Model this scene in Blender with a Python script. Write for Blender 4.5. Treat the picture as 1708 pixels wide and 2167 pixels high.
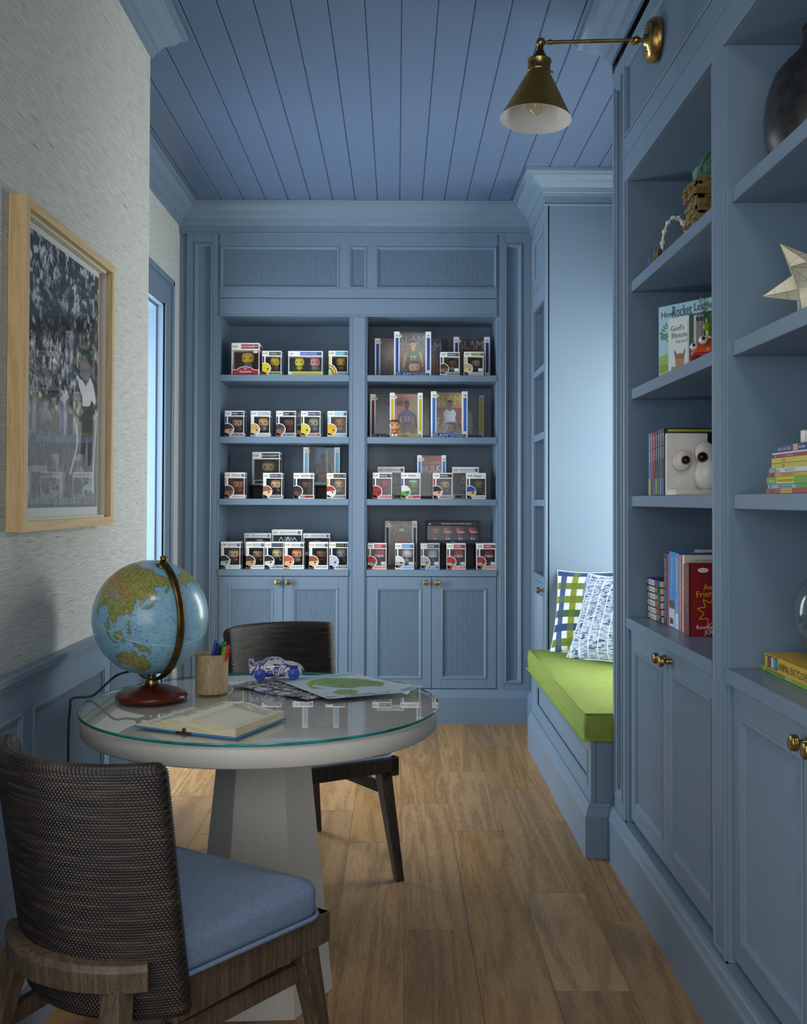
import bpy, bmesh, math, random
import numpy as np
from mathutils import Matrix, Vector
random.seed(7)
PI = math.pi
for o in list(bpy.data.objects): bpy.data.objects.remove(o)
S = bpy.context.scene
C = S.collection
# ------------------------------------------------------------------ camera
F_PX, PCX, PCY, HC = 2147.0, 841.12, 1019.35, 1.28
cam = bpy.data.cameras.new('camera'); co = bpy.data.objects.new('camera', cam); C.objects.link(co)
cam.sensor_fit = 'VERTICAL'; cam.sensor_height = 36.0; cam.lens = F_PX / 2167 * 36
cam.shift_x = (854 - PCX) / 2167; cam.shift_y = (PCY - 1083.5) / 2167
cam.clip_start = 0.05; cam.clip_end = 100
PITCH, ROLL = .018, .003
co.matrix_world = (Matrix.Translation((0, 0, HC)) @ Matrix.Rotation(PI / 2 + PITCH, 4, 'X') @ Matrix.Rotation(ROLL, 4, 'Z'))
S.camera = co
# ------------------------------------------------------------------ view
S.view_settings.view_transform = 'Standard'; S.view_settings.look = 'None'
S.view_settings.exposure = 0.0; S.view_settings.gamma = 1.0; S.view_settings.use_curve_mapping = False
# ------------------------------------------------------------------ world: overcast daylight sky
W = bpy.data.worlds.new('sky'); S.world = W; W.use_nodes = True
wb = W.node_tree.nodes['Background']; wb.inputs[0].default_value = (.80, .90, 1, 1); wb.inputs[1].default_value = 1.2
# ------------------------------------------------------------------ lights
def area(name, loc, rot, sx, sy, power, color, spread=180):
    l = bpy.data.lights.new(name, 'AREA'); l.shape = 'RECTANGLE'; l.size = sx; l.size_y = sy
    l.energy = power; l.color = color; l.spread = math.radians(spread)
    o = bpy.data.objects.new(name, l); C.objects.link(o); o.location = loc; o.rotation_euler = rot
    return o
# daylight through the window of the seat niche (faces -X), through the windows behind the camera (faces +Y)
# and through the doorway in the far left wall (faces +X)
area('daylight_niche_window', (1.62, 4.47, 1.42), (0, PI / 2 , 0), 1.5, 1.25, 72, (1, .965, .92))
area('daylight_front_window', (-.15, -1.52, 1.55), (PI / 2, 0, 0), 1.7, 1.9, 19, (1, .98, .95))
area('daylight_hall', (-1.85, 4.93, 1.35), (0, -PI / 2, 0), 1.9, 1.0, 90, (.80, .90, 1))
area('fill_light_left', (-.86, .75, 1.35), (0, -PI / 2, 0), 1.5, 1.1, 19, (.88, .95, 1))  # added fill to brighten the right bookcase faces, not a known window
area('ceiling_light_front', (0.1, .6, 2.94), (0, 0, 0), .5, .5, 14, (1, .88, .72))

# ================================================================== helpers
def s2l(c):
    c = c / 255.0
    return c / 12.92 if c <= .04045 else ((c + .055) / 1.055) ** 2.4
def hx(h):
    h = h.lstrip('#'); return tuple(s2l(int(h[i:i + 2], 16)) for i in (0, 2, 4)) + (1,)
def hx3(h):
    return np.array(hx(h)[:3])
_M = {}
def nodes(name):
    m = bpy.data.materials.new(name); m.use_nodes = True
    nt = m.node_tree; b = nt.nodes['Principled BSDF']
    return m, nt, b
def L(nt, a, b): nt.links.new(a, b)
def flat(h, rough=.5, metal=0, spec=.5, var=.04, coat=0, key=None):
    k = ('flat', h, rough, metal, spec, var, coat)
    if k in _M: return _M[k]
    m, nt, b = nodes('paint_' + h.strip('#'))
    col = hx(h)
    if var:
        n = nt.nodes.new('ShaderNodeTexNoise'); n.inputs['Scale'].default_value = 35
        tc = nt.nodes.new('ShaderNodeTexCoord'); L(nt, tc.outputs['Object'], n.inputs['Vector'])
        mx = nt.nodes.new('ShaderNodeMix'); mx.data_type = 'RGBA'
        mx.inputs[6].default_value = tuple(x * (1 - var) for x in col[:3]) + (1,)
        mx.inputs[7].default_value = tuple(min(1, x * (1 + var)) for x in col[:3]) + (1,)
        L(nt, n.outputs['Fac'], mx.inputs[0]); L(nt, mx.outputs[2], b.inputs['Base Color'])
    else:
        b.inputs['Base Color'].default_value = col
    b.inputs['Roughness'].default_value = rough; b.inputs['Metallic'].default_value = metal
    b.inputs['Specular IOR Level'].default_value = spec
    if coat: b.inputs['Coat Weight'].default_value = coat; b.inputs['Coat Roughness'].default_value = .08
    _M[k] = m; return m
def mat_wood(name, c1, c2, c3, axis='Y', scale=9, rough=.45, rnd=True, bump=.08, stretch=.07):
    m, nt, b = nodes(name); N = nt.nodes
    tc = N.new('ShaderNodeTexCoord'); oi = N.new('ShaderNodeObjectInfo')
    mp = N.new('ShaderNodeMapping')
    sc = {'X': (stretch, 1, 1), 'Y': (1, stretch, 1), 'Z': (1, 1, stretch)}[axis]
    mp.inputs['Scale'].default_value = sc
    L(nt, tc.outputs['Object'], mp.inputs['Vector'])
    add = N.new('ShaderNodeVectorMath'); add.operation = 'ADD'
    mul = N.new('ShaderNodeVectorMath'); mul.operation = 'SCALE'; mul.inputs['Scale'].default_value = 37.0
    cmb = N.new('ShaderNodeCombineXYZ'); 
    for i in range(3): L(nt, oi.outputs['Random'], cmb.inputs[i])
    L(nt, cmb.outputs[0], mul.inputs[0]); L(nt, mp.outputs[0], add.inputs[0]); L(nt, mul.outputs[0], add.inputs[1])
    n1 = N.new('ShaderNodeTexNoise'); n1.inputs['Scale'].default_value = scale; n1.inputs['Detail'].default_value = 4
    n1.inputs['Distortion'].default_value = .6
    L(nt, add.outputs[0], n1.inputs['Vector'])
    # cathedral figure : sine of the noise
    ma = N.new('ShaderNodeMath'); ma.operation = 'MULTIPLY'; ma.inputs[1].default_value = 60
    L(nt, n1.outputs['Fac'], ma.inputs[0]); sn = N.new('ShaderNodeMath'); sn.operation = 'SINE'; L(nt, ma.outputs[0], sn.inputs[0])
    n2 = N.new('ShaderNodeTexNoise'); n2.inputs['Scale'].default_value = scale * 60; n2.inputs['Detail'].default_value = 3
    L(nt, add.outputs[0], n2.inputs['Vector'])
    mm = N.new('ShaderNodeMath'); mm.operation = 'MULTIPLY_ADD'; mm.inputs[1].default_value = .085
    n3 = N.new('ShaderNodeMath'); n3.operation = 'MULTIPLY_ADD'; n3.inputs[1].default_value = .6; n3.inputs[2].default_value = .2; L(nt, n2.outputs['Fac'], n3.inputs[0])
    L(nt, sn.outputs[0], mm.inputs[0]); L(nt, n3.outputs[0], mm.inputs[2])
    cr = N.new('ShaderNodeValToRGB'); e = cr.color_ramp.elements
    e[0].position = .3; e[0].color = hx(c1); e[1].position = .72; e[1].color = hx(c3)
    k = cr.color_ramp.elements.new(.5); k.color = hx(c2)
    L(nt, mm.outputs[0], cr.inputs[0])
    hs = N.new('ShaderNodeHueSaturation'); L(nt, cr.outputs[0], hs.inputs['Color'])
    if rnd:
        mr = N.new('ShaderNodeMapRange'); mr.inputs[3].default_value = .80; mr.inputs[4].default_value = 1.16
        L(nt, oi.outputs['Random'], mr.inputs[0]); L(nt, mr.outputs[0], hs.inputs['Value'])
        m2 = N.new('ShaderNodeMath'); m2.operation = 'MULTIPLY'; m2.inputs[1].default_value = 7.77; L(nt, oi.outputs['Random'], m2.inputs[0])
        m3 = N.new('ShaderNodeMath'); m3.operation = 'FRACT'; L(nt, m2.outputs[0], m3.inputs[0])
        m4 = N.new('ShaderNodeMapRange'); m4.inputs[3].default_value = .92; m4.inputs[4].default_value = 1.06
        L(nt, m3.outputs[0], m4.inputs[0]); L(nt, m4.outputs[0], hs.inputs['Saturation'])
    L(nt, hs.outputs[0], b.inputs['Base Color'])
    bp = N.new('ShaderNodeBump'); bp.inputs['Strength'].default_value = bump; bp.inputs['Distance'].default_value = .002
    L(nt, n2.outputs['Fac'], bp.inputs['Height']); L(nt, bp.outputs[0], b.inputs['Normal'])
    b.inputs['Roughness'].default_value = rough
    return m
def mat_noise(name, c1, c2, scale, rough=.8, vec=(1, 1, 1), bump=.3, dist=.002, detail=4, coord='Object', lo=.35, hi=.65, spec=.5, metal=0):
    m, nt, b = nodes(name); N = nt.nodes
    tc = N.new('ShaderNodeTexCoord'); mp = N.new('ShaderNodeMapping'); mp.inputs['Scale'].default_value = vec
    L(nt, tc.outputs[coord], mp.inputs['Vector'])
    n = N.new('ShaderNodeTexNoise'); n.inputs['Scale'].default_value = scale; n.inputs['Detail'].default_value = detail
    L(nt, mp.outputs[0], n.inputs['Vector'])
    cr = N.new('ShaderNodeValToRGB'); e = cr.color_ramp.elements
    e[0].position = lo; e[0].color = hx(c1); e[1].position = hi; e[1].color = hx(c2)
    L(nt, n.outputs['Fac'], cr.inputs[0]); L(nt, cr.outputs[0], b.inputs['Base Color'])
    if bump:
        bp = N.new('ShaderNodeBump'); bp.inputs['Strength'].default_value = bump; bp.inputs['Distance'].default_value = dist
        L(nt, n.outputs['Fac'], bp.inputs['Height']); L(nt, bp.outputs[0], b.inputs['Normal'])
    b.inputs['Roughness'].default_value = rough; b.inputs['Specular IOR Level'].default_value = spec
    b.inputs['Metallic'].default_value = metal
    return m
def mat_glass(name, tint=(1, 1, 1, 1), fres=1.45, rough=.0, strength=1.0):
    m, nt, b = nodes(name); N = nt.nodes
    N.remove(b); out = N['Material Output']
    tr = N.new('ShaderNodeBsdfTransparent'); tr.inputs[0].default_value = tint
    gl = N.new('ShaderNodeBsdfGlossy'); gl.inputs['Roughness'].default_value = rough
    fr = N.new('ShaderNodeFresnel'); fr.inputs['IOR'].default_value = fres
    # same reflectance seen from either side of the pane
    gm = N.new('ShaderNodeNewGeometry'); 
    mx = N.new('ShaderNodeMixShader'); ml = N.new('ShaderNodeMath'); ml.operation = 'MULTIPLY'; ml.inputs[1].default_value = strength
    dt = N.new('ShaderNodeVectorMath'); dt.operation = 'DOT_PRODUCT'
    L(nt, gm.outputs['Normal'], dt.inputs[0]); L(nt, gm.outputs['Incoming'], dt.inputs[1])
    ab = N.new('ShaderNodeMath'); ab.operation = 'ABSOLUTE'; L(nt, dt.outputs['Value'], ab.inputs[0])
    om = N.new('ShaderNodeMath'); om.operation = 'SUBTRACT'; om.inputs[0].default_value = 1; L(nt, ab.outputs[0], om.inputs[1])
    pw = N.new('ShaderNodeMath'); pw.operation = 'POWER'; pw.inputs[1].default_value = 5; L(nt, om.outputs[0], pw.inputs[0])
    ma = N.new('ShaderNodeMath'); ma.operation = 'MULTIPLY_ADD'; ma.inputs[1].default_value = .93; ma.inputs[2].default_value = .05
    L(nt, pw.outputs[0], ma.inputs[0]); L(nt, ma.outputs[0], ml.inputs[0]); L(nt, ml.outputs[0], mx.inputs[0])
    N.remove(fr)
    L(nt, tr.outputs[0], mx.inputs[1]); L(nt, gl.outputs[0], mx.inputs[2]); L(nt, mx.outputs[0], out.inputs[0])
    return m
def mat_vcol(name, rough=.5, spec=.5, bump=0, coat=0):
    m, nt, b = nodes(name); N = nt.nodes
    a = N.new('ShaderNodeAttribute'); a.attribute_name = 'Col'; L(nt, a.outputs['Color'], b.inputs['Base Color'])
    b.inputs['Roughness'].default_value = rough; b.inputs['Specular IOR Level'].default_value = spec
    if coat: b.inputs['Coat Weight'].default_value = coat; b.inputs['Coat Roughness'].default_value = .1
    if bump:
        n = N.new('ShaderNodeTexNoise'); n.inputs['Scale'].default_value = 700
        tc = N.new('ShaderNodeTexCoord'); L(nt, tc.outputs['Object'], n.inputs['Vector'])
        bp = N.new('ShaderNodeBump'); bp.inputs['Strength'].default_value = bump; bp.inputs['Distance'].default_value = .001
        L(nt, n.outputs['Fac'], bp.inputs['Height']); L(nt, bp.outputs[0], b.inputs['Normal'])
    return m

_TXT = {}
def text_geo(s):
    if s in _TXT: return _TXT[s]
    cu = bpy.data.curves.new('t', 'FONT'); cu.body = s; cu.size = 1; cu.resolution_u = 2
    ob = bpy.data.objects.new('t', cu)
    me = bpy.data.meshes.new_from_object(ob)
    vs = [tuple(v.co) for v in me.vertices]; fs = [tuple(p.vertices) for p in me.polygons]
    bpy.data.objects.remove(ob); bpy.data.curves.remove(cu); bpy.data.meshes.remove(me)
    if vs:
        xs = [v[0] for v in vs]; ys = [v[1] for v in vs]
        bb = (min(xs), max(xs), min(ys), max(ys))
    else: bb = (0, 1, 0, 1)
    _TXT[s] = (vs, fs, bb); return _TXT[s]

def TM(o, u, v, n):
    """matrix whose columns are the plane axes u, v, n with origin o"""
    return Matrix(((u[0], v[0], n[0], o[0]), (u[1], v[1], n[1], o[1]), (u[2], v[2], n[2], o[2]), (0, 0, 0, 1)))
FRONT = lambda x, y, z: TM((x, y, z), (1, 0, 0), (0, 0, 1), (0, -1, 0))     # plane facing the camera (-Y)
class MB:
    def __init__(s): s.v = []; s.f = []; s.m = []; s.sm = []; s.mats = []
    def mi(s, m):
        if m not in s.mats: s.mats.append(m)
        return s.mats.index(m)
    def add(s, vs, fs, m, T=None, smooth=False):
        k = len(s.v); i = s.mi(m)
        if T is not None: vs = [tuple(T @ Vector(p)) for p in vs]
        s.v += [tuple(p) for p in vs]
        for f in fs: s.f.append(tuple(k + j for j in f)); s.m.append(i); s.sm.append(smooth)
        return s
    def box(s, x0, x1, y0, y1, z0, z1, m, T=None, c=0):
        if c <= 0:
            vs = [(x, y, z) for x in (x0, x1) for y in (y0, y1) for z in (z0, z1)]
            fs = [(0, 1, 3, 2), (4, 6, 7, 5), (0, 4, 5, 1), (2, 3, 7, 6), (0, 2, 6, 4), (1, 5, 7, 3)]
            return s.add(vs, fs, m, T)
        vs = []; idx = {}
        X = (x0, x1); Y = (y0, y1); Z = (z0, z1)
        for i in (0, 1):
            for j in (0, 1):
                for k in (0, 1):
                    sx, sy, sz = (c if i == 0 else -c), (c if j == 0 else -c), (c if k == 0 else -c)
                    for a, p in (('x', (X[i], Y[j] + sy, Z[k] + sz)), ('y', (X[i] + sx, Y[j], Z[k] + sz)), ('z', (X[i] + sx, Y[j] + sy, Z[k]))):
                        idx[i, j, k, a] = len(vs); vs.append(p)
        g = lambda *k: idx[k]
        fs = []
        for i in (0, 1): fs.append([g(i, 0, 0, 'x'), g(i, 1, 0, 'x'), g(i, 1, 1, 'x'), g(i, 0, 1, 'x')])
        for j in (0, 1): fs.append([g(0, j, 0, 'y'), g(1, j, 0, 'y'), g(1, j, 1, 'y'), g(0, j, 1, 'y')])
        for k in (0, 1): fs.append([g(0, 0, k, 'z'), g(1, 0, k, 'z'), g(1, 1, k, 'z'), g(0, 1, k, 'z')])
        for a in (0, 1):
            for b in (0, 1):
                fs.append([g(0, a, b, 'y'), g(1, a, b, 'y'), g(1, a, b, 'z'), g(0, a, b, 'z')])
                fs.append([g(a, 0, b, 'x'), g(a, 1, b, 'x'), g(a, 1, b, 'z'), g(a, 0, b, 'z')])
                fs.append([g(a, b, 0, 'x'), g(a, b, 1, 'x'), g(a, b, 1, 'y'), g(a, b, 0, 'y')])
        for i in (0, 1):
            for j in (0, 1):
                for k in (0, 1): fs.append([g(i, j, k, 'x'), g(i, j, k, 'y'), g(i, j, k, 'z')])
        return s.add(vs, fs, m, T)
    def rect(s, x0, x1, y0, y1, z, m, T=None): return s.add([(x0, y0, z), (x1, y0, z), (x1, y1, z), (x0, y1, z)], [(0, 1, 2, 3)], m, T)
    def poly(s, pts, z, m, T=None): return s.add([(p[0], p[1], z) for p in pts], [tuple(range(len(pts)))], m, T)
    def disc(s, cx, cy, rx, ry, z, m, T=None, n=20, a0=0, a1=2 * PI):
        return s.poly([(cx + rx * math.cos(a0 + (a1 - a0) * i / n), cy + ry * math.sin(a0 + (a1 - a0) * i / n)) for i in range(n + (a1 - a0 < 6.2))], z, m, T)
    def prism(s, pts, z0, z1, m, T=None, smooth=False):
        n = len(pts); vs = [(p[0], p[1], z0) for p in pts] + [(p[0], p[1], z1) for p in pts]
        s.add(vs, [tuple(range(n))[::-1], tuple(range(n, 2 * n))], m, T)
        s.add(vs, [(i, (i + 1) % n, n + (i + 1) % n, n + i) for i in range(n)], m, T, smooth)
        return s
    def lathe(s, prof, n, m, T=None, smooth=True, cx=0, cy=0, cap=True):
        vs = []; fs = []
        for r, z in prof:
            for i in range(n): a = 2 * PI * i / n; vs.append((cx + r * math.cos(a), cy + r * math.sin(a), z))
        for k in range(len(prof) - 1):
            for i in range(n): j = (i + 1) % n; fs.append((k * n + i, k * n + j, (k + 1) * n + j, (k + 1) * n + i))
        s.add(vs, fs, m, T, smooth)
        if cap:
            if prof[0][0] > 1e-6: s.add(vs[:n], [tuple(range(n))[::-1]], m, T)
            if prof[-1][0] > 1e-6: s.add(vs[-n:], [tuple(range(n))], m, T)
        return s
    def tube(s, pts, r, n, m, T=None, cap=True):
        pts = [Vector(p) for p in pts]; rs = r if isinstance(r, (list, tuple)) else [r] * len(pts)
        vs = []; fs = []; up = None
        for i, p in enumerate(pts):
            d = (pts[min(i + 1, len(pts) - 1)] - pts[max(i - 1, 0)]).normalized()
            if up is None: up = Vector((0, 0, 1)) if abs(d.z) < .9 else Vector((1, 0, 0))
            a = d.cross(up).normalized(); b = a.cross(d).normalized(); up = b
            for k in range(n): t = 2 * PI * k / n; vs.append(tuple(p + rs[i] * (math.cos(t) * a + math.sin(t) * b)))
        for i in range(len(pts) - 1):
            for k in range(n): j = (k + 1) % n; fs.append((i * n + k, i * n + j, (i + 1) * n + j, (i + 1) * n + k))
        s.add(vs, fs, m, T, True)
        if cap: s.add(vs[:n], [tuple(range(n))[::-1]], m, T); s.add(vs[-n:], [tuple(range(n))], m, T)
        return s
    def hull8(s, bot, top, m, T=None):
        """solid between two quads given as lists of four 3-D points"""
        n = len(bot)
        return s.add(list(bot) + list(top), [tuple(range(n))[::-1], tuple(range(n, 2 * n))] + [(i, (i + 1) % n, n + (i + 1) % n, n + i) for i in range(n)], m, T)
    def sell(s, c, r, m, T=None, e=2.0, nu=16, nv=10, v0=-1.0, v1=1.0):
        """super-ellipsoid; v0..v1 limits in latitude (-1..1)"""
        sg = lambda x, p: math.copysign(abs(x) ** p, x); p = 2.0 / e
        vs = []; fs = []
        for k in range(nv + 1):
            la = PI / 2 * (v0 + (v1 - v0) * k / nv)
            for i in range(nu):
                lo = 2 * PI * i / nu
                vs.append((c[0] + r[0] * sg(math.cos(la), p) * sg(math.cos(lo), p), c[1] + r[1] * sg(math.cos(la), p) * sg(math.sin(lo), p), c[2] + r[2] * sg(math.sin(la), p)))
        for k in range(nv):
            for i in range(nu): j = (i + 1) % nu; fs.append((k * nu + i, k * nu + j, (k + 1) * nu + j, (k + 1) * nu + i))
        return s.add(vs, fs, m, T, True)
    def text(s, st, x, y, h, m, T=None, z=.0006, w=None, align='l', rot=0, maxw=None):
        """lettering: h = height of the capitals, w = forced width"""
        vs, fs, bb = text_geo(st); k = h / .70; kx = k
        W_ = (bb[1] - bb[0]) * k
        if w: kx = k * w / max(W_, 1e-6); W_ = w
        elif maxw and W_ > maxw: kx = k * maxw / W_; W_ = maxw
        ox = {'l': 0, 'c': -W_ / 2, 'r': -W_}[align]
        ca, sa = math.cos(rot), math.sin(rot)
        out = []
        for p in vs:
            a = (p[0] - bb[0]) * kx + ox; b = p[1] * k
            out.append((x + a * ca - b * sa, y + a * sa + b * ca, z))
        return s.add(out, fs, m, T)
    def build(s, name, parent=None, recalc=True, bevel=0):
        me = bpy.data.meshes.new(name); me.from_pydata(s.v, [], s.f)
        for m in s.mats: me.materials.append(m)
        me.polygons.foreach_set('material_index', s.m); me.polygons.foreach_set('use_smooth', s.sm)
        if recalc:
            bm = bmesh.new(); bm.from_mesh(me); bmesh.ops.recalc_face_normals(bm, faces=bm.faces); bm.to_mesh(me); bm.free()
        me.update()
        o = bpy.data.objects.new(name, me); C.objects.link(o)
        if parent is not None: o.parent = parent
        if bevel:
            b = o.modifiers.new('b', 'BEVEL'); b.width = bevel; b.segments = 2; b.limit_method = 'ANGLE'
        return o
def rootobj(name, loc=(0, 0, 0), rz=0):
    o = bpy.data.objects.new(name, None); o.empty_display_size = .05; C.objects.link(o); o.location = loc; o.rotation_euler = (0, 0, rz); return o
def tag(o, label=None, cat=None, group=None, kind=None):
    if label: o['label'] = label
    if cat: o['category'] = cat
    if group: o['group'] = group
    if kind: o['kind'] = kind
    return o
def thing(name, label, cat, loc=(0, 0, 0), rz=0, group=None): return tag(rootobj(name, loc, rz), label, cat, group)
def struct(o): o['kind'] = 'structure'; return o
def sweep_segments(path, prof, m, names=None, out=1):
    """mitred moulding along a plan path; profile (out, z). One MB per segment"""
    P = [Vector(p) for p in path]; n = len(P)
    nr = []
    for i in range(n - 1): d = (P[i + 1] - P[i]).normalized(); nr.append(Vector((d.y, -d.x)) * out)
    off = []
    for i in range(n):
        if i == 0: off.append(nr[0])
        elif i == n - 1: off.append(nr[-1])
        else: a, b = nr[i - 1], nr[i]; off.append((a + b) / (1 + a.dot(b)))
    res = []
    for i in range(n - 1):
        mb = MB(); k = len(prof)
        vs = [(P[j].x + off[j].x * o_, P[j].y + off[j].y * o_, z) for j in (i, i + 1) for o_, z in prof]
        for q in range(k - 1): mb.add(vs, [(q, q + 1, k + q + 1, k + q)], m)
        mb.add(vs, [tuple(range(k)), tuple(range(k, 2 * k))], m)
        res.append(mb)
    return res
def frame_mould(mb, x0, x1, y0, y1, prof, m, T):
    """picture-frame moulding on a plane; profile (inset from the edge, height n)"""
    k = len(prof); vs = []
    for (cx, cy, sx, sy) in ((x0, y0, 1, 1), (x1, y0, -1, 1), (x1, y1, -1, -1), (x0, y1, 1, -1)):
        for a, h in prof: vs.append((cx + sx * a, cy + sy * a, h))
    fs = []
    for c in range(4):
        d = (c + 1) % 4
        for q in range(k - 1): fs.append((c * k + q, d * k + q, d * k + q + 1, c * k + q + 1))
    mb.add(vs, fs, m, T)
def reeds(mb, x0, x1, y0, y1, base, m, T, pitch=.0074, hgt=.0042):
    n = max(1, round((x1 - x0) / pitch)); p = (x1 - x0) / n
    sh = ((0, 0), (.10, .0), (.16, .55), (.34, .92), (.55, 1), (.76, .92), (.94, .55))
    xs = [(x0 + (i + a) * p, base + b * hgt) for i in range(n) for a, b in sh] + [(x1, base)]
    vs = [(x, y0, h) for x, h in xs] + [(x, y1, h) for x, h in xs]; k = len(xs)
    mb.add(vs, [(i, i + 1, k + i + 1, k + i) for i in range(k - 1)], m, T, False)
MOULD = ((0, 0), (0, .002), (.003, .004), (.006, .0035), (.008, .0005), (.0105, .0005), (.013, -.001), (.016, -.006), (.017, -.009))
def grid_obj(name, nu, nv, pos, colf, mat, parent=None, smooth=True, closeu=False):
    """painted mesh: pos(U,V)->(x,y,z) arrays, colf(U,V)->rgb arrays (linear), U,V in 0..1"""
    U, V = np.meshgrid(np.linspace(0, 1, nu + 1), np.linspace(0, 1, nv + 1))
    X, Y, Z = pos(U, V)
    co_ = np.stack([X, Y, Z], -1).reshape(-1, 3)
    i = np.arange(nu); j = np.arange(nv); I, J = np.meshgrid(i, j); a = (J * (nu + 1) + I).ravel()
    fs = np.stack([a, a + 1, a + nu + 2, a + nu + 1], -1)
    me = bpy.data.meshes.new(name)
    me.vertices.add(len(co_)); me.vertices.foreach_set('co', co_.ravel().astype(np.float32))
    me.loops.add(len(fs) * 4); me.loops.foreach_set('vertex_index', fs.ravel().astype(np.int32))
    me.polygons.add(len(fs)); me.polygons.foreach_set('loop_start', np.arange(len(fs), dtype=np.int32) * 4)
    me.polygons.foreach_set('loop_total', np.full(len(fs), 4, dtype=np.int32))
    me.update(); me.validate()
    me.polygons.foreach_set('use_smooth', np.full(len(fs), smooth))
    Uc = (I.ravel() + .5) / nu; Vc = (J.ravel() + .5) / nv
    col = colf(Uc, Vc); col = np.concatenate([col, np.ones((len(col), 1))], -1)
    ca = me.color_attributes.new('Col', 'FLOAT_COLOR', 'CORNER')
    ca.data.foreach_set('color', np.repeat(col, 4, axis=0).ravel().astype(np.float32))
    me.materials.append(mat)
    o = bpy.data.objects.new(name, me); C.objects.link(o)
    if parent is not None: o.parent = parent
    return o
_rng = np.random.RandomState(3)
_LAT = _rng.rand(256, 256)
def vnoise(x, y):
    xi = np.floor(x).astype(int); yi = np.floor(y).astype(int); fx = x - xi; fy = y - yi
    fx = fx * fx * (3 - 2 * fx); fy = fy * fy * (3 - 2 * fy); g = lambda a, b: _LAT[a % 256, b % 256]
    return (g(xi, yi) * (1 - fx) + g(xi + 1, yi) * fx) * (1 - fy) + (g(xi, yi + 1) * (1 - fx) + g(xi + 1, yi + 1) * fx) * fy
def fbm(x, y, o=4):
    r = 0; a = .5; t = 0
    for i in range(o): r = r + a * vnoise(x * 2 ** i + 17 * i, y * 2 ** i + 31 * i); t += a; a *= .55
    return r / t
def inpoly(x, y, pts):
    r = np.zeros(x.shape, bool); n = len(pts); j = n - 1
    for i in range(n):
        xi, yi = pts[i]; xj, yj = pts[j]
        c = ((yi > y) != (yj > y)) & (x < (xj - xi) * (y - yi) / ((yj - yi) if yj != yi else 1e-9) + xi)
        r ^= c; j = i
    return r

# ================================================================== materials
BLUE = None
def mat_blue(name='blue_cabinet_paint', col='#6F8498'):
    m, nt, b = nodes(name); N = nt.nodes
    b.inputs['Base Color'].default_value = hx(col); b.inputs['Roughness'].default_value = .33
    b.inputs['Specular IOR Level'].default_value = .5
    tc = N.new('ShaderNodeTexCoord'); n = N.new('ShaderNodeTexNoise'); n.inputs['Scale'].default_value = 160
    L(nt, tc.outputs['Object'], n.inputs['Vector'])
    bp = N.new('ShaderNodeBump'); bp.inputs['Strength'].default_value = .06; bp.inputs['Distance'].default_value = .001
    L(nt, n.outputs['Fac'], bp.inputs['Height']); L(nt, bp.outputs[0], b.inputs['Normal'])
    n2 = N.new('ShaderNodeTexNoise'); n2.inputs['Scale'].default_value = 4
    L(nt, tc.outputs['Object'], n2.inputs['Vector'])
    mr = N.new('ShaderNodeMapRange'); mr.inputs[3].default_value = .28; mr.inputs[4].default_value = .40
    L(nt, n2.outputs['Fac'], mr.inputs[0]); L(nt, mr.outputs[0], b.inputs['Roughness'])
    return m
BLUE = mat_blue()
BLUEC = mat_blue('blue_ceiling_paint', '#586B88')
PLANK = mat_wood('oak_floor', '#7C5A36', '#9E7848', '#B48E5C', 'Y', 5, .42)
DWOOD = mat_wood('dark_chair_wood', '#1B1512', '#33281F', '#4A3A2C', 'Z', 14, .42, rnd=False)
GWOOD = mat_wood('grey_brown_chair_wood', '#3B3026', '#594A3B', '#6E5D4B', 'Z', 16, .5, rnd=False)
OAKZ = mat_wood('pale_oak_upright', '#BD9C68', '#D6B986', '#E0C798', 'Z', 22, .5, rnd=False, stretch=.04)
OAKY = mat_wood('pale_oak_level', '#BD9C68', '#D6B986', '#E0C798', 'Y', 22, .5, rnd=False, stretch=.04)
CHERRY = mat_wood('cherry_globe_base', '#3E120A', '#571C10', '#6A2616', 'X', 10, .28, rnd=False, bump=.02)
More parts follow.
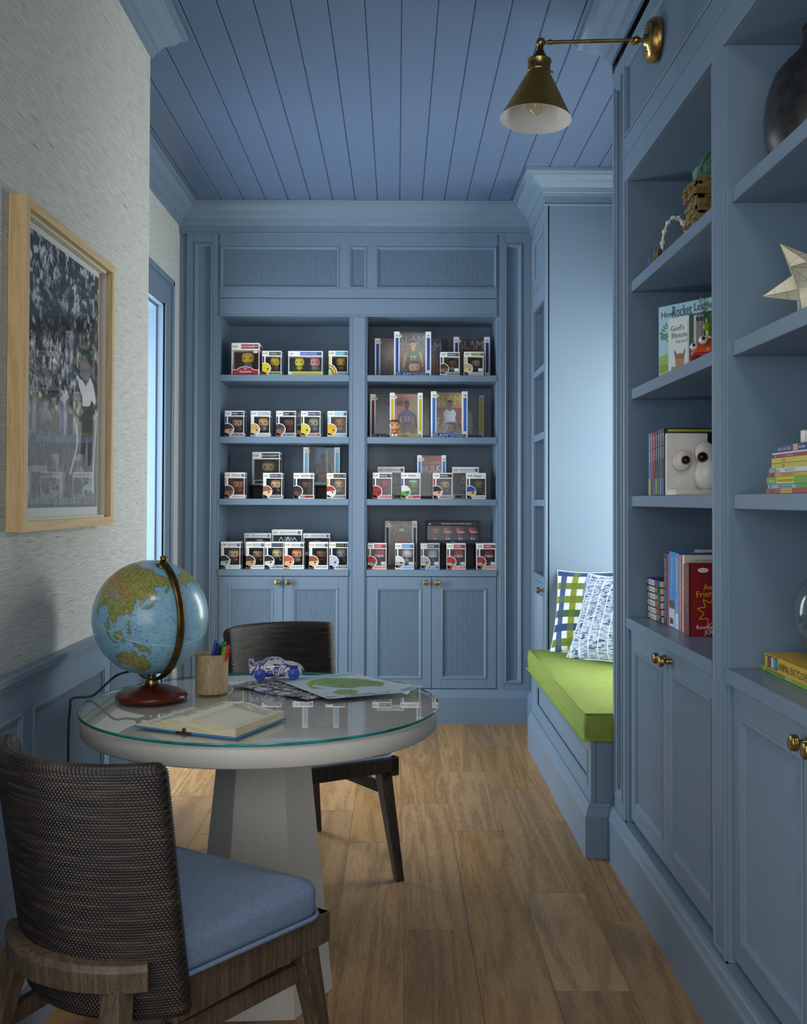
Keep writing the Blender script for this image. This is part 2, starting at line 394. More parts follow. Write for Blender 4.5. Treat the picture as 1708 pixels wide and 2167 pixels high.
def mat_grass():
    m, nt, b = nodes('grasscloth'); N = nt.nodes
    tc = N.new('ShaderNodeTexCoord'); hs = []
    mp = N.new('ShaderNodeMapping'); mp.inputs['Scale'].default_value = (1, .022, 1); L(nt, tc.outputs['Object'], mp.inputs['Vector'])
    n = N.new('ShaderNodeTexNoise'); n.inputs['Scale'].default_value = 620; n.inputs['Detail'].default_value = 4; L(nt, mp.outputs[0], n.inputs['Vector'])
    mp2 = N.new('ShaderNodeMapping'); mp2.inputs['Scale'].default_value = (1, .03, 1); L(nt, tc.outputs['Object'], mp2.inputs['Vector'])
    n2 = N.new('ShaderNodeTexNoise'); n2.inputs['Scale'].default_value = 330; n2.inputs['Detail'].default_value = 2; L(nt, mp2.outputs[0], n2.inputs['Vector'])
    cr = N.new('ShaderNodeValToRGB'); e = cr.color_ramp.elements
    e[0].position = .38; e[0].color = hx('#B0B5B3'); e[1].position = .6; e[1].color = hx('#CFD1CB')
    L(nt, n.outputs['Fac'], cr.inputs[0])
    c2 = N.new('ShaderNodeValToRGB'); e = c2.color_ramp.elements
    e[0].position = .66; e[0].color = (1, 1, 1, 1); e[1].position = .74; e[1].color = hx('#A8A8A2')
    L(nt, n2.outputs['Fac'], c2.inputs[0])
    mx = N.new('ShaderNodeMix'); mx.data_type = 'RGBA'; mx.blend_type = 'MULTIPLY'; mx.inputs[0].default_value = 1
    L(nt, cr.outputs[0], mx.inputs[6]); L(nt, c2.outputs[0], mx.inputs[7]); L(nt, mx.outputs[2], b.inputs['Base Color'])
    bp = N.new('ShaderNodeBump'); bp.inputs['Strength'].default_value = .2; bp.inputs['Distance'].default_value = .0015
    L(nt, n.outputs['Fac'], bp.inputs['Height']); L(nt, bp.outputs[0], b.inputs['Normal'])
    b.inputs['Roughness'].default_value = .7; b.inputs['Specular IOR Level'].default_value = .3
    return m
GRASS = mat_grass()
WHITE = flat('#E8E8E4', .6)
GLASS = mat_glass('clear_glass', (.97, .99, .98, 1))
PLASTIC = mat_glass('clear_plastic', (.95, .95, .96, 1), strength=.6, rough=.12)
BRASS = mat_noise('aged_brass', '#8F7440', '#BDA064', 18, .27, bump=.02, metal=1)
BRASSD = mat_noise('dark_brass', '#5E4A2A', '#766038', 30, .42, bump=.05, metal=1)
BRASSS = mat_noise('satin_brass_shade', '#B8924A', '#C8A458', 12, .42, bump=.02, metal=1)
LEATHER = mat_noise('grey_shagreen', '#CDC9C1', '#D8D4CB', 420, .5, bump=.25, dist=.0012, detail=1)
BLACK = flat('#15171C', .4)
VPRINT = mat_vcol('printed_colour', .45)
# ================================================================== STRUCTURE
CEIL = 2.985; XW = -.89; YW = 3.607; XF2 = -1.268; YF = 5.853; XR = .778; XRF = .770; YN0, YN1 = 3.665, 5.265; XN = 1.5
# floor
DARKGAP = flat('#2A2018', .8)
mb = MB(); mb.box(-1.9, 1.9, -2.2, 6.5, -.06, -.004, DARKGAP); floor = struct(mb.build('floor'))
joints = {0: [3.048, 4.3, 5.137, 1.6], 1: [3.953, 4.805, 2.1, .7], 2: [3.337, 2.674, 4.524, 5.281, 1.3], 3: [3.112, 4.061, 4.831, 1.9],
          -1: [3.816, 2.35, 5.2, 1.0], -2: [4.202, 2.9, 1.7, 5.4], -3: [3.4, 2.2, 4.7], -4: [3.9, 2.6, 4.9, 1.2], -5: [4.4, 3.1, 1.9], -6: [3.7, 5.0, 2.4], 4: [4.3, 2.9, 5.3], 5: [3.5, 4.9], 6: [4.4]}
for r in range(-7, 8):
    x0 = .021 + r * .1975; js = sorted(joints.get(r, [2.0 + (r % 3), 4.5])); ys = [-1.7] + js + [6.0]
    if js[0] > .8: ys = [-1.7, js[0] - 1.35] + js + [6.0]
    for a, b in zip(ys[:-1], ys[1:]):
        if b - a < .1: continue
        m_ = MB(); cx, cy = x0 + .09875, (a + b) / 2
        m_.box(-.0984, .0984, -(b - a) / 2 + .0005, (b - a) / 2 - .0005, -.014, 0, PLANK, c=.0012)
        o = m_.build('plank', floor); o.location = (cx, cy, 0)
# ceiling
mb = MB(); mb.box(-1.9, 1.9, -2.2, 6.5, CEIL + .012, CEIL + .1, BLUEC); ceil_ = struct(mb.build('ceiling'))
for r in range(-15, 15):
    x0 = .0093 + r * .1272
    if x0 > 1.55 or x0 < -1.9: continue
    m_ = MB(); h = .1272 / 2 - .0012
    vs = []
    prof = [(-h, .012), (-h, .0035), (-h + .0035, 0), (h - .0035, 0), (h, .0035), (h, .012)]
    vs = [(x, -1.75, z) for x, z in prof] + [(x, 6.0, z) for x, z in prof]
    m_.add(vs, [(i, (i + 1) % 6, 6 + (i + 1) % 6, 6 + i) for i in range(6)] + [tuple(range(6)), tuple(range(6, 12))], BLUEC)
    o = m_.build('ceiling_board', ceil_); o.location = (x0 + .0636, 0, CEIL)
# near left wall (grasscloth above, reeded wainscot below) -------------------------------
mb = MB(); mb.box(-1.45, XW, -1.7, YW, .87, CEIL, GRASS); mb.box(-1.45, XW, -1.7, YW, 0, .87, BLUE)
wl = struct(mb.build('wall_left'))
TL_ = TM((XW, 0, 0), (0, 1, 0), (0, 0, 1), (1, 0, 0))
wn = MB()
edges = [(-.6, -.01), (.06, .66), (.73, 1.12 + .06)]
pans = [(-.03 + .667 * i, -.03 + .667 * i + .597) for i in range(-2, 6)]
pans = [(2.457 - .664 * k, 3.053 - .664 * k) for k in range(-1, 6)]
pans = [(max(a, -1.6), min(b, YW - .06)) for a, b in pans]
zs = [-1.7] + sum([[a, b] for a, b in sorted(pans)], []) + [YW]
for i in range(0, len(zs) - 1, 2):
    if zs[i + 1] > zs[i]: wn.box(zs[i], zs[i + 1], .19, .865, 0, .012, BLUE, TL_)
for a, b in pans:
    wn.box(a, b, .78, .865, 0, .012, BLUE, TL_); wn.box(a, b, .15, .21, 0, .012, BLUE, TL_)
    frame_mould(wn, a, b, .21, .78, [(p, q + .012) for p, q in MOULD], BLUE, TL_)
wn.build('wainscot_rails', wl)
for a, b in sorted(pans):
    m_ = MB(); reeds(m_, a + .014, b - .014, .224, .766, .002, BLUE, TL_); m_.build('fluted_panel', wl)
m_ = MB(); m_.box(-1.7, YW + .02, .862, .882, 0, .03, BLUE, TL_, c=.003); m_.box(-1.7, YW + .005, .845, .862, 0, .018, BLUE, TL_, c=.003); struct(m_.build('trim_1'))
m_ = sweep_segments([(XW + .001, -1.7), (XW + .001, YW)], [(0, .19), (.010, .19), (.013, .176), (.019, .170), (.024, .152), (.028, .148), (.028, 0), (0, 0)], BLUE)[0]
struct(m_.build('baseboard_left'))
# far left wall with the doorway ---------------------------------------------------------
DY0, DY1, DZ = 4.42, 5.455, 2.338
mb = MB()
mb.box(XF2 - .15, XF2, YW - .1, DY0, 0, CEIL, GRASS); mb.box(XF2 - .15, XF2, DY1, 6.4, 0, CEIL, GRASS); mb.box(XF2 - .15, XF2, DY0, DY1, DZ, CEIL, GRASS)
struct(mb.build('wall_left_rear'))
TF = TM((XF2, 0, 0), (0, 1, 0), (0, 0, 1), (1, 0, 0))
mb = MB(); cw = .15
for a, b in ((DY0 - cw, DY0), (DY1, DY1 + cw)): mb.box(a, b, 0, DZ, 0, .012, BLUE, TF, c=.002)
mb.box(DY0 - cw, DY1 + cw, DZ, DZ + .135, 0, .012, BLUE, TF, c=.002)
for a, b in ((DY0 - cw - .022, DY0 - cw + .012), (DY1 + cw - .012, DY1 + cw + .022)): mb.box(a, b, 0, DZ + .146, 0, .027, BLUE, TF, c=.003)
mb.box(DY0 - cw - .022, DY1 + cw + .022, DZ + .122, DZ + .156, 0, .027, BLUE, TF, c=.003)
for a, b in ((DY0 - .03, DY0), (DY1, DY1 + .03)): mb.box(a, b, 0, DZ, 0, .018, BLUE, TF, c=.003)
for a, b in ((DY0 - .001, DY0 + .012), (DY1 - .012, DY1 + .001)): mb.box(a, b, 0, DZ, -.16, .004, BLUE, TF)
mb.box(DY0, DY1, DZ - .012, DZ, -.16, .004, BLUE, TF)
for a, b in ((DY0 + .012, DY0 + .022), (DY1 - .022, DY1 - .012)): mb.box(a, b, 0, DZ - .012, -.10, -.03, BLUE, TF, c=.002)
mb.box(DY0, DY1, DZ - .024, DZ - .012, -.10, -.03, BLUE, TF, c=.002)
d1 = struct(mb.build('door_1')); 
mb = MB(); mb.box(-3.4, -1.43, 3.6, 3.7, 0, CEIL, WHITE); mb.box(-3.4, -1.43, 6.3, 6.4, 0, CEIL, WHITE); mb.box(-3.5, -3.4, 3.6, 6.4, 0, CEIL, WHITE)
struct(mb.build('wall_hall'))
mb = MB(); mb.box(-3.4, -1.4, 3.6, 6.4, -.05, 0, PLANK); struct(mb.build('floor_hall'))
mb = MB(); mb.box(-3.5, -1.4, 3.6, 6.4, CEIL, CEIL + .05, WHITE); struct(mb.build('ceiling_hall'))
mb = MB()
for y in (4.41, 4.93, 5.45): mb.box(-2.02, -1.98, y - .02, y + .02, .35, 2.35, WHITE)
for z in (.35, 1.35, 2.35): mb.box(-2.02, -1.98, 4.41, 5.45, z - .02, z + .02, WHITE)
struct(mb.build('window_3'))
mb = MB(); TW4 = TM((XW, 0, 0), (0, 1, 0), (0, 0, 1), (1, 0, 0))
for y in (.18, .75, 1.32): mb.box(y - .02, y + .02, .58, 2.12, .002, .022, WHITE, TW4)
for z in (.58, 1.35, 2.12): mb.box(.16, 1.34, z - .02, z + .02, .002, .022, WHITE, TW4)
struct(mb.build('fill_light_frame'))  # made-up window bars behind the added left fill light, solid wall behind
# back wall, right walls, niche ----------------------------------------------------------
mb = MB(); mb.box(-1.5, 1.7, 6.30, 6.4, 0, CEIL, BLUE); struct(mb.build('wall_back'))
mb = MB()
mb.box(1.22, 1.32, -1.7, YN0 - .003, 0, CEIL, BLUE); struct(mb.build('wall_right'))
WY0, WY1, WZ0, WZ1 = 3.80, 5.13, .66, 2.20
mb = MB()
mb.box(XN, XN + .12, YN0 - .05, WY0, 0, CEIL, BLUE); mb.box(XN, XN + .12, WY1, YN1 + .05, 0, CEIL, BLUE)
mb.box(XN, XN + .12, WY0, WY1, 0, WZ0, BLUE); mb.box(XN, XN + .12, WY0, WY1, WZ1, CEIL, BLUE)
mb.box(XR + .02, XN, YN0 - .018, YN0, 0, CEIL, BLUE)
mb.box(XRF + .012, XN, YN1, YN1 + .03, 0, CEIL, BLUE)
struct(mb.build('wall_right_niche'))
mb = MB(); TWN = TM((XN, 0, 0), (0, 1, 0), (0, 0, 1), (-1, 0, 0))
for a, b in ((WY0 - .07, WY0), (WY1, WY1 + .07)): mb.box(a, b, WZ0 - .02, WZ1 + .07, 0, .02, BLUE, TWN, c=.002)
mb.box(WY0, WY1, WZ1, WZ1 + .07, 0, .02, BLUE, TWN, c=.002); mb.box(WY0 - .09, WY1 + .09, WZ0 - .045, WZ0, 0, .04, BLUE, TWN, c=.002)
for a, b in ((WY0, WY0 + .05), (WY1 - .05, WY1)): mb.box(a, b, WZ0, WZ1, -.08, -.03, WHITE, TWN)
mb.box(WY0, WY1, WZ0, WZ0 + .05, -.08, -.03, WHITE, TWN); mb.box(WY0, WY1, WZ1 - .05, WZ1, -.08, -.03, WHITE, TWN)
w1 = struct(mb.build('window_1'))
mb = MB()
for k in range(1, 3): y = WY0 + (WY1 - WY0) * k / 3; mb.box(y - .011, y + .011, WZ0 + .05, WZ1 - .05, -.07, -.04, WHITE, TWN)
for k in range(1, 4): z = WZ0 + (WZ1 - WZ0) * k / 4; mb.box(WY0 + .05, WY1 - .05, z - .011, z + .011, -.07, -.04, WHITE, TWN)
mb.build('muntin', w1)
mb = MB(); mb.box(WY0 + .05, WY1 - .05, WZ0 + .05, WZ1 - .05, -.057, -.053, GLASS, TWN); mb.build('pane', w1)
# front wall (behind the camera) with a window
mb = MB(); a0, a1, z0, z1 = -.75, 1.05, .55, 2.6; z0 = .5
mb.box(-1.4, a0, -1.7, -1.6, 0, CEIL, GRASS); mb.box(a1, 1.3, -1.7, -1.6, 0, CEIL, GRASS)
mb.box(a0, a1, -1.7, -1.6, 0, z0, BLUE); mb.box(a0, a1, -1.7, -1.6, z1, CEIL, GRASS); struct(mb.build('wall_front'))
mb = MB()
for x in (a0, a0 + .6, a0 + 1.2, a1): mb.box(x - .03, x + .03, -1.68, -1.63, z0, z1, WHITE)
for z in (z0, z0 + .7, z0 + 1.4, z1): mb.box(a0, a1, -1.68, -1.63, z - .02, z + .02, WHITE)
struct(mb.build('window_2'))
# crown moulding
CR = [(0, -.122), (.010, -.122), (.014, -.106), (.021, -.101), (.022, -.095), (.027, -.094), (.031, -.082), (.040, -.070), (.052, -.060), (.064, -.053), (.075, -.044), (.084, -.033), (.090, -.022), (.094, -.019), (.110, -.018), (.113, -.001), (0, -.001)]
CR = [(a, b + CEIL) for a, b in CR]
path = [(XW, -1.65), (XW, YW), (XF2, YW), (XF2, YF), (XRF, YF), (XRF, YN1), (XN, YN1), (XN, YN0), (XR, YN0), (XR, 1.34), (1.22, 1.34), (1.22, -1.65)]
for i, mb in enumerate(sweep_segments(path, CR, BLUE)): struct(mb.build('trim_%d' % (i + 2)))
# frieze under the crown on the joinery
FZ = [(0, 2.864), (.009, 2.864), (.009, 2.826), (.012, 2.824), (.012, 2.819), (0, 2.817)]
for i, mb in enumerate(sweep_segments(path[3:9], FZ, BLUE)): struct(mb.build('trim_%d' % (i + 20)))
BB = [(0, .191), (.007, .191), (.010, .180), (.014, .176), (.018, .160), (.022, .151), (.023, .148), (.023, 0), (0, 0)]

# ================================================================== JOINERY
KNOBP = [(.0, .036), (.0135, .036), (.0158, .0345), (.0162, .031), (.0150, .0302), (.0162, .0294), (.0162, .0275), (.0150, .0267), (.0162, .0259), (.0158, .0225), (.013, .021), (.0075, .0205), (.0062, .018), (.0062, .006), (.0095, .005), (.0095, 0)]
def door(parent, T, w, h, knob, kz=None, st=.055, pitch=.0074):
    """T: plane at the lower left of the door; u width, v height, n outwards"""
    mb = MB(); g = .0015
    x0, x1, y0, y1 = g, w - g, g, h - g
    mb.box(x0, x0 + st, y0, y1, -.02, 0, BLUE, T, c=.0012); mb.box(x1 - st, x1, y0, y1, -.02, 0, BLUE, T, c=.0012)
    mb.box(x0 + st, x1 - st, y0, y0 + st, -.02, 0, BLUE, T); mb.box(x0 + st, x1 - st, y1 - st - .01, y1, -.02, 0, BLUE, T)
    mb.box(x0 + st, x1 - st, y0 + st, y1 - st - .01, -.02, -.011, BLUE, T)
    frame_mould(mb, x0 + st, x1 - st, y0 + st, y1 - st - .01, MOULD, BLUE, T)
    d = mb.build('door', parent)
    m_ = MB(); reeds(m_, x0 + st + .016, x1 - st - .016, y0 + st + .016, y1 - st - .026, -.010, BLUE, T, pitch=pitch); m_.build('fluted_panel', d)
    kx = (x1 - .030 if knob > 0 else x0 + .030) if w < .5 else 0
    m_ = MB(); TK = T @ Matrix.Translation((kx, h - .033 - (.04 if kz else 0), 0)); m_.lathe(KNOBP[::-1], 18, BRASS, TK); m_.build('knob', d)
def shelf(parent, T, x0, x1, z0, z1, depth):
    mb = MB(); mb.box(x0, x1, z0, z1, -depth, 0, BLUE, T, c=.0015); mb.build('shelf', parent)

# ---- back bookcase (faces the camera)
bc = thing('built_in_bookcase', 'blue built-in bookcase across the back wall holding rows of boxed figurines, four fluted doors below', 'bookcase', (0, YF, 0))
LB = lambda x, z, n=0: TM((x, -n, z), (1, 0, 0), (0, 0, 1), (0, -1, 0))
T = LB(0, 0)
DEP = .375
X0, X1, X2, X3 = -1.032, -.281, -.177, .574
fb = MB()
fb.box(-1.268, -1.225, 0, 2.83, -.45, -.012, BLUE, T)
fb.box(-1.225, -1.18, 0, 2.83, -.02, 0, BLUE, T, c=.002)
fb.box(-1.075, -1.047, 0, 2.83, -.02, 0, BLUE, T, c=.002); fb.box(-1.18, -1.075, 0, .226, -.02, 0, BLUE, T); fb.box(-1.18, -1.075, 2.764, 2.83, -.02, 0, BLUE, T)
fb.box(-1.047, X0, 0, 2.83, -.02, -.006, BLUE, T, c=.001)
a, b = -1.18, -1.075
fb.box(a, b, .2, 2.8, -.03, -.016, BLUE, T); frame_mould(fb, a, b, .227, 2.765, [(p * 1.3, q * 1.5) for p, q in MOULD], BLUE, T)
fb.build('pilaster', bc)
fb = MB()
fb.box(.574, .590, 0, 2.83, -.02, -.006, BLUE, T, c=.001)
fb.box(.590, .620, 0, 2.83, -.02, 0, BLUE, T, c=.002); fb.box(.718, .768, 0, 2.83, -.02, 0, BLUE, T, c=.002)
fb.box(.620, .718, 0, .228, -.02, 0, BLUE, T); fb.box(.620, .718, 2.766, 2.83, -.02, 0, BLUE, T)
a, b = .620, .718
fb.box(a, b, .2, 2.8, -.03, -.016, BLUE, T); frame_mould(fb, a, b, .227, 2.765, [(p * 1.3, q * 1.5) for p, q in MOULD], BLUE, T)
fb.build('pilaster', bc)
hb = MB()
hb.box(X0, X3, 2.341, 2.445, -.02, 0, BLUE, T, c=.0015); hb.box(X0, X3, 2.448, 2.505, -.02, 0, BLUE, T, c=.0015); hb.box(X0, X3, 2.747, 2.83, -.02, 0, BLUE, T)
hb.box(X0, X3, 2.342, 2.349, 0, .004, BLUE, T)
hp = [(X0 + .002, -.340), (-.284, -.182), (-.128, .572)]
xx = [X0, X0 + .002, -.340, -.284, -.182, -.128, .572, X3]
for a, b in ((-.340, -.284), (-.182, -.128)): hb.box(a, b, 2.505, 2.747, -.02, 0, BLUE, T)
for a, b in hp: hb.box(a, b, 2.50, 2.75, -.03, -.011, BLUE, T); frame_mould(hb, a, b, 2.505, 2.747, MOULD, BLUE, T)
hb.build('header', bc)
for a, b in hp: m_ = MB(); reeds(m_, a + .016, b - .016, 2.521, 2.731, -.010, BLUE, T); m_.build('fluted_panel', bc)
m_ = MB(); m_.box(X1, X2, .19, 2.341, -.375, -.006, BLUE, T, c=.002); m_.box(X1 + .012, X2 - .012, .19, 2.341, -.01, 0, BLUE, T, c=.002)
frame_mould(m_, X1 + .014, X2 - .014, .20, 2.335, [(0, 0), (0, .003), (.004, .003), (.006, 0)], BLUE, T); m_.build('centre_stile', bc)
m_ = MB(); m_.box(X0 - .02, X3 + .02, .15, 2.4, -DEP - .02, -DEP, BLUE, T); m_.build('back_panel', bc)
m_ = MB(); m_.box(X0 - .02, X0, .15, 2.4, -DEP, -.02, BLUE, T); m_.build('side_panel', bc)
m_ = MB(); m_.box(X3, X3 + .02, .15, 2.4, -DEP, -.02, BLUE, T); m_.build('side_panel', bc)
m_ = MB(); m_.box(X0, X3, 2.345, 2.36, -DEP, -.01, BLUE, T); m_.build('top_panel', bc)
m_ = MB(); m_.box(X0, X3, .15, .193, -DEP, -.002, BLUE, T); m_.build('bottom_rail', bc)
SH = [(1.966, 2.002), (1.606, 1.644), (1.249, 1.2845), (.840, .877)]
for (a, b) in ((X0, X1), (X2, X3)):
    for k, (z0, z1) in enumerate(SH): shelf(bc, LB(0, 0, -.004 if k < 3 else 0), a, b, z0, z1, DEP - .005)
    mid = (a + b) / 2
    door(bc, LB(a + .001, .195, -.004), mid - a - .001, .643, 1); door(bc, LB(mid, .195, -.004), b - mid - .001, .643, -1)
for mb in sweep_segments([(XF2, 0), (XRF, 0)], BB, BLUE): mb.build('baseboard', bc)

# ---- far right bookcase (faces -X)
fr = thing('built_in_bookcase', 'narrow blue bookcase beyond the window seat, seen almost edge on, one brass knob', 'bookcase', (XRF, 0, 0))
TFR = TM((0, 0, 0), (0, 1, 0), (0, 0, 1), (-1, 0, 0))
a, b = 5.337, 5.752
m_ = MB(); m_.box(YN1, a, 0, 2.83, -.02, 0, BLUE, TFR, c=.002); m_.box(b, YF - .001, 0, 2.83, -.02, 0, BLUE, TFR, c=.002)
m_.box(b + .02, b + .05, 0, 2.83, 0, .004, BLUE, TFR, c=.001)
m_.box(a, b, 2.34, 2.445, -.02, 0, BLUE, TFR); m_.box(a, b, 2.448, 2.51, -.02, 0, BLUE, TFR); m_.box(a, b, 2.74, 2.83, -.02, 0, BLUE, TFR)
m_.box(a, b, 2.5, 2.75, -.03, -.011, BLUE, TFR); frame_mould(m_, a, b, 2.51, 2.74, MOULD, BLUE, TFR); m_.build('face_frame', fr)
m_ = MB(); m_.box(a - .02, b + .02, .1, 2.4, -.39, -.37, BLUE, TFR); m_.build('back_panel', fr)
for y0, y1 in ((a - .02, a), (b, b + .02)): m_ = MB(); m_.box(y0, y1, .1, 2.4, -.37, -.02, BLUE, TFR); m_.build('side_panel', fr)
for k, (z0, z1) in enumerate(SH): shelf(fr, TFR, a, b, z0, z1, .365)
m_ = MB(); m_.box(a, b, 2.345, 2.36, -.37, -.01, BLUE, TFR); m_.build('top_panel', fr)
door(fr, TM((.004, a + .001, .195), (0, 1, 0), (0, 0, 1), (-1, 0, 0)), b - a - .002, .643, -1, st=.05)
for mb in sweep_segments([(0, YF - .02), (0, YN1)], BB, BLUE): mb.build('baseboard', fr)

# ---- near right bookcase (faces -X): two bays
nb = thing('built_in_bookcase', 'tall blue bookcase filling the right side, two bays of books and toys', 'bookcase', (XR, 0, 0))
TR_ = TM((0, 0, 0), (0, 1, 0), (0, 0, 1), (-1, 0, 0)); bay = [(1.46, 2.408), (2.514, 3.452)]; YE = 1.34; HB = 2.373
m_ = MB(); m_.box(bay[1][1], bay[1][1] + .018, .19, 2.83, -.02, -.006, BLUE, TR_)
m_.box(3.47, 3.505, .19, 2.83, -.02, 0, BLUE, TR_, c=.002); m_.box(3.62, YN0, .0, 2.83, -.43, 0, BLUE, TR_, c=.002)
m_.box(3.505, 3.62, .19, .24, -.02, 0, BLUE, TR_); m_.box(3.505, 3.62, 2.765, 2.83, -.02, 0, BLUE, TR_); m_.box(3.505, 3.62, .19, 2.8, -.03, -.014, BLUE, TR_)
frame_mould(m_, 3.505, 3.62, .24, 2.765, [(p * 1.4, q * 1.5) for p, q in MOULD], BLUE, TR_); m_.build('pilaster', nb)
m_ = MB(); m_.box(2.408, 2.514, .19, HB, -.42, -.006, BLUE, TR_, c=.002); m_.box(2.418, 2.504, .19, HB, -.01, 0, BLUE, TR_, c=.002)
frame_mould(m_, 2.424, 2.498, .20, HB - .02, [(0, 0), (0, .003), (.004, .003), (.006, 0)], BLUE, TR_); m_.build('centre_stile', nb)
m_ = MB(); m_.box(YE, 1.46, .0, 2.83, -.43, 0, BLUE, TR_, c=.002); m_.build('end_stile', nb)
m_ = MB(); m_.box(1.46, 3.47, HB, 2.455, -.02, 0, BLUE, TR_, c=.0015); m_.box(1.46, 3.47, 2.458, 2.525, -.02, 0, BLUE, TR_, c=.0015); m_.box(1.46, 3.47, 2.775, 2.83, -.02, 0, BLUE, TR_)
m_.box(2.44, 2.49, 2.52, 2.78, -.02, 0, BLUE, TR_)
hps = [(1.46, 2.44), (2.49, 3.45)]
for a, b in hps: m_.box(a, b, 2.5, 2.8, -.03, -.011, BLUE, TR_); frame_mould(m_, a, b, 2.525, 2.775, MOULD, BLUE, TR_)
m_.build('header', nb)
for a, b in hps: m_ = MB(); reeds(m_, a + .016, b - .016, 2.541, 2.759, -.012, BLUE, TR_, pitch=.0085, hgt=.0025); m_.build('fluted_panel', nb)
SR = [(1.991, 2.027), (1.624, 1.660), (1.261, 1.296), (.849, .885)]
for a, b in bay:
    m_ = MB(); m_.box(a, b, .15, 2.4, -.42, -.40, BLUE, TR_); m_.build('back_panel', nb)
    m_ = MB(); m_.box(a, b, HB - .001, HB + .015, -.40, -.01, BLUE, TR_); m_.build('top_panel', nb)
    for k, (z0, z1) in enumerate(SR): shelf(nb, TM((.018 if k < 3 else -.001, 0, 0), (0, 1, 0), (0, 0, 1), (-1, 0, 0)), a, b, z0, z1, .385 if k < 3 else .395)
    mid = (a + b) / 2; o_ = .016
    door(nb, TM((o_, a + .001, .205), (0, 1, 0), (0, 0, 1), (-1, 0, 0)), mid - a - .001, .642, 1, pitch=.0095)
    door(nb, TM((o_, mid, .205), (0, 1, 0), (0, 0, 1), (-1, 0, 0)), b - mid - .001, .642, -1, pitch=.0095)
    m_ = MB(); m_.box(a, b, .15, .191, -.40, -.0005, BLUE, TR_); m_.build('bottom_rail', nb)
m_ = MB(); m_.box(3.45, 3.47, .19, 2.4, -.40, -.02, BLUE, TR_); m_.build('side_panel', nb)
for mb in sweep_segments([(0, YN0), (0, YE)], BB, BLUE): mb.build('baseboard', nb)

# ---- window seat
SY0, SY1, SX = 3.675, YN1 - .004, .700
ws = thing('window_seat', 'built-in blue window seat base under the green cushion, long recessed front panel', 'bench', (SX, SY0, 0))
TS = TM((0, 0, 0), (0, 1, 0), (0, 0, 1), (-1, 0, 0)); LS = SY1 - SY0
m_ = MB(); m_.box(.0, LS, 0, .414, -.76, -.0205, BLUE, TS)
m_.box(0, .055, .0, .414, -.02, 0, BLUE, TS, c=.002); m_.box(LS - .13, LS, 0, .414, -.02, 0, BLUE, TS, c=.002)
m_.box(.055, LS - .13, .364, .414, -.02, 0, BLUE, TS); m_.box(.055, LS - .13, 0, .238, -.02, 0, BLUE, TS)
m_.build('seat_box', ws)
m_ = MB(); m_.box(.055, LS - .13, .238, .364, -.02, -.014, BLUE, TS); frame_mould(m_, .055, LS - .13, .238, .364, MOULD, BLUE, TS); m_.build('recessed_panel', ws)
for mb in sweep_segments([(.068, 0), (0, 0), (0, LS)][::-1], BB, BLUE, out=1): mb.build('baseboard', ws)
# the niche-side return of the baseboard
# ================================================================== FURNITURE
# ---- round table
TX, TY, TZ, TR = -.348, 2.635, .758, .457
tb = thing('round_table', 'round grey shagreen pedestal table with a clear glass top', 'table', (TX, TY, 0))
m_ = MB(); R0 = TR - .006; m_.lathe([(R0 - .03, .700), (R0 - .004, .700), (R0, .704), (R0, .746), (R0 - .004, .750), (0, .750)], 128, LEATHER); m_.build('tabletop', tb)
GE = mat_noise('green_glass_edge', '#0E5A58', '#2F9A98', 9, .08, bump=0)
m_ = MB(); m_.lathe([(TR - .0015, TZ), (0, TZ)], 128, GLASS, cap=False); m_.lathe([(TR - .0015, TZ - .0005), (TR, TZ - .002), (TR, TZ - .0065), (TR - .002, TZ - .0075)], 128, GE, cap=False)
m_.build('glass_top', tb, recalc=False)
m_ = MB(); hexp = lambda R, z, rot: [(R * math.cos(rot + i * PI / 3), R * math.sin(rot + i * PI / 3) + .035 , z) for i in range(6)]
ro = math.radians(3)
m_.hull8(hexp(.183, .0, ro), hexp(.112, .70, ro), LEATHER); m_.build('pedestal', tb, bevel=.002)

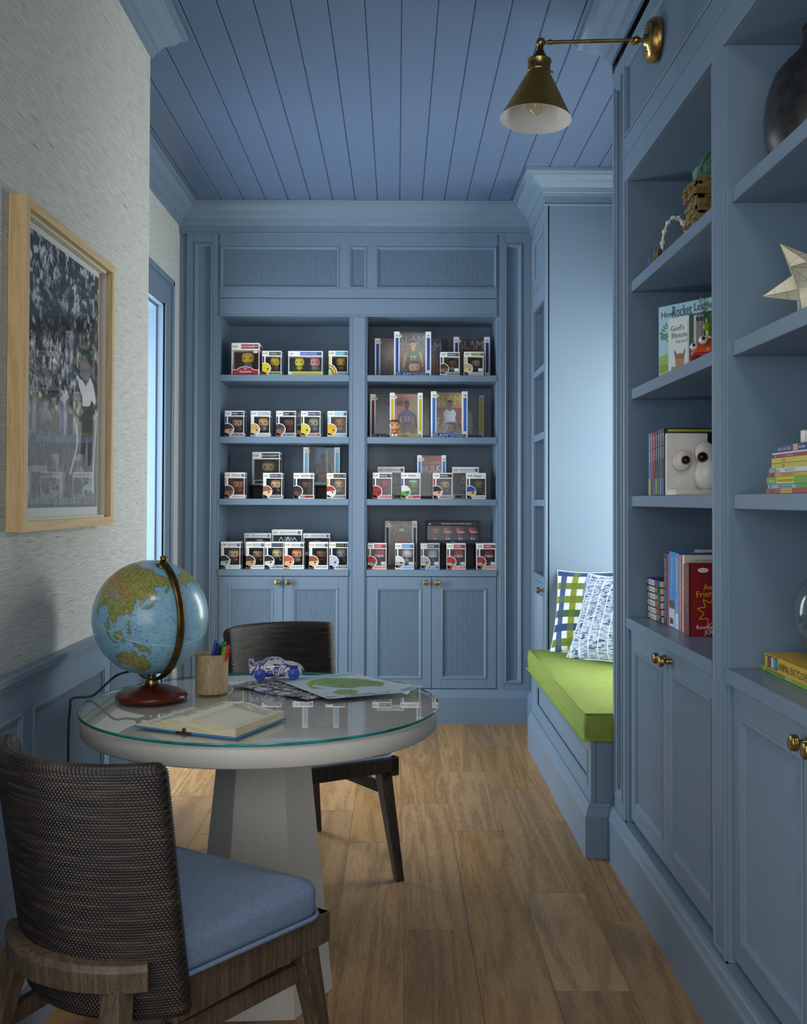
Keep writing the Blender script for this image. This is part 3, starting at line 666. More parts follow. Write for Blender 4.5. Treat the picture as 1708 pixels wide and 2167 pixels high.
# ---- chairs
def mat_rope(name, c1, c2, c3):
    m, nt, b = nodes(name); N = nt.nodes
    uv = N.new('ShaderNodeUVMap'); sp = N.new('ShaderNodeSeparateXYZ'); L(nt, uv.outputs[0], sp.inputs[0])
    # strands: diagonal stripes along each rope row (u in metres along the rope, v in rows)
    a = N.new('ShaderNodeMath'); a.operation = 'MULTIPLY'; a.inputs[1].default_value = 2 * PI / .0075; L(nt, sp.outputs[0], a.inputs[0])
    c = N.new('ShaderNodeMath'); c.operation = 'MULTIPLY_ADD'; c.inputs[1].default_value = 2.6
    f0 = N.new('ShaderNodeMath'); f0.operation = 'FLOOR'; L(nt, sp.outputs[1], f0.inputs[0]); f1 = N.new('ShaderNodeMath'); f1.operation = 'FRACT'; L(nt, sp.outputs[1], f1.inputs[0])
    f2 = N.new('ShaderNodeMath'); f2.operation = 'MULTIPLY'; f2.inputs[1].default_value = 2.17; L(nt, f0.outputs[0], f2.inputs[0]); L(nt, f1.outputs[0], c.inputs[0]); L(nt, f2.outputs[0], c.inputs[2])
    d = N.new('ShaderNodeMath'); d.operation = 'ADD'; L(nt, a.outputs[0], d.inputs[0]); L(nt, c.outputs[0], d.inputs[1])
    s_ = N.new('ShaderNodeMath'); s_.operation = 'SINE'; L(nt, d.outputs[0], s_.inputs[0])
    fl = N.new('ShaderNodeMath'); fl.operation = 'FLOOR'; L(nt, sp.outputs[1], fl.inputs[0])
    cb = N.new('ShaderNodeCombineXYZ'); m1 = N.new('ShaderNodeMath'); m1.operation = 'MULTIPLY'; m1.inputs[1].default_value = 9; L(nt, sp.outputs[0], m1.inputs[0])
    m2 = N.new('ShaderNodeMath'); m2.operation = 'MULTIPLY'; m2.inputs[1].default_value = 3.7; L(nt, fl.outputs[0], m2.inputs[0])
    L(nt, m1.outputs[0], cb.inputs[0]); L(nt, m2.outputs[0], cb.inputs[1])
    n = N.new('ShaderNodeTexNoise'); n.inputs['Scale'].default_value = 1.0; n.inputs['Detail'].default_value = 3; L(nt, cb.outputs[0], n.inputs['Vector'])
    cr = N.new('ShaderNodeValToRGB'); e = cr.color_ramp.elements; e[0].position = .32; e[0].color = hx(c1); e[1].position = .7; e[1].color = hx(c3); k = e.new(.5); k.color = hx(c2)
    L(nt, n.outputs['Fac'], cr.inputs[0])
    mr = N.new('ShaderNodeMapRange'); mr.inputs[1].default_value = -1; mr.inputs[2].default_value = 1; mr.inputs[3].default_value = .62; mr.inputs[4].default_value = 1.12; L(nt, s_.outputs[0], mr.inputs[0])
    mx = N.new('ShaderNodeMix'); mx.data_type = 'RGBA'; mx.blend_type = 'MULTIPLY'; mx.inputs[0].default_value = 1
    L(nt, cr.outputs[0], mx.inputs[6]); L(nt, mr.outputs[0], mx.inputs[7]); L(nt, mx.outputs[2], b.inputs['Base Color'])
    bp = N.new('ShaderNodeBump'); bp.inputs['Strength'].default_value = .6; bp.inputs['Distance'].default_value = .0009; L(nt, s_.outputs[0], bp.inputs['Height']); L(nt, bp.outputs[0], b.inputs['Normal'])
    b.inputs['Roughness'].default_value = .42
    return m
ROPE = mat_rope('dark_woven_rope', '#191412', '#2C2420', '#4A3F35')
DENIM = mat_noise('blue_chenille', '#70849F', '#8297B4', 260, .9, vec=(1, 1, 1), bump=.5, dist=.002, detail=6)
def rope_shell(parent):
    rows = 92; z0, z1 = .345, .818; th = .0195; per = 2
    hwb, hwt = .190, .200
    na = 44
    def plan(v):     # v 0..1 up the back ; returns closed loop of (x, y)
        hw = hwb + (hwt - hwb) * v; dy = -.078 * v
        sag = .095; yw = -.098
        if v < .14: pass
        # circle arc through (-hw,yw),(0,yw-sag),(hw,yw)
        R = (hw * hw + sag * sag) / (2 * sag); A = math.asin(min(1, hw / R)); cyy = yw - sag + R
        return R, A, cyy + dy
    vs = []; uvs = []; rings = []
    nr = rows * 3
    for r in range(nr + 1):
        v = r / nr; z = z0 + (z1 - z0) * v; R, A, cy = plan(v)
        ridge = .0026 * abs(math.sin(PI * (r / 3)))
        # round the top and the bottom edge of the shell
        et = min(1, (1 - v) * (z1 - z0) / .022); eb = min(1, v * (z1 - z0) / .015)
        t = th * math.sqrt(max(0, 1 - (1 - et) ** 2)) * math.sqrt(max(.05, 1 - (1 - eb) ** 2)) + ridge * (1 if et > .05 else 0)
        if r == nr: z += .0
        ring = []
        for i in range(na + 1):     # outside, left wing -> right wing
            a = -A + 2 * A * i / na; ring.append(((R + t) * math.sin(a), cy - (R + t) * math.cos(a), (R + t) * a))
        for i in range(1, 4):       # right end
            q = PI * i / 4; rr = R + t * math.cos(q); ex = t * math.sin(q)
            ring.append((rr * math.sin(A) + ex * math.cos(A), cy - rr * math.cos(A) + ex * math.sin(A), R * A + .012 * i))
        for i in range(na + 1):
            a = A - 2 * A * i / na; ring.append(((R - t) * math.sin(a), cy - (R - t) * math.cos(a), R * A + .05 + (R - t) * (A - a)))
        for i in range(1, 4):
            q = PI * i / 4; rr = R - t * math.cos(q); ex = t * math.sin(q)
            ring.append((-(rr * math.sin(A) + ex * math.cos(A)), cy - rr * math.cos(A) + ex * math.sin(A), 3 * R * A + .05 + .012 * i))
        n = len(ring)
        for (x, y, u) in ring: vs.append((x, y, z)); uvs.append((u, r / 3))
    fs = []
    for r in range(nr):
        for i in range(n): j = (i + 1) % n; fs.append((r * n + i, r * n + j, (r + 1) * n + j, (r + 1) * n + i))
    fs.append(tuple(range(n))[::-1]); fs.append(tuple(nr * n + i for i in range(n)))
    me = bpy.data.meshes.new('backrest'); me.from_pydata(vs, [], fs); me.materials.append(ROPE)
    uv = me.uv_layers.new(name='UVMap')
    li = np.zeros(len(me.loops), dtype=np.int32); me.loops.foreach_get('vertex_index', li)
    U = np.array(uvs, dtype=np.float32)[li]; uv.data.foreach_set('uv', U.ravel())
    me.polygons.foreach_set('use_smooth', [True] * len(fs))
    o = bpy.data.objects.new('backrest', me); C.objects.link(o); o.parent = parent; return o
def cushion_mesh(mb, hw_f, hw_b, y0, y1, z0, z1, m, crown=.018, r=.05, n=56):
    """upholstered seat: trapezoid with rounded corners; rings from the underside up and in"""
    def outline(inset):
        pts = []
        cs = [(-hw_b + inset, y0 + inset), (hw_b - inset, y0 + inset), (hw_f - inset, y1 - inset), (-hw_f + inset, y1 - inset)]
        rr = max(.004, r - inset)
        for k, (x, y) in enumerate(cs):
            cx = x + (rr if x < 0 else -rr); cy = y + (rr if k < 2 else -rr)
            a0 = [PI, 1.5 * PI, 0, .5 * PI][k]
            for i in range(9): a = a0 + PI / 2 * i / 8; pts.append((cx + rr * math.cos(a), cy + rr * math.sin(a)))
        return pts
    prof = [(.012, z0), (.002, z0 + .006), (0, z0 + .016), (0, z1 - .018), (.003, z1 - .008), (.010, z1 - .001), (.022, z1 + .003), (.05, z1 + crown * .55), (.09, z1 + crown * .85), (.14, z1 + crown), (.19, z1 + crown * 1.05)]
    vs = []; n = 36
    for ins, z in prof: vs += [(x, y, z) for x, y in outline(ins)]
    fs = []
    for k in range(len(prof) - 1):
        for i in range(n): j = (i + 1) % n; fs.append((k * n + i, k * n + j, (k + 1) * n + j, (k + 1) * n + i))
    mb.add(vs, fs, m, None, True); mb.add(vs[-n:], [tuple(range(n))], m, None, True); mb.add(vs[:n], [tuple(range(n))[::-1]], m)
    return outline
def make_chair(label, loc, rz, wood, tilt=0):
    c = thing('dining_chair', label, 'chair', loc, rz, None)
    rope_shell(c)
    m_ = MB(); ol = cushion_mesh(m_, .234, .186, -.16, .285, .408, .474, DENIM, crown=.028); s = m_.build('seat_cushion', c)
    m_ = MB(); pts = [(x, y, .4105) for x, y in ol(-.003)]; m_.tube(pts + [pts[0]], .005, 6, DENIM, cap=False); m_.build('piping', s)
    m_ = MB()   # seat frame: side rails deepen towards the back, front rail
    for sx in (-1, 1):
        a = [(sx * .240, .297), (sx * .208, .297), (sx * .150, -.10), (sx * .180, -.10)]
        m_.hull8([(x, y, .345 if y > 0 else .322) for x, y in a], [(x, y, .408) for x, y in a], wood)
    m_.hull8([(-.240, .297, .358), (.240, .297, .358), (.238, .271, .358), (-.238, .271, .358)], [(-.240, .297, .408), (.240, .297, .408), (.238, .271, .408), (-.238, .271, .408)], wood)
    m_.box(-.17, .17, -.15, .28, .385, .408, wood)
    m_.build('seat_frame', c, bevel=.003)
    for sx in (-1, 1):   # front legs
        m_ = MB(); t = .021; b = .014
        m_.hull8([(sx * .228 + b * i, .318 + b * j, 0) for i, j in ((-1, -1), (1, -1), (1, 1), (-1, 1))], [(sx * .205 + t * i, .235 + t * 1.4 * j, .385) for i, j in ((-1, -1), (1, -1), (1, 1), (-1, 1))], wood)
        m_.build('leg', c, bevel=.003)
        m_ = MB()
        m_.hull8([(sx * .205 + b * 1.3 * i, -.28 + b * j, 0) for i, j in ((-1, -1), (1, -1), (1, 1), (-1, 1))], [(sx * .135 + t * 1.15 * i, -.200 + t * .9 * j, .425) for i, j in ((-1, -1), (1, -1), (1, 1), (-1, 1))], GWOOD if wood is GWOOD else wood)
        m_.build('leg', c, bevel=.003)
        m_ = MB(); m_.hull8([(sx * .205 - .01, .25, .278), (sx * .205 + .01, .25, .278), (sx * .150 + .01, -.22, .278), (sx * .150 - .01, -.22, .278)], [(sx * .203 - .01, .245, .316), (sx * .203 + .01, .245, .316), (sx * .148 + .01, -.21, .316), (sx * .148 - .01, -.21, .316)], wood)
        m_.build('stretcher', c, bevel=.002)
    m_ = MB(); m_.box(-.165, .165, -.02, .02, .280, .314, wood); m_.build('stretcher', c, bevel=.002)
    # curved rear rail that wraps the shell and sits on the rear legs
    m_ = MB(); hw, sag, yw = .165, .072, -.156; R = (hw * hw + sag * sag) / (2 * sag); A = math.asin(hw / R); cy = yw - sag + R; n = 24; vs = []
    for i in range(n + 1):
        a = -A + 2 * A * i / n
        for rr, z in ((R, .420), (R + .034, .416), (R + .037, .454), (R + .028, .463), (R + .004, .465)): vs.append((rr * math.sin(a), cy - rr * math.cos(a), z))
    fs = [];
    for i in range(n):
        for k in range(5): j = (k + 1) % 5; fs.append((i * 5 + k, i * 5 + j, (i + 1) * 5 + j, (i + 1) * 5 + k))
    m_.add(vs, fs + [tuple(range(5))[::-1], tuple(range(n * 5, n * 5 + 5))], GWOOD if wood is GWOOD else wood, None, False)
    m_.build('back_rail', c, bevel=.002)
    return c
make_chair('near dining chair with dark rope back seen from behind, blue seat pad', (-.500, 2.045, 0), math.radians(-32), GWOOD)
make_chair('far dining chair beyond the round table, facing the camera, near-black legs', (-.347, 3.60, 0), math.radians(-150), DWOOD)

# ---- window seat cushion and pillows
LIME = mat_noise('lime_linen', '#75893A', '#86993F', 170, .85, vec=(.25, 1, 1), bump=.25, dist=.002, detail=5, lo=.3, hi=.7)
cu = thing('seat_cushion', 'long lime green piped cushion on the window seat', 'cushion', (1.08, (SY0 + SY1) / 2, .4145))
hx_, hy_ = .395, (SY1 - SY0) / 2 - .006
nu, nv = 26, 70
vs = []; fs = []
def cpos(u, v, top):
    x = -hx_ + 2 * hx_ * u; y = -hy_ + 2 * hy_ * v
    w = min(1, min(u, 1 - u) * 2 * hx_ / .10); q = min(1, min(v, 1 - v) * 2 * hy_ / .12)
    h = .014 * math.sin(w * PI / 2) * math.sin(q * PI / 2) + .0035 * math.sin(y * 9 + 2 * math.sin(x * 7)) * w
    return x, y, h
m_ = MB()
ring0 = [(-hx_ + .012, -hy_ + .012), (hx_ - .012, -hy_ + .012), (hx_ - .012, hy_ - .012), (-hx_ + .012, hy_ - .012)]
for j in range(nv + 1):
    for i in range(nu + 1):
        x, y, h = cpos(i / nu, j / nv, 1); vs.append((x, y, .092 + h))
for j in range(nv):
    for i in range(nu): a = j * (nu + 1) + i; fs.append((a, a + 1, a + nu + 2, a + nu + 1))
m_.add(vs, fs, LIME, None, True)
edge = [(i, 0) for i in range(nu + 1)] + [(nu, j) for j in range(1, nv + 1)] + [(i, nv) for i in range(nu - 1, -1, -1)] + [(0, j) for j in range(nv - 1, 0, -1)]
E_ = [vs[j * (nu + 1) + i] for i, j in edge]; k = len(E_)
lv = []
for d_, z in ((0, .0925), (.006, .075), (.008, .045), (.005, .016), (-.004, .004), (-.02, 0)):
    for x, y, zz in E_:
        wob = .0025 * math.sin(y * 21 + x * 5) if d_ > 0 else 0
        lv.append((x + math.copysign(min(d_ + wob, 1), x) * (1 if abs(abs(x) - hx_) < .001 else 0), y + math.copysign(d_, y) * (1 if abs(abs(y) - hy_) < .001 else 0), z))
m_.add(lv, [(r * k + i, r * k + (i + 1) % k, (r + 1) * k + (i + 1) % k, (r + 1) * k + i) for r in range(5) for i in range(k)], LIME, None, True)
m_.add(lv[-k:], [tuple(range(k))], LIME); m_.build('cushion_body', cu)
m_ = MB(); m_.tube([(x * 1.004, y * 1.001, .0925 + .002 * math.sin(y * 13)) for x, y, z in E_] + [E_[0]], .0045, 6, LIME, cap=False)
m_.tube([(x * 1.01, y * 1.003, .014) for x, y, z in E_] + [(E_[0][0] * 1.01, E_[0][1] * 1.003, .014)], .004, 6, LIME, cap=False); m_.build('piping', cu)
FABR = mat_vcol('printed_cotton', .9, .2, bump=.25)
def pillow(name, label, loc, rot, w, h, t, colf, back, pip):
    p = thing(name, label, 'pillow', loc); p.rotation_mode = 'XYZ'; p.rotation_euler = rot
    def shape(U, V, s):
        a = 2 * U - 1; b = 2 * V - 1
        ex = 1 - .085 * (1 - b * b) * 1; ey = 1 - .085 * (1 - a * a)
        x = a * w / 2 * (1 - .075 * (1 - np.abs(b) ** 2.2)) ; z = b * h / 2 * (1 - .075 * (1 - np.abs(a) ** 2.2))
        th = t / 2 * ((1 - np.abs(a) ** 2.6) * (1 - np.abs(b) ** 2.6)) ** .55
        th = th * (1 + .05 * np.sin(6 * a + 3 * b))
        return x, s * th, z + h / 2
    grid_obj('front_cover', 170, 170, lambda U, V: shape(U, V, -1), colf, FABR, p)
    grid_obj('back_cover', 40, 40, lambda U, V: shape(U, V, 1), lambda u, v: np.tile(hx3(back), (len(u), 1)), FABR, p)
    m_ = MB(); pts = []
    for i in range(120):
        q = i / 120 * 4; k = int(q); f = q - k
        U, V = [(f, 0), (1, f), (1 - f, 1), (0, 1 - f)][k]
        x, y, z = shape(np.array([U]), np.array([V]), -1); pts.append((float(x[0]), 0, float(z[0])))
    m_.tube(pts + [pts[0]], .0035, 6, flat(pip, .8), cap=False); m_.build('piping', p)
    return p
def plaid(u, v):
    n = 11.5; cols = ['#FFFFFF', '#35508A', '#6F8F2E', '#8CA0BE', '#3E6A3C']
    r = np.zeros((len(u), 3)); a = u * n + .2; b = v * n + .3; ia = np.floor(a).astype(int); ib = np.floor(b).astype(int)
    hor = ['#F2F3F0', '#76883E', '#F2F3F0', '#37507F', '#F2F3F0', '#4A6B45', '#F2F3F0', '#7E9338']
    ver = ['#F2F3F0', '#46608C', '#F2F3F0', '#8A9A3A', '#F2F3F0', '#8FA5C4', '#F2F3F0', '#4E6E4A']
    H = np.array([hx3(c) for c in hor]); V_ = np.array([hx3(c) for c in ver])
    hh = H[ib % 8]; vv = V_[ia % 8]; white = hx3('#F2F3F0')
    r = hh * vv / white; wash = .82 + .34 * fbm(u * 30, v * 30)[:, None]
    both = ((ia % 2 == 1) & (ib % 2 == 1))[:, None]
    r = np.where(both, (hh + vv) / 2 * .8, r)
    return np.clip(r * wash, 0, 1)
def dashes(u, v):
    base = hx3('#C9D6E6'); dark = hx3('#3D5478'); white = hx3('#F4F7FA')
    k = vnoise(u * 26 + 5, v * 150); k2 = vnoise(u * 9 + 50, v * 40)
    t = np.clip((k - .45) * 5, 0, 1) * np.clip(.3 + k2, 0, 1)
    r = base * (1 - t[:, None]) + dark * t[:, None]
    s = (np.abs((u * 8.0 + .03 * np.sin(v * 9)) % 1 - .5) < .05)
    return np.where(s[:, None], white, r)
zc = .4145 + .105
pillow('throw_pillow', 'plaid green, navy and white pillow at the far end of the window seat', (.950, 5.025, zc - .002), (math.radians(-17), math.radians(-3), math.radians(-36)), .43, .43, .13, plaid, '#F0F0EC', '#E8EAEC')
pillow('throw_pillow', 'pale blue dashed pillow leaning in front of the plaid one', (.970, 4.745, zc - .002), (math.radians(-26), math.radians(-2), math.radians(-48)), .46, .45, .14, dashes, '#C9D6E6', '#DCE6F0')

# ---- wall sconce
sc = thing('wall_sconce', 'brass wall lamp with a cone shade on a swing arm', 'wall lamp', (XR, 3.034, 2.668))
TX_ = TM((0, 0, 0), (0, 1, 0), (0, 0, 1), (-1, 0, 0))
m_ = MB(); m_.lathe([(.066, 0), (.066, .016), (.062, .019), (.062, .023), (.056, .027), (.054, .030), (.02, .031), (.018, .04), (0, .04)], 48, BRASS, TX_)
for a in (-1, 1): m_.lathe([(.004, .030), (.004, .036), (0, .038)], 10, BRASS, TX_ @ Matrix.Translation((a * .008, -.042 if a < 0 else .044, 0)))
m_.build('backplate', sc)
m_ = MB(); m_.tube([(-.03, 0, 0), (-.052, 0, 0)], .006, 12, BRASS); m_.sell((-.062, 0, 0), (.0125,) * 3, BRASS); m_.tube([(-.066, 0, -.004), (-.074, 0, -.014)], [.007, .004], 10, BRASS)
m_.tube([(-.074, 0, .0), (-.082, 0, 0), (-.0821, 0, 0)], [.0085, .0085, .006], 14, BRASS)
m_.tube([(-.07, 0, 0), (-.335, 0, -.008)], .0058, 16, BRASS); m_.tube([(-.318, 0, -.0075), (-.326, 0, -.0077)], .0085, 14, BRASS)
m_.sell((-.350, 0, -.0085), (.0145,) * 3, BRASS); m_.build('arm', sc)
hd = rootobj('lamp_head', (-.350, 0, -.0085)); hd.parent = sc; hd.rotation_euler = (math.radians(-4), math.radians(-4), 0)
# the head's root is a mesh (stem) so that its pieces stay parts of the lamp
bpy.data.objects.remove(hd)
THD = Matrix.Translation((-.350, 0, -.0085)) @ Matrix.Rotation(math.radians(4), 4, 'Y') @ Matrix.Rotation(math.radians(-3), 4, 'X')
m_ = MB(); m_.lathe([(.0, -.005), (.009, -.012), (.009, -.026), (.014, -.028), (.014, -.036), (.020, -.040), (.020, -.046), (.030, -.052), (.036, -.056), (.036, -.060), (.034, -.062), (.034, -.086), (.036, -.089), (.034, -.093), (.031, -.095)], 40, BRASS, THD)
for k in range(3):
    a = k * 2 * PI / 3 + .1; m_.tube([(.033 * math.cos(a), .033 * math.sin(a), -.086), (.044 * math.cos(a), .044 * math.sin(a), -.086)], [.003, .0035], 8, BRASS, THD)
m_.build('socket_cup', sc)
WENAM = flat('#F1EFEA', .35)
m_ = MB(); m_.lathe([(.031, -.086), (.034, -.095), (.107, -.238)], 64, BRASSS, THD, cap=False); m_.lathe([(.107, -.238), (.1055, -.2385), (.0325, -.0955), (.030, -.088), (0, -.088)], 64, WENAM, THD, cap=False)
m_.build('lamp_shade', sc, recalc=False)
BULB = mat_glass('bulb_glass', (1, .95, .82, 1), strength=1.5)
m_ = MB(); m_.lathe([(.012, -.09), (.013, -.12), (.022, -.150), (.030, -.175), (.031, -.19), (.026, -.208), (.014, -.220), (.004, -.225), (0, -.232)], 24, BULB, THD, cap=False); m_.lathe([(.012, -.088), (.013, -.12), (.0, -.121)], 16, BRASS, THD); m_.lathe([(.003, -.12), (.003, -.19), (0, -.195)], 8, flat('#D8B070', .4), THD); m_.build('bulb', sc)

# ---- framed photograph on the left wall
pf = thing('framed_photograph', 'black and white photograph of a child with a hose in a deep pale oak frame', 'picture', (XW, 2.665, 1.59))
TP = TM((0, 0, 0), (0, 1, 0), (0, 0, 1), (1, 0, 0)); hw, hh, dp, fw = .362, .386, .042, .024
m_ = MB(); m_.hull8([(-hw, -hh, .001), (-hw, hh, .001), (-hw + fw, hh - fw, .001), (-hw + fw, -hh + fw, .001)], [(-hw, -hh, dp), (-hw, hh, dp), (-hw + fw, hh - fw, dp), (-hw + fw, -hh + fw, dp)], OAKZ, TP); m_.build('frame_side', pf)
m_ = MB(); m_.hull8([(hw, -hh, .001), (hw, hh, .001), (hw - fw, hh - fw, .001), (hw - fw, -hh + fw, .001)], [(hw, -hh, dp), (hw, hh, dp), (hw - fw, hh - fw, dp), (hw - fw, -hh + fw, dp)], OAKZ, TP); m_.build('frame_side', pf)
for s_ in (-1, 1):
    m_ = MB(); m_.hull8([(-hw, s_ * hh, .001), (hw, s_ * hh, .001), (hw - fw, s_ * (hh - fw), .001), (-hw + fw, s_ * (hh - fw), .001)], [(-hw, s_ * hh, dp), (hw, s_ * hh, dp), (hw - fw, s_ * (hh - fw), dp), (-hw + fw, s_ * (hh - fw), dp)], OAKY, TP); m_.build('frame_rail', pf)
LINEN = mat_noise('cream_liner', '#CFC8B4', '#DDD7C6', 300, .8, bump=.1)
m_ = MB(); iw, ih = hw - fw, hh - fw
for (a, b, c_, d) in ((-iw, -iw + .006, -ih, ih), (iw - .006, iw, -ih, ih), (-iw, iw, -ih, -ih + .006), (-iw, iw, ih - .006, ih)): m_.box(a, b, c_, d, .006, .026, LINEN, TP)
m_.build('liner', pf)
m_ = MB(); m_.box(-iw, iw, -ih, ih, .002, .008, flat('#E9EAEB', .8), TP); m_.build('print_margin', pf)
def photo(u, v):
    x = u; y = v
    fol = fbm(x * 26, y * 34, 5); fine = fbm(x * 90 + 9, y * 60, 3); g = np.clip((fol - .46) * 3.2 + (fine - .5) * 1.6, 0, 1) ** 1.3 * .55 + .015
    g *= np.clip(.35 + 1.1 * fbm(x * 5, y * 6, 2), 0, 1)
    drk = np.exp(-((x - .5) ** 2 / .1 + (y - .70) ** 2 / .012)); g = g * (1 - .85 * drk)
    lit = np.exp(-((x - .42) ** 2 / .03 + (y - .60) ** 2 / .005)); g = np.clip(g + lit * np.clip((fine - .4) * 2, 0, 1) * .5, 0, 1)
    grass = .05 + .16 * fbm(x * 120, y * 40, 3) + .10 * fbm(x * 260, y * 130, 2); w = np.clip((.42 - y) * 12, 0, 1); g = g * (1 - w) + grass * w
    band = np.exp(-((y - .375) ** 2 / .0012)); g = g + band * .12 * fbm(x * 30, y * 30, 2)
    # spray fan to the left from the nozzle at (.43,.46)
    dx = .45 - x; dy = y - .455; ang = dy / np.maximum(dx, 1e-4); fan = (dx > 0) & (ang < .42) & (ang > -.12)
    st = fbm(np.arctan(ang) * 60, dx * 6, 3); g = np.where(fan, g * .7 + .22 * np.clip(st * 1.6 - .4, 0, 1) * np.clip(1 - dx * 1.3, .15, 1), g)
    def P(pts, val, tex=0):
        nonlocal g
        k = inpoly(x, y, pts); g = np.where(k, val + tex * (fine - .5), g)
    # child: head, shirt, arms, shorts, legs
    P([(.76, .44), (.80, .40), (.98, .40), (.97, .50), (.92, .47)], .03, .04)
    P([(.72, .59), (.74, .645), (.80, .665), (.88, .655), (.905, .62), (.895, .575), (.87, .55), (.86, .53), (.78, .53), (.745, .55)], .12, .06)
    P([(.78, .665), (.74, .64), (.75, .625), (.80, .635), (.88, .60), (.905, .58), (.915, .62), (.88, .66)], .02, .02)
    P([(.86, .60), (.89, .605), (.89, .575), (.87, .572)], .14)
    P([(.70, .53), (.77, .525), (.82, .505), (.88, .55), (.93, .525), (.97, .46), (.955, .435), (.90, .455), (.88, .43), (.78, .415), (.76, .46), (.72, .49)], .75, .12)
    P([(.70, .50), (.72, .47), (.68, .44), (.60, .425), (.56, .41), (.55, .425), (.64, .455)], .10, .03)
    P([(.95, .44), (.91, .45), (.88, .40), (.72, .375), (.66, .395), (.65, .38), (.73, .35), (.92, .375)], .05, .03)
    P([(.78, .42), (.92, .43), (.93, .33), (.90, .18), (.86, .17), (.84, .30), (.79, .16), (.74, .17), (.76, .30)], .045, .04)
    hose = np.abs(x - (.60 + .10 * np.sin((y - .1) * 9) ** 2)) < .010; g = np.where(hose & (y < .36) & (y > .13), .5, g)
    h2 = np.abs(x - (.955 - .02 * np.sin(y * 12))) < .012; g = np.where(h2 & (y < .42) & (y > .06), .42, g)
    g = np.clip(g * 1.7, .008, .9); return np.stack([g * .97, g * .99, g * 1.05], -1)
mw, mh = .026, .045
grid_obj('print', 260, 300, lambda U, V: ((U * 0 + .0086), (-iw + mw) + (2 * iw - 2 * mw) * U, (-ih + mw + .004) + (2 * ih - 2 * mw) * V), photo, mat_vcol('photo_print', .6, .2), pf, smooth=False)
m_ = MB(); m_.box(-iw, iw, -ih, ih, .014, .0155, mat_glass('picture_glass', (.98, .99, .99, 1), strength=.55), TP); m_.build('glass', pf)

# ================================================================== ON THE TABLE
Z0 = TZ + .0004
# ---- globe
gb = thing('globe', 'lit-type world globe on a cherry wood base with a brass arc', 'globe', (-.642, 2.665, Z0))
m_ = MB(); m_.lathe([(.084, 0), (.092, .004), (.0935, .009), (.090, .014), (.075, .022), (.05, .031), (.028, .0365), (.017, .039), (0, .039)], 64, CHERRY); m_.build('base', gb)
m_ = MB(); m_.lathe([(.018, .038), (.0185, .041), (.016, .05), (.010, .066), (.0065, .076), (.006, .085), (0, .085)], 32, BRASS); m_.build('stem', gb)
GR = .149; gc = Vector((-.004, 0, .213)); az = Vector((.66, -.75, 0)).normalized(); el = math.radians(66.5)
Np = (math.cos(el) * az + math.sin(el) * Vector((0, 0, 1))).normalized()
vd = (Vector((0, 0, 1.28)) - Vector((-.646, 2.665, .971))).normalized(); rt = vd.cross(Vector((0, 0, -1))).normalized(); upv = rt.cross(-vd).normalized() * 1
rt = Vector((0, 0, 1)).cross(vd).normalized(); upv = vd.cross(rt).normalized()
pv = (-.28 * rt - .756 * upv + .592 * vd).normalized(); exg = (pv - pv.dot(Np) * Np).normalized(); eyg = Np.cross(exg)
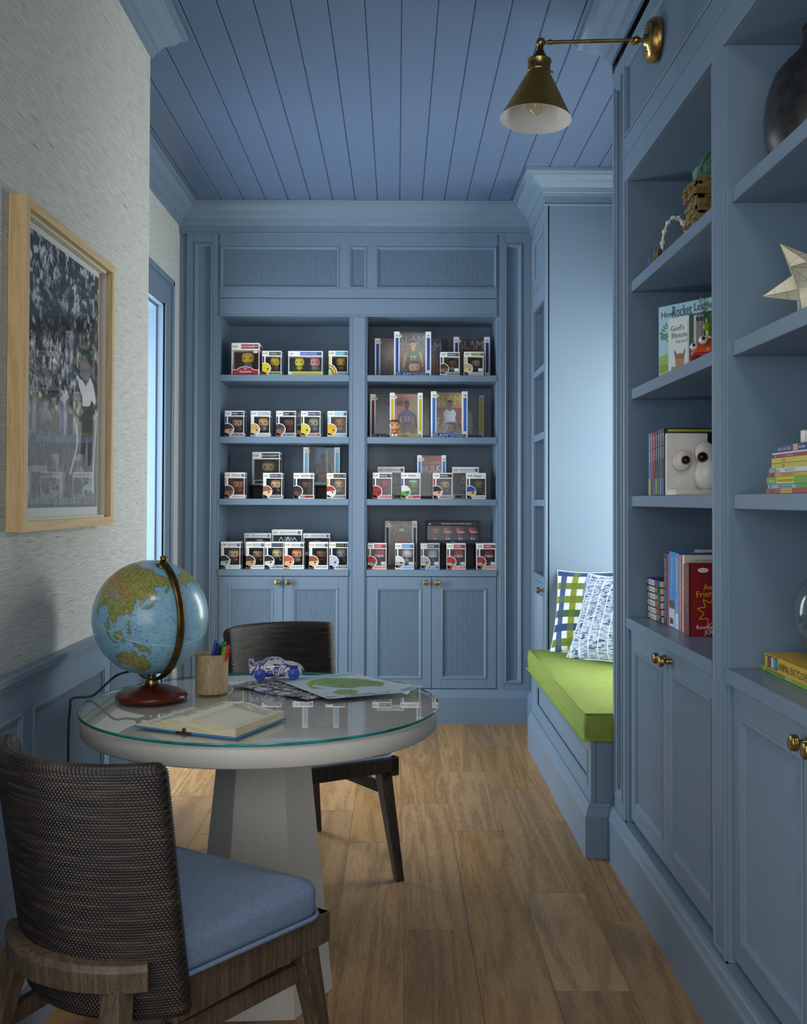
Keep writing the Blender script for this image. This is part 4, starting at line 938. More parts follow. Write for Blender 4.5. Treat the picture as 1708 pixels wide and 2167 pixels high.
LAND = {
 'asia': [(28,41),(36,36),(35,32),(34,28),(39,21),(43,13),(51,13),(56,17),(60,22),(57,24),(52,24),(50,30),(54,26.5),(61,25),(67,25),(70,21),(73,18),(76,10),(78,8),(80,13),(80,16),(86,20),(89,22),(92,21),(94,17),(98,15),(98,8),(101,3),(104,1.3),(103,5),(100,9),(100,13),(103,12),(105,9),(107,11),(109,13),(107,17),(108,21),(111,21),(115,22.5),(119,25),(122,30),(119,35),(122,37),(118,39),(121,40.5),(125,39.5),(126,35),(129,35.5),(128,39),(131,43),(136,46),(141,53),(136,55),(143,59),(152,59),(158,62),(163,60),(156,56),(157,51),(162,56),(165,60),(172,60),(179,63),(179,69),(170,70),(160,70),(150,72),(140,73),(128,73),(113,75),(104,78),(95,76),(80,73),(72,71),(68,68),(60,69),(45,67),(40,65),(33,67),(40,68),(28,71),(18,69),(10,63),(6,60),(12,58),(18,60),(22,65),(24,60),(20,55),(10,54),(4,52),(-4,48),(-9,43),(-9,37),(-2,37),(3,42),(10,44),(16,38),(14,44),(20,40),(24,38),(26,41),(30,41)],
 'africa': [(-17,15),(-16,22),(-9,31),(-5,36),(10,37),(11,33),(20,31),(32,31),(35,27),(39,18),(43,11),(51,12),(48,5),(40,-4),(40,-15),(35,-20),(33,-27),(27,-34),(19,-35),(14,-23),(13,-12),(9,-1),(9,4),(-8,5)],
 'australia': [(114,-22),(114,-27),(115.5,-34),(119,-35),(124,-33.5),(129,-31.7),(133,-32),(136,-35),(138,-33.5),(140,-38),(144,-38.5),(147,-38.5),(150,-37.5),(153,-31),(153,-26),(150,-22.5),(146,-19),(145,-15),(142.5,-10.8),(141.5,-14),(140.5,-17.5),(137,-16),(136,-12),(132,-11.5),(130,-13),(129,-15),(125,-14.5),(122,-18)],
 'ng': [(131,-1),(134,-1),(135,-3.3),(138,-1.7),(144,-4),(148,-6.5),(150.5,-10.5),(147,-9.5),(144,-8),(141,-9),(138,-8),(137,-5),(133,-4),(131.5,-2.5)],
 'borneo': [(109,1.5),(110,-3),(114,-3.8),(116.5,-3),(118,1),(119,5),(117,7),(113,3.5)], 'sumatra': [(95.3,5.6),(98,4),(101,2),(104,-2),(106,-5.8),(103,-4.5),(100,-1),(97,2)],
 'java': [(105.3,-6.5),(108,-6.7),(111,-6.5),(114.4,-7.8),(114,-8.6),(109,-7.8),(106,-7.3)], 'sul': [(119.5,-5),(119,-2.5),(120,.8),(125,1.5),(121,.4),(121.5,-1),(123,-1),(121.5,-2),(122.5,-5),(121,-3),(120.5,-5.5)],
 'luzon': [(120.3,16),(121,18.5),(122.2,18.3),(121.7,15.5),(124,13),(121,13.8)], 'mind': [(122,7),(124,8.5),(126.3,9),(126,6.3),(124,6.2)], 'vis': [(122,10.5),(123.2,11.5),(125.5,12),(125,10.4),(123,9.3)],
 'hon': [(130.9,34),(132.5,35.5),(136,36),(137.5,37.5),(139.5,38.5),(140,41.3),(142,39.5),(140.9,36),(138.5,34.7),(135.5,33.6)], 'kyu': [(129.7,33),(131.7,33.8),(131.3,31.4),(130.2,31.3)], 'hok': [(140,42),(141.5,45.4),(145.3,43.4),(143,42)],
 'sak': [(142,46),(142,50),(142.5,54),(144,50),(143,47)], 'taiwan': [(120.2,23),(121.3,25.2),(121.7,24.5),(120.8,22)], 'hainan': [(108.7,19),(110.5,20),(110.7,18.6),(109,18.3)], 'lanka': [(79.8,8),(80.2,9.7),(81.8,7.5),(80.5,6)],
 'nz': [(172.7,-34.5),(176,-37.5),(178.4,-38),(176,-41.4),(174,-39.3),(174.5,-37)], 'nz2': [(167,-46),(172.5,-40.7),(174.2,-41.8),(170.5,-46)], 'tas': [(144.8,-40.8),(148.3,-41),(147,-43.6)],
 'nam': [(-168,66),(-156,71),(-130,70),(-110,68),(-95,69),(-85,69),(-94,60),(-82,55),(-79,61),(-65,59),(-56,52),(-65,45),(-75,38),(-81,31),(-81,25.5),(-84,30),(-94,29.5),(-97,22),(-90,21),(-87,16),(-78,9),(-85,9),(-95,16),(-105,20),(-114,31),(-123,38),(-124,48),(-135,58),(-150,60),(-163,55),(-158,58),(-166,62)],
 'sam': [(-78,8),(-60,10),(-50,0),(-35,-7),(-40,-22),(-53,-34),(-65,-45),(-70,-55),(-74,-45),(-71,-20),(-81,-5)], 'green': [(-73,78),(-55,68),(-44,60),(-20,70),(-18,80),(-35,83.5)]}
def globecol(u, v):
    lon = u * 360 - 180; lat = v * 180 - 90
    jx = lon + 2.2 * (fbm(lon * .35 + 9, lat * .35, 3) - .5); jy = lat + 2.2 * (fbm(lon * .35 + 60, lat * .35 + 7, 3) - .5)
    land = np.zeros(lon.shape, bool)
    for k, p in LAND.items(): land |= inpoly(jx, jy, p)
    near = np.zeros(lon.shape, bool); D_ = 1.1
    for dx, dy in ((D_, 0), (-D_, 0), (0, D_), (0, -D_)):
        q = np.zeros(lon.shape, bool)
        for k, p in LAND.items(): q |= inpoly(jx + dx, jy + dy, p)
        near |= q ^ land
    n = fbm(lon * .12, lat * .12, 4); sea = hx3('#7FB4D2') * (1 - n[:, None]) + hx3('#9CCBE2') * n[:, None]
    sh = np.exp(-(((jx - 118) / 20) ** 2 + ((jy + 2) / 12) ** 2)); sea = sea * (1 - .25 * sh[:, None]) + hx3('#B4DCEC') * .25 * sh[:, None]
    hi = fbm(lon * .3 + 3, lat * .3, 4); g1, g2, g3 = hx3('#8E9A4C'), hx3('#AEAC60'), hx3('#C09A62')
    t = np.clip((hi - .35) * 3, 0, 1)[:, None]; ld = g1 * (1 - t) + g2 * t
    tib = np.exp(-(((lon - 88) / 13) ** 2 + ((lat - 34) / 5.5) ** 2))[:, None]; ld = ld * (1 - tib) + hx3('#A49A92') * tib
    des = np.clip(np.exp(-(((lon - 100) / 18) ** 2 + ((lat - 42) / 4.5) ** 2)) + np.exp(-(((lon - 126) / 9) ** 2 + ((lat + 25) / 6) ** 2)) + np.exp(-(((lon - 60) / 14) ** 2 + ((lat - 40) / 9) ** 2)), 0, 1)[:, None] * .8; ld = ld * (1 - des) + hx3('#C08E5C') * des
    ld = ld * (.75 + .5 * fbm(lon * 1.1, lat * 1.1, 3))[:, None]
    c = np.where(land[:, None], ld, sea); c = np.where((near & ~land)[:, None], c * .55 + hx3('#5E8AA0') * .2, c); c = np.where((near & land)[:, None], c * .8, c)
    # tiny place names: short dark dashes
    cell = np.floor(lat / 1.35).astype(int); seg = np.floor(lon / 2.6 + _LAT[cell % 256, 3] * 5).astype(int)
    r = _LAT[(cell * 7) % 256, (seg * 13) % 256]; dens = np.where(land, .36, .05) + .33 * np.exp(-(((lon - 160) / 32) ** 2 + ((lat + 8) / 15) ** 2)) * (~land) + .15 * np.exp(-(((lon - 125) / 22) ** 2 + ((lat - 8) / 18) ** 2))
    inr = ((lat / 1.35) % 1 < .42) & ((lon * 2.1 + 3 * _LAT[cell % 256, 9]) % 1 < .7)
    c = np.where(((r < dens) & inr & (np.abs(lat) < 75))[:, None], c * .25, c)
    gr = ((np.abs(lon % 15) < .25) | (np.abs(lat % 15) < .22)) & ~land; c = np.where(gr[:, None], c * .93, c)
    eq = np.abs(lat) < .7; c = np.where(eq[:, None], c * .4 + hx3('#CFE4F0') * .6, c)
    return np.clip(c, 0, 1)
def gpos(U, V):
    lo = np.radians(U * 360 - 180 - 134); la = np.radians(V * 180 - 90)
    R_ = GR * (1 + .004 * np.exp(-(la / .012) ** 2))
    o_ = [R_ * (np.sin(la) * Np[i] + np.cos(la) * (np.cos(lo) * exg[i] + np.sin(lo) * eyg[i])) + gc[i] for i in range(3)]
    return o_
grid_obj('sphere', 620, 310, gpos, globecol, mat_vcol('globe_print', .32, .5, coat=.35), gb)
m_ = MB(); n = 60; vs = []; RA0, RA1, hwid = GR + .009, GR + .0135, .0095; sd = az.cross(Vector((0, 0, 1))).normalized()
for i in range(n + 1):
    a = el - PI * i / n * 1.0; d = math.cos(a) * az + math.sin(a) * Vector((0, 0, 1))
    for rr, w in ((RA0, -hwid), (RA1, -hwid), (RA1 + .0018, -hwid * .55), (RA1 + .0018, hwid * .55), (RA1, hwid), (RA0, hwid)): vs.append(tuple(gc + rr * d + w * sd))
fs = [(i * 6 + k, i * 6 + (k + 1) % 6, (i + 1) * 6 + (k + 1) % 6, (i + 1) * 6 + k) for i in range(n) for k in range(6)]
m_.add(vs, fs + [tuple(range(6)), tuple(range(n * 6, n * 6 + 6))], BRASSD)
TN = Matrix.Translation(gc) @ Np.to_track_quat('Z', 'Y').to_matrix().to_4x4()
m_.lathe([(.0, GR + .0005), (.017, GR + .001), (.017, GR + .003), (.008, GR + .006), (.007, GR + .019), (.0095, GR + .020), (.0095, GR + .025), (0, GR + .025)], 24, BRASS, TN)
m_.lathe([(.008, -GR - .013), (.008, -GR), (0, -GR)], 16, BRASSD, TN)
for i in range(1, 18):
    a = el - PI * i / 18; d = math.cos(a) * az + math.sin(a) * Vector((0, 0, 1)); p = gc + (RA1 + .002) * d
    m_.tube([tuple(p - hwid * .9 * sd), tuple(p + hwid * .2 * sd)], .0006, 4, flat('#2A2010', .5))
m_.build('meridian_arc', gb)
m_ = MB(); sp_ = gc - (GR + .012) * Np
pts = [tuple(sp_), tuple(sp_ + Vector((-.03, .0, -.004))), (-.10, .01, .055), (-.135, .0, .022), (-.158, -.005, .006), (-.20, -.02, .004), (-.205, -.025, -.02), (-.207, -.03, -.10), (-.205, -.03, -.35), (-.2, -.03, -.75)]
def smooth(p, k=6):
    out = []; P = [Vector(q) for q in p]
    for i in range(len(P) - 1):
        a, b, c, d = P[max(i - 1, 0)], P[i], P[i + 1], P[min(i + 2, len(P) - 1)]
        for j in range(k):
            t = j / k; out.append(.5 * ((2 * b) + (c - a) * t + (2 * a - 5 * b + 4 * c - d) * t * t + (3 * b - a - 3 * c + d) * t ** 3))
    return out + [P[-1]]
m_.tube(smooth(pts), .0032, 8, BLACK); m_.build('power_cord', gb)

# ---- pencil cup and pens
RAFF = mat_noise('raffia_cup', '#9C8560', '#C2AE85', 260, .75, vec=(1, 1, .25), bump=.7, dist=.002, detail=4, lo=.3, hi=.7)
cx_, cy_ = -.500, 2.748
pc = thing('pencil_cup', 'round woven tan cup beside the globe, filled with markers', 'pencil cup', (cx_, cy_, Z0))
m_ = MB(); m_.lathe([(.0, .004), (.041, .004), (.043, 0), (.044, .004), (.0445, .104), (.0435, .106), (.041, .104), (.040, .008), (0, .008)], 64, RAFF, cap=False); m_.build('cup_body', pc)
def pen(label, name, x, y, tx, ty, ln, capc, bodyc, kind='marker'):
    p = thing(name, label, 'marker', (cx_ + x, cy_ + y, Z0 + .0085), 0, 'markers in the woven cup'); p.rotation_euler = (ty, tx, 0)
    m_ = MB(); m_.lathe([(.003, 0), (.0045, .004), (.0045, ln - .045), (.005, ln - .044)], 12, flat(bodyc, .35)); m_.build('barrel', p)
    m_ = MB(); m_.lathe([(.0052, ln - .045), (.0052, ln - .004), (.0035, ln), (0, ln)], 12, flat(capc, .3)); m_.box(.0052, .0075, -.0015, .0015, ln - .040, ln - .006, flat(capc, .3)); m_.build('cap', p)
R_ = math.radians
pen('blue marker, leftmost in the woven cup', 'marker', -.012, -.006, R_(11), R_(4), .137, '#1F3FA8', '#1F3FA8')
pen('black marker between the blue and the dark green ones', 'marker', -.002, -.016, R_(12), R_(6), .130, '#16181C', '#22252A')
pen('dark green marker in the middle of the woven cup', 'marker', .006, -.005, R_(12), R_(2), .132, '#0E6B3E', '#0E6B3E')
pen('bright green marker leaning against the cup rim', 'marker', .012, -.012, R_(13), R_(3), .122, '#5FAE3A', '#7CBF4A')
pen('red marker, rightmost in the woven cup', 'marker', .017, -.010, R_(14), R_(4), .126, '#C8321E', '#D8D4CC')
pen('purple-pink marker behind the red one', 'marker', .012, .012, R_(8), R_(-6), .128, '#8E3468', '#8E3468')

# ---- open book
bk = thing('open_book', 'open blue hardback with cream pages near the table front', 'book', (-.474, 2.272, Z0), math.atan2(-.40, .93))
HB_ = .212
def page_block(sg, w, tip, spine):
    # cross-section (x, z) of the block on one side
    top = []
    for i in range(21):
        t = i / 20; x = t * w
        z = spine + (tip * 1.0 - spine) * t + .025 * math.sin(PI * min(1, t * 1.25) ** .62) * (1 - t * .75)
        top.append((sg * x, z))
    return top
PAGE = flat('#E4E0CE', .75); PEDGE = mat_noise('page_edges', '#C9BE97', '#E3D9B6', 500, .8, vec=(.03, .03, 1), bump=.2, dist=.0006)
BCOV = flat('#3C82BE', .35); DSP = flat('#23262B', .5)
for sg, w, tip in ((-1, .132, .008), (1, .134, .022)):
    top = page_block(sg, w, tip, .010); m_ = MB(); k = len(top)
    z0 = .0035
    vs = [(x, 0, z) for x, z in top] + [(x, HB_, z) for x, z in top] + [(x, 0, z0) for x, z in top] + [(x, HB_, z0) for x, z in top]
    m_.add(vs, [(i, i + 1, k + i + 1, k + i) for i in range(k - 1)], PAGE, None, True)
    m_.add(vs, [(i, i + 1, 2 * k + i + 1, 2 * k + i) for i in range(k - 1)] + [(k + i, k + i + 1, 3 * k + i + 1, 3 * k + i) for i in range(k - 1)] + [(k - 1, 2 * k - 1, 4 * k - 1, 3 * k - 1)], PEDGE)
    p = m_.build('pages', bk)
    m_ = MB(); ink = flat('#6E6C66', .8); rows = range(5) if sg > 0 else range(17)
    def zt(x): 
        t = abs(x) / w; return .010 + (tip - .010) * t + .025 * math.sin(PI * min(1, t * 1.25) ** .62) * (1 - t * .75)
    for r in rows:
        y = HB_ - .022 - r * .0095; nseg = 9; x0, x1 = .018, w - .018
        if sg < 0 and r in (5, 11): continue
        if r % 5 == 4: x1 = w * .6
        xs = [x0 + (x1 - x0) * i / nseg for i in range(nseg + 1)]
        for i in range(nseg):
            if random.random() < .12: continue
            a, b = xs[i], xs[i + 1] - .0015
            m_.add([(sg * a, y, zt(a) + .0006), (sg * b, y, zt(b) + .0006), (sg * b, y + .0022, zt(b) + .0006), (sg * a, y + .0022, zt(a) + .0006)], [(0, 1, 2, 3)], ink)
    m_.build('printed_text', p)
    m_ = MB()
    if sg > 0: m_.hull8([(.004, -.004, .0), (.138, -.004, .0), (.138, HB_ + .004, .0), (.004, HB_ + .004, .0)], [(.004, -.004, .003), (.138, -.004, .003), (.138, HB_ + .004, .003), (.004, HB_ + .004, .003)], BCOV)
    else: m_.hull8([(-.136, -.004, .003), (-.004, -.004, .0), (-.004, HB_ + .004, .0), (-.136, HB_ + .004, .003)], [(-.136, -.004, .006), (-.004, -.004, .003), (-.004, HB_ + .004, .003), (-.136, HB_ + .004, .006)], BCOV)
    m_.build('cover', bk)
m_ = MB(); m_.box(-.02, .022, -.0045, HB_ + .0045, .0, .0036, DSP); m_.lathe([(.006, 0), (.006, HB_ + .003)], 10, DSP, TM((0, 0, .006), (1, 0, 0), (0, 0, 1), (0, 1, 0))); m_.build('spine', bk)

# ---- drawings under the car
def quadpos(q, zf):
    q = [np.array(p) for p in q]
    def f(U, V):
        P = [(1 - U) * (1 - V) * q[0][i] + U * (1 - V) * q[1][i] + U * V * q[2][i] + (1 - U) * V * q[3][i] for i in (0, 1)]
        return P[0], P[1], zf(U, V)
    return f
def bwcol(u, v):
    n = fbm(u * 14, v * 10, 4); st = (np.abs((u * 7 + .8 * n * 3) % 1 - .5) < .13) | (np.abs((v * 5 + n * 2) % 1 - .5) < .1)
    c = np.where(((n > .5) ^ st)[:, None], hx3('#DADCE0'), hx3('#2C2C30')); r = (v > .72) & (u < .45) & (n > .42); c = np.where(r[:, None], hx3('#B0503C'), c)
    return c
t1 = thing('drawing', 'black and white marker drawing under the colour map', 'drawing', (0, 0, Z0))
ZB = lambda U, V: .0006 + .004 * np.clip(np.sin(U * 9) * (1 - V), 0, 1)
grid_obj('sheet', 120, 90, quadpos([(-.468, 2.850), (-.232, 2.640), (-.110, 2.79), (-.35, 3.0)], ZB), bwcol, VPRINT, t1)
def mapcol(u, v):
    n = fbm(u * 9, v * 9, 3); c = hx3('#BFD3E4') * (1 - n[:, None]) + hx3('#DDE7EC') * n[:, None]
    isl = [(.10, .45), (.16, .66), (.30, .80), (.50, .86), (.72, .80), (.88, .62), (.93, .42), (.80, .30), (.62, .36), (.46, .34), (.34, .42), (.22, .62), (.17, .56), (.20, .42)]
    i2 = [(.20, .12), (.34, .10), (.46, .20), (.44, .30), (.30, .32), (.18, .24)]
    ux, vx = u + .03 * (n - .5), v + .03 * (n - .5)
    shore = inpoly(ux, vx * .97 + .035, [(a, b + .05) for a, b in isl]); c = np.where(shore[:, None], hx3('#E2D8B0'), c)
    I = inpoly(ux, vx, isl) | inpoly(ux, vx, i2); g = fbm(u * 22, v * 22, 3)[:, None]; c = np.where(I[:, None], hx3('#5E9A50') * (1 - g) + hx3('#A8BE6A') * g, c)
    rd = I & ((np.abs((u * 13 + v * 2) % 1 - .5) < .06) | (np.abs((v * 12 - u * 2) % 1 - .5) < .07)) & (u > .4); c = np.where(rd[:, None], hx3('#5E6E4A'), c)
    tq = (v > .86) & ~I; c = np.where(tq[:, None], hx3('#8FC4CC'), c)
    wm = (v < .1) & (n > .5); c = np.where(wm[:, None], hx3('#8FA6C8'), c)
    bd = (u < .015) | (u > .985) | (v < .02) | (v > .98); c = np.where(bd[:, None], hx3('#E8E8E0'), c); return c
t2 = thing('map_print', 'curling watercolour map of a green island on the table', 'map', (0, 0, Z0 + .002))
grid_obj('sheet', 170, 120, quadpos([(-.178, 2.632), (.072, 2.742), (-.150, 3.035), (-.345, 2.925)][0:1] + [(.072, 2.748), (-.140, 3.035), (-.345, 2.915)], lambda U, V: .0046 + .0006 * U + .013 * np.clip(U - .8, 0, 1) * 5 * np.clip(1 - V, 0, 1) ** 3 + .0 * V), mapcol, VPRINT, t2)

# ---- painted toy car
car = thing('toy_car', 'white clay sports car smeared with blue paint on the drawings', 'toy car', (-.345, 2.930, Z0 + .0075), math.radians(10))
def mat_carpaint():
    m, nt, b = nodes('smeared_car_paint'); N = nt.nodes; tc = N.new('ShaderNodeTexCoord')
    n = N.new('ShaderNodeTexNoise'); n.inputs['Scale'].default_value = 28; n.inputs['Detail'].default_value = 3; n.inputs['Distortion'].default_value = 1.2; L(nt, tc.outputs['Object'], n.inputs['Vector'])
    cr = N.new('ShaderNodeValToRGB'); e = cr.color_ramp.elements; cr.color_ramp.interpolation = 'CONSTANT'
    e[0].position = 0; e[0].color = hx('#D6D4CE'); e[1].position = .44; e[1].color = hx('#34429A')
    for p, c in ((.53, '#8A96C4'), (.55, '#D8D6D0'), (.62, '#A86A48'), (.65, '#5A4038'), (.67, '#CFCBC4')): k = e.new(p); k.color = hx(c)
    L(nt, n.outputs['Fac'], cr.inputs[0]); L(nt, cr.outputs[0], b.inputs['Base Color']); b.inputs['Roughness'].default_value = .2
    return m
CARP = mat_carpaint()
side = [(-.076, .016), (-.080, .030), (-.079, .052), (-.070, .044), (-.055, .045), (-.040, .048), (-.030, .057), (-.010, .060), (.012, .056), (.024, .046), (.044, .044), (.062, .038), (.074, .030), (.077, .018), (.072, .010), (-.070, .010)]
lv = [(-.034, 0), (-.032, 0), (-.020, 0), (.020, 0), (.032, 0), (.034, 0)]
m_ = MB(); rings = []
for y, ins in ((-.033, .006), (-.031, 0), (-.026, 0), (.026, 0), (.031, 0), (.033, .006)):
    k = 1 if abs(y) < .027 else .0
    r = []
    for x, z in side:
        zz = z if z < .046 or abs(y) < .021 else z
        taper = (1 - (max(0, z - .046) / .014) * .32)
        r.append((x * (1 - ins * 3) , y * taper, .010 + (z - .010) * (1 - ins * 4)))
    rings.append(r)
n = len(side); vs = sum(rings, [])
m_.add(vs, [(a * n + i, a * n + (i + 1) % n, (a + 1) * n + (i + 1) % n, (a + 1) * n + i) for a in range(5) for i in range(n)] + [tuple(range(n))[::-1], tuple(range(5 * n, 6 * n))], CARP, None, True)
m_.build('body', car, bevel=0)
m_ = MB(); 
for sy in (-1, 1): m_.poly([(-.028, .046), (-.024, .055), (-.008, .0575), (.010, .054), (.019, .046)], 0, flat('#C9C6BF', .3), TM((0, sy * .0318, 0), (1, 0, 0), (0, 0, 1), (0, -1, 0)) if sy < 0 else TM((0, .0318, 0), (1, 0, 0), (0, 0, 1), (0, -1, 0)))
m_.build('side_window', car)
CWH = flat('#C8C8C8', .25); CBL = flat('#2C48B0', .3)
for wx in (-.050, .046):
    for sy in (-1, 1):
        m_ = MB(); TW = TM((wx, sy * .031, .0165), (1, 0, 0), (0, 0, 1), (0, sy, 0)); m_.lathe([(.0, -.008), (.0165, -.008), (.0165, .004), (.014, .006), (.011, .004), (.008, .006), (0, .006)], 22, CBL, TW); m_.lathe([(.0169, -.006), (.0169, .002)], 22, CWH, TW, cap=False); m_.build('wheel', car)
m_ = MB(); m_.box(-.080, -.066, -.030, .030, .050, .054, CARP, c=.001); m_.box(-.074, -.070, -.02, -.016, .042, .051, CARP); m_.box(-.074, -.070, .016, .02, .042, .051, CARP); m_.build('spoiler', car)
# ================================================================== FIGURINE BOXES
CWHITE = flat('#F2F2F0', .45, var=.02); GOLD = flat('#C9A23E', .45, var=0); INK = flat('#1C1C20', .5, var=0); WINK = flat('#F0F0EE', .5, var=0); PINK = flat('#C88A9A', .5, var=0)
def fl(c): return flat(c, .45, var=0)
def logo(mb, x, y, h, T):
    w = h * 2.3
    mb.disc(x + w * .45, y + h * .45, w * .60, h * .80, .0006, WINK, T, 14)
    mb.text('POP!', x, y - h * .02, h, INK, T, .0010, w=w * .98); mb.text('POP!', x + h * .07, y + h * .08, h * .86, GOLD, T, .0014, w=w * .90)
def figure(mb, x, y, z, s, skin, hair, shirt, helmet=False, hat=None, legs='#30323A'):
    """generic big-headed vinyl figurine, s = total height"""
    sk, ha, sh = fl(skin), fl(hair), fl(shirt); r = s * .30
    for sx in (-1, 1): mb.sell((x + sx * s * .09, y, z + s * .10), (s * .075, s * .08, s * .11), fl(legs), e=3, nu=8, nv=5)
    mb.sell((x, y, z + s * .28), (s * .155, s * .12, s * .15), sh, e=2.6, nu=12, nv=6)
    for sx in (-1, 1): mb.tube([(x + sx * s * .13, y, z + s * .36), (x + sx * s * .21, y - s * .03, z + s * .24)], s * .045, 6, sk)
    hc = (x, y, z + s * .66); mb.sell(hc, (r * 1.02, r * .85, r * .86), sk, e=3.0, nu=16, nv=10)
    if helmet:
        mb.sell((x, y + r * .06, z + s * .69), (r * 1.16, r * 1.02, r * 1.0), ha, e=2.6, v0=-.05, v1=1)
        mb.sell((x, y + r * .40, z + s * .66), (r * 1.14, r * .70, r * .9), ha, e=2.6)
        for q in (-.42, -.18): mb.box(x - r * .9, x + r * .9, y - r * 1.08, y - r * .98, z + s * .66 + q * r - r * .05, z + s * .66 + q * r + r * .05, WINK)
        mb.box(x - r * .06, x + r * .06, y - r * 1.08, y - r * .98, z + s * .66 - r * .7, z + s * .66 - r * .1, WINK)
    else:
        mb.sell((x, y + r * .07, z + s * .68), (r * 1.07, r * .92, r * .90), ha, e=3.0, nu=16, nv=6, v0=.22, v1=1)
        mb.sell((x, y + r * .30, z + s * .67), (r * 1.06, r * .64, r * .86), ha, e=3.0, nu=16, nv=8)
        if hat: mb.lathe([(r * 1.3, 0), (r * 1.3, r * .12), (r * .95, r * .14), (r * .85, r * .75), (0, r * .8)], 16, fl(hat), Matrix.Translation((x, y, z + s * .80)))
    for sx in (-1, 1): mb.sell((x + sx * r * .5, y - r * .84, z + s * .635), (r * .15, r * .07, r * .15), INK, nu=8, nv=6)
def bust(mb, T, x, y, s, skin, hair, shirt, helmet=False):
    """flat printed bust, generic, cropped by the left edge of the box (x)"""
    def cd(cx, cy, rx, ry, z, m, a0=0, a1=2 * PI):
        pts = [(max(x, cx + rx * math.cos(a0 + (a1 - a0) * i / 22)), max(y, cy + ry * math.sin(a0 + (a1 - a0) * i / 22))) for i in range(23)]
        mb.poly(pts, z, m, T)
    cx, cy = x + s * .22, y + s * .60
    cd(cx, cy, s * .56, s * .52, .0016, WINK); cd(x + s * .05, y + s * .05, s * .40, s * .34, .0016, WINK)
    cd(x + s * .05, y, s * .34, s * .30, .0020, fl(shirt))
    cd(cx, cy, s * .50, s * .46, .0020, fl(skin)); (None if helmet else cd(cx, cy, s * .50, s * .46, .0024, fl(hair), .18, PI))
    if helmet:
        cd(cx, cy, s * .50, s * .46, .0024, fl(hair), .0, PI)
        for q in (-.08, -.2): mb.rect(x, cx + s * .42, cy + q * s - .022 * s, cy + q * s + .022 * s, .0028, WINK, T)
    mb.disc(cx + s * .26, cy - s * .06, s * .07, s * .08, .0028, INK, T, 12)
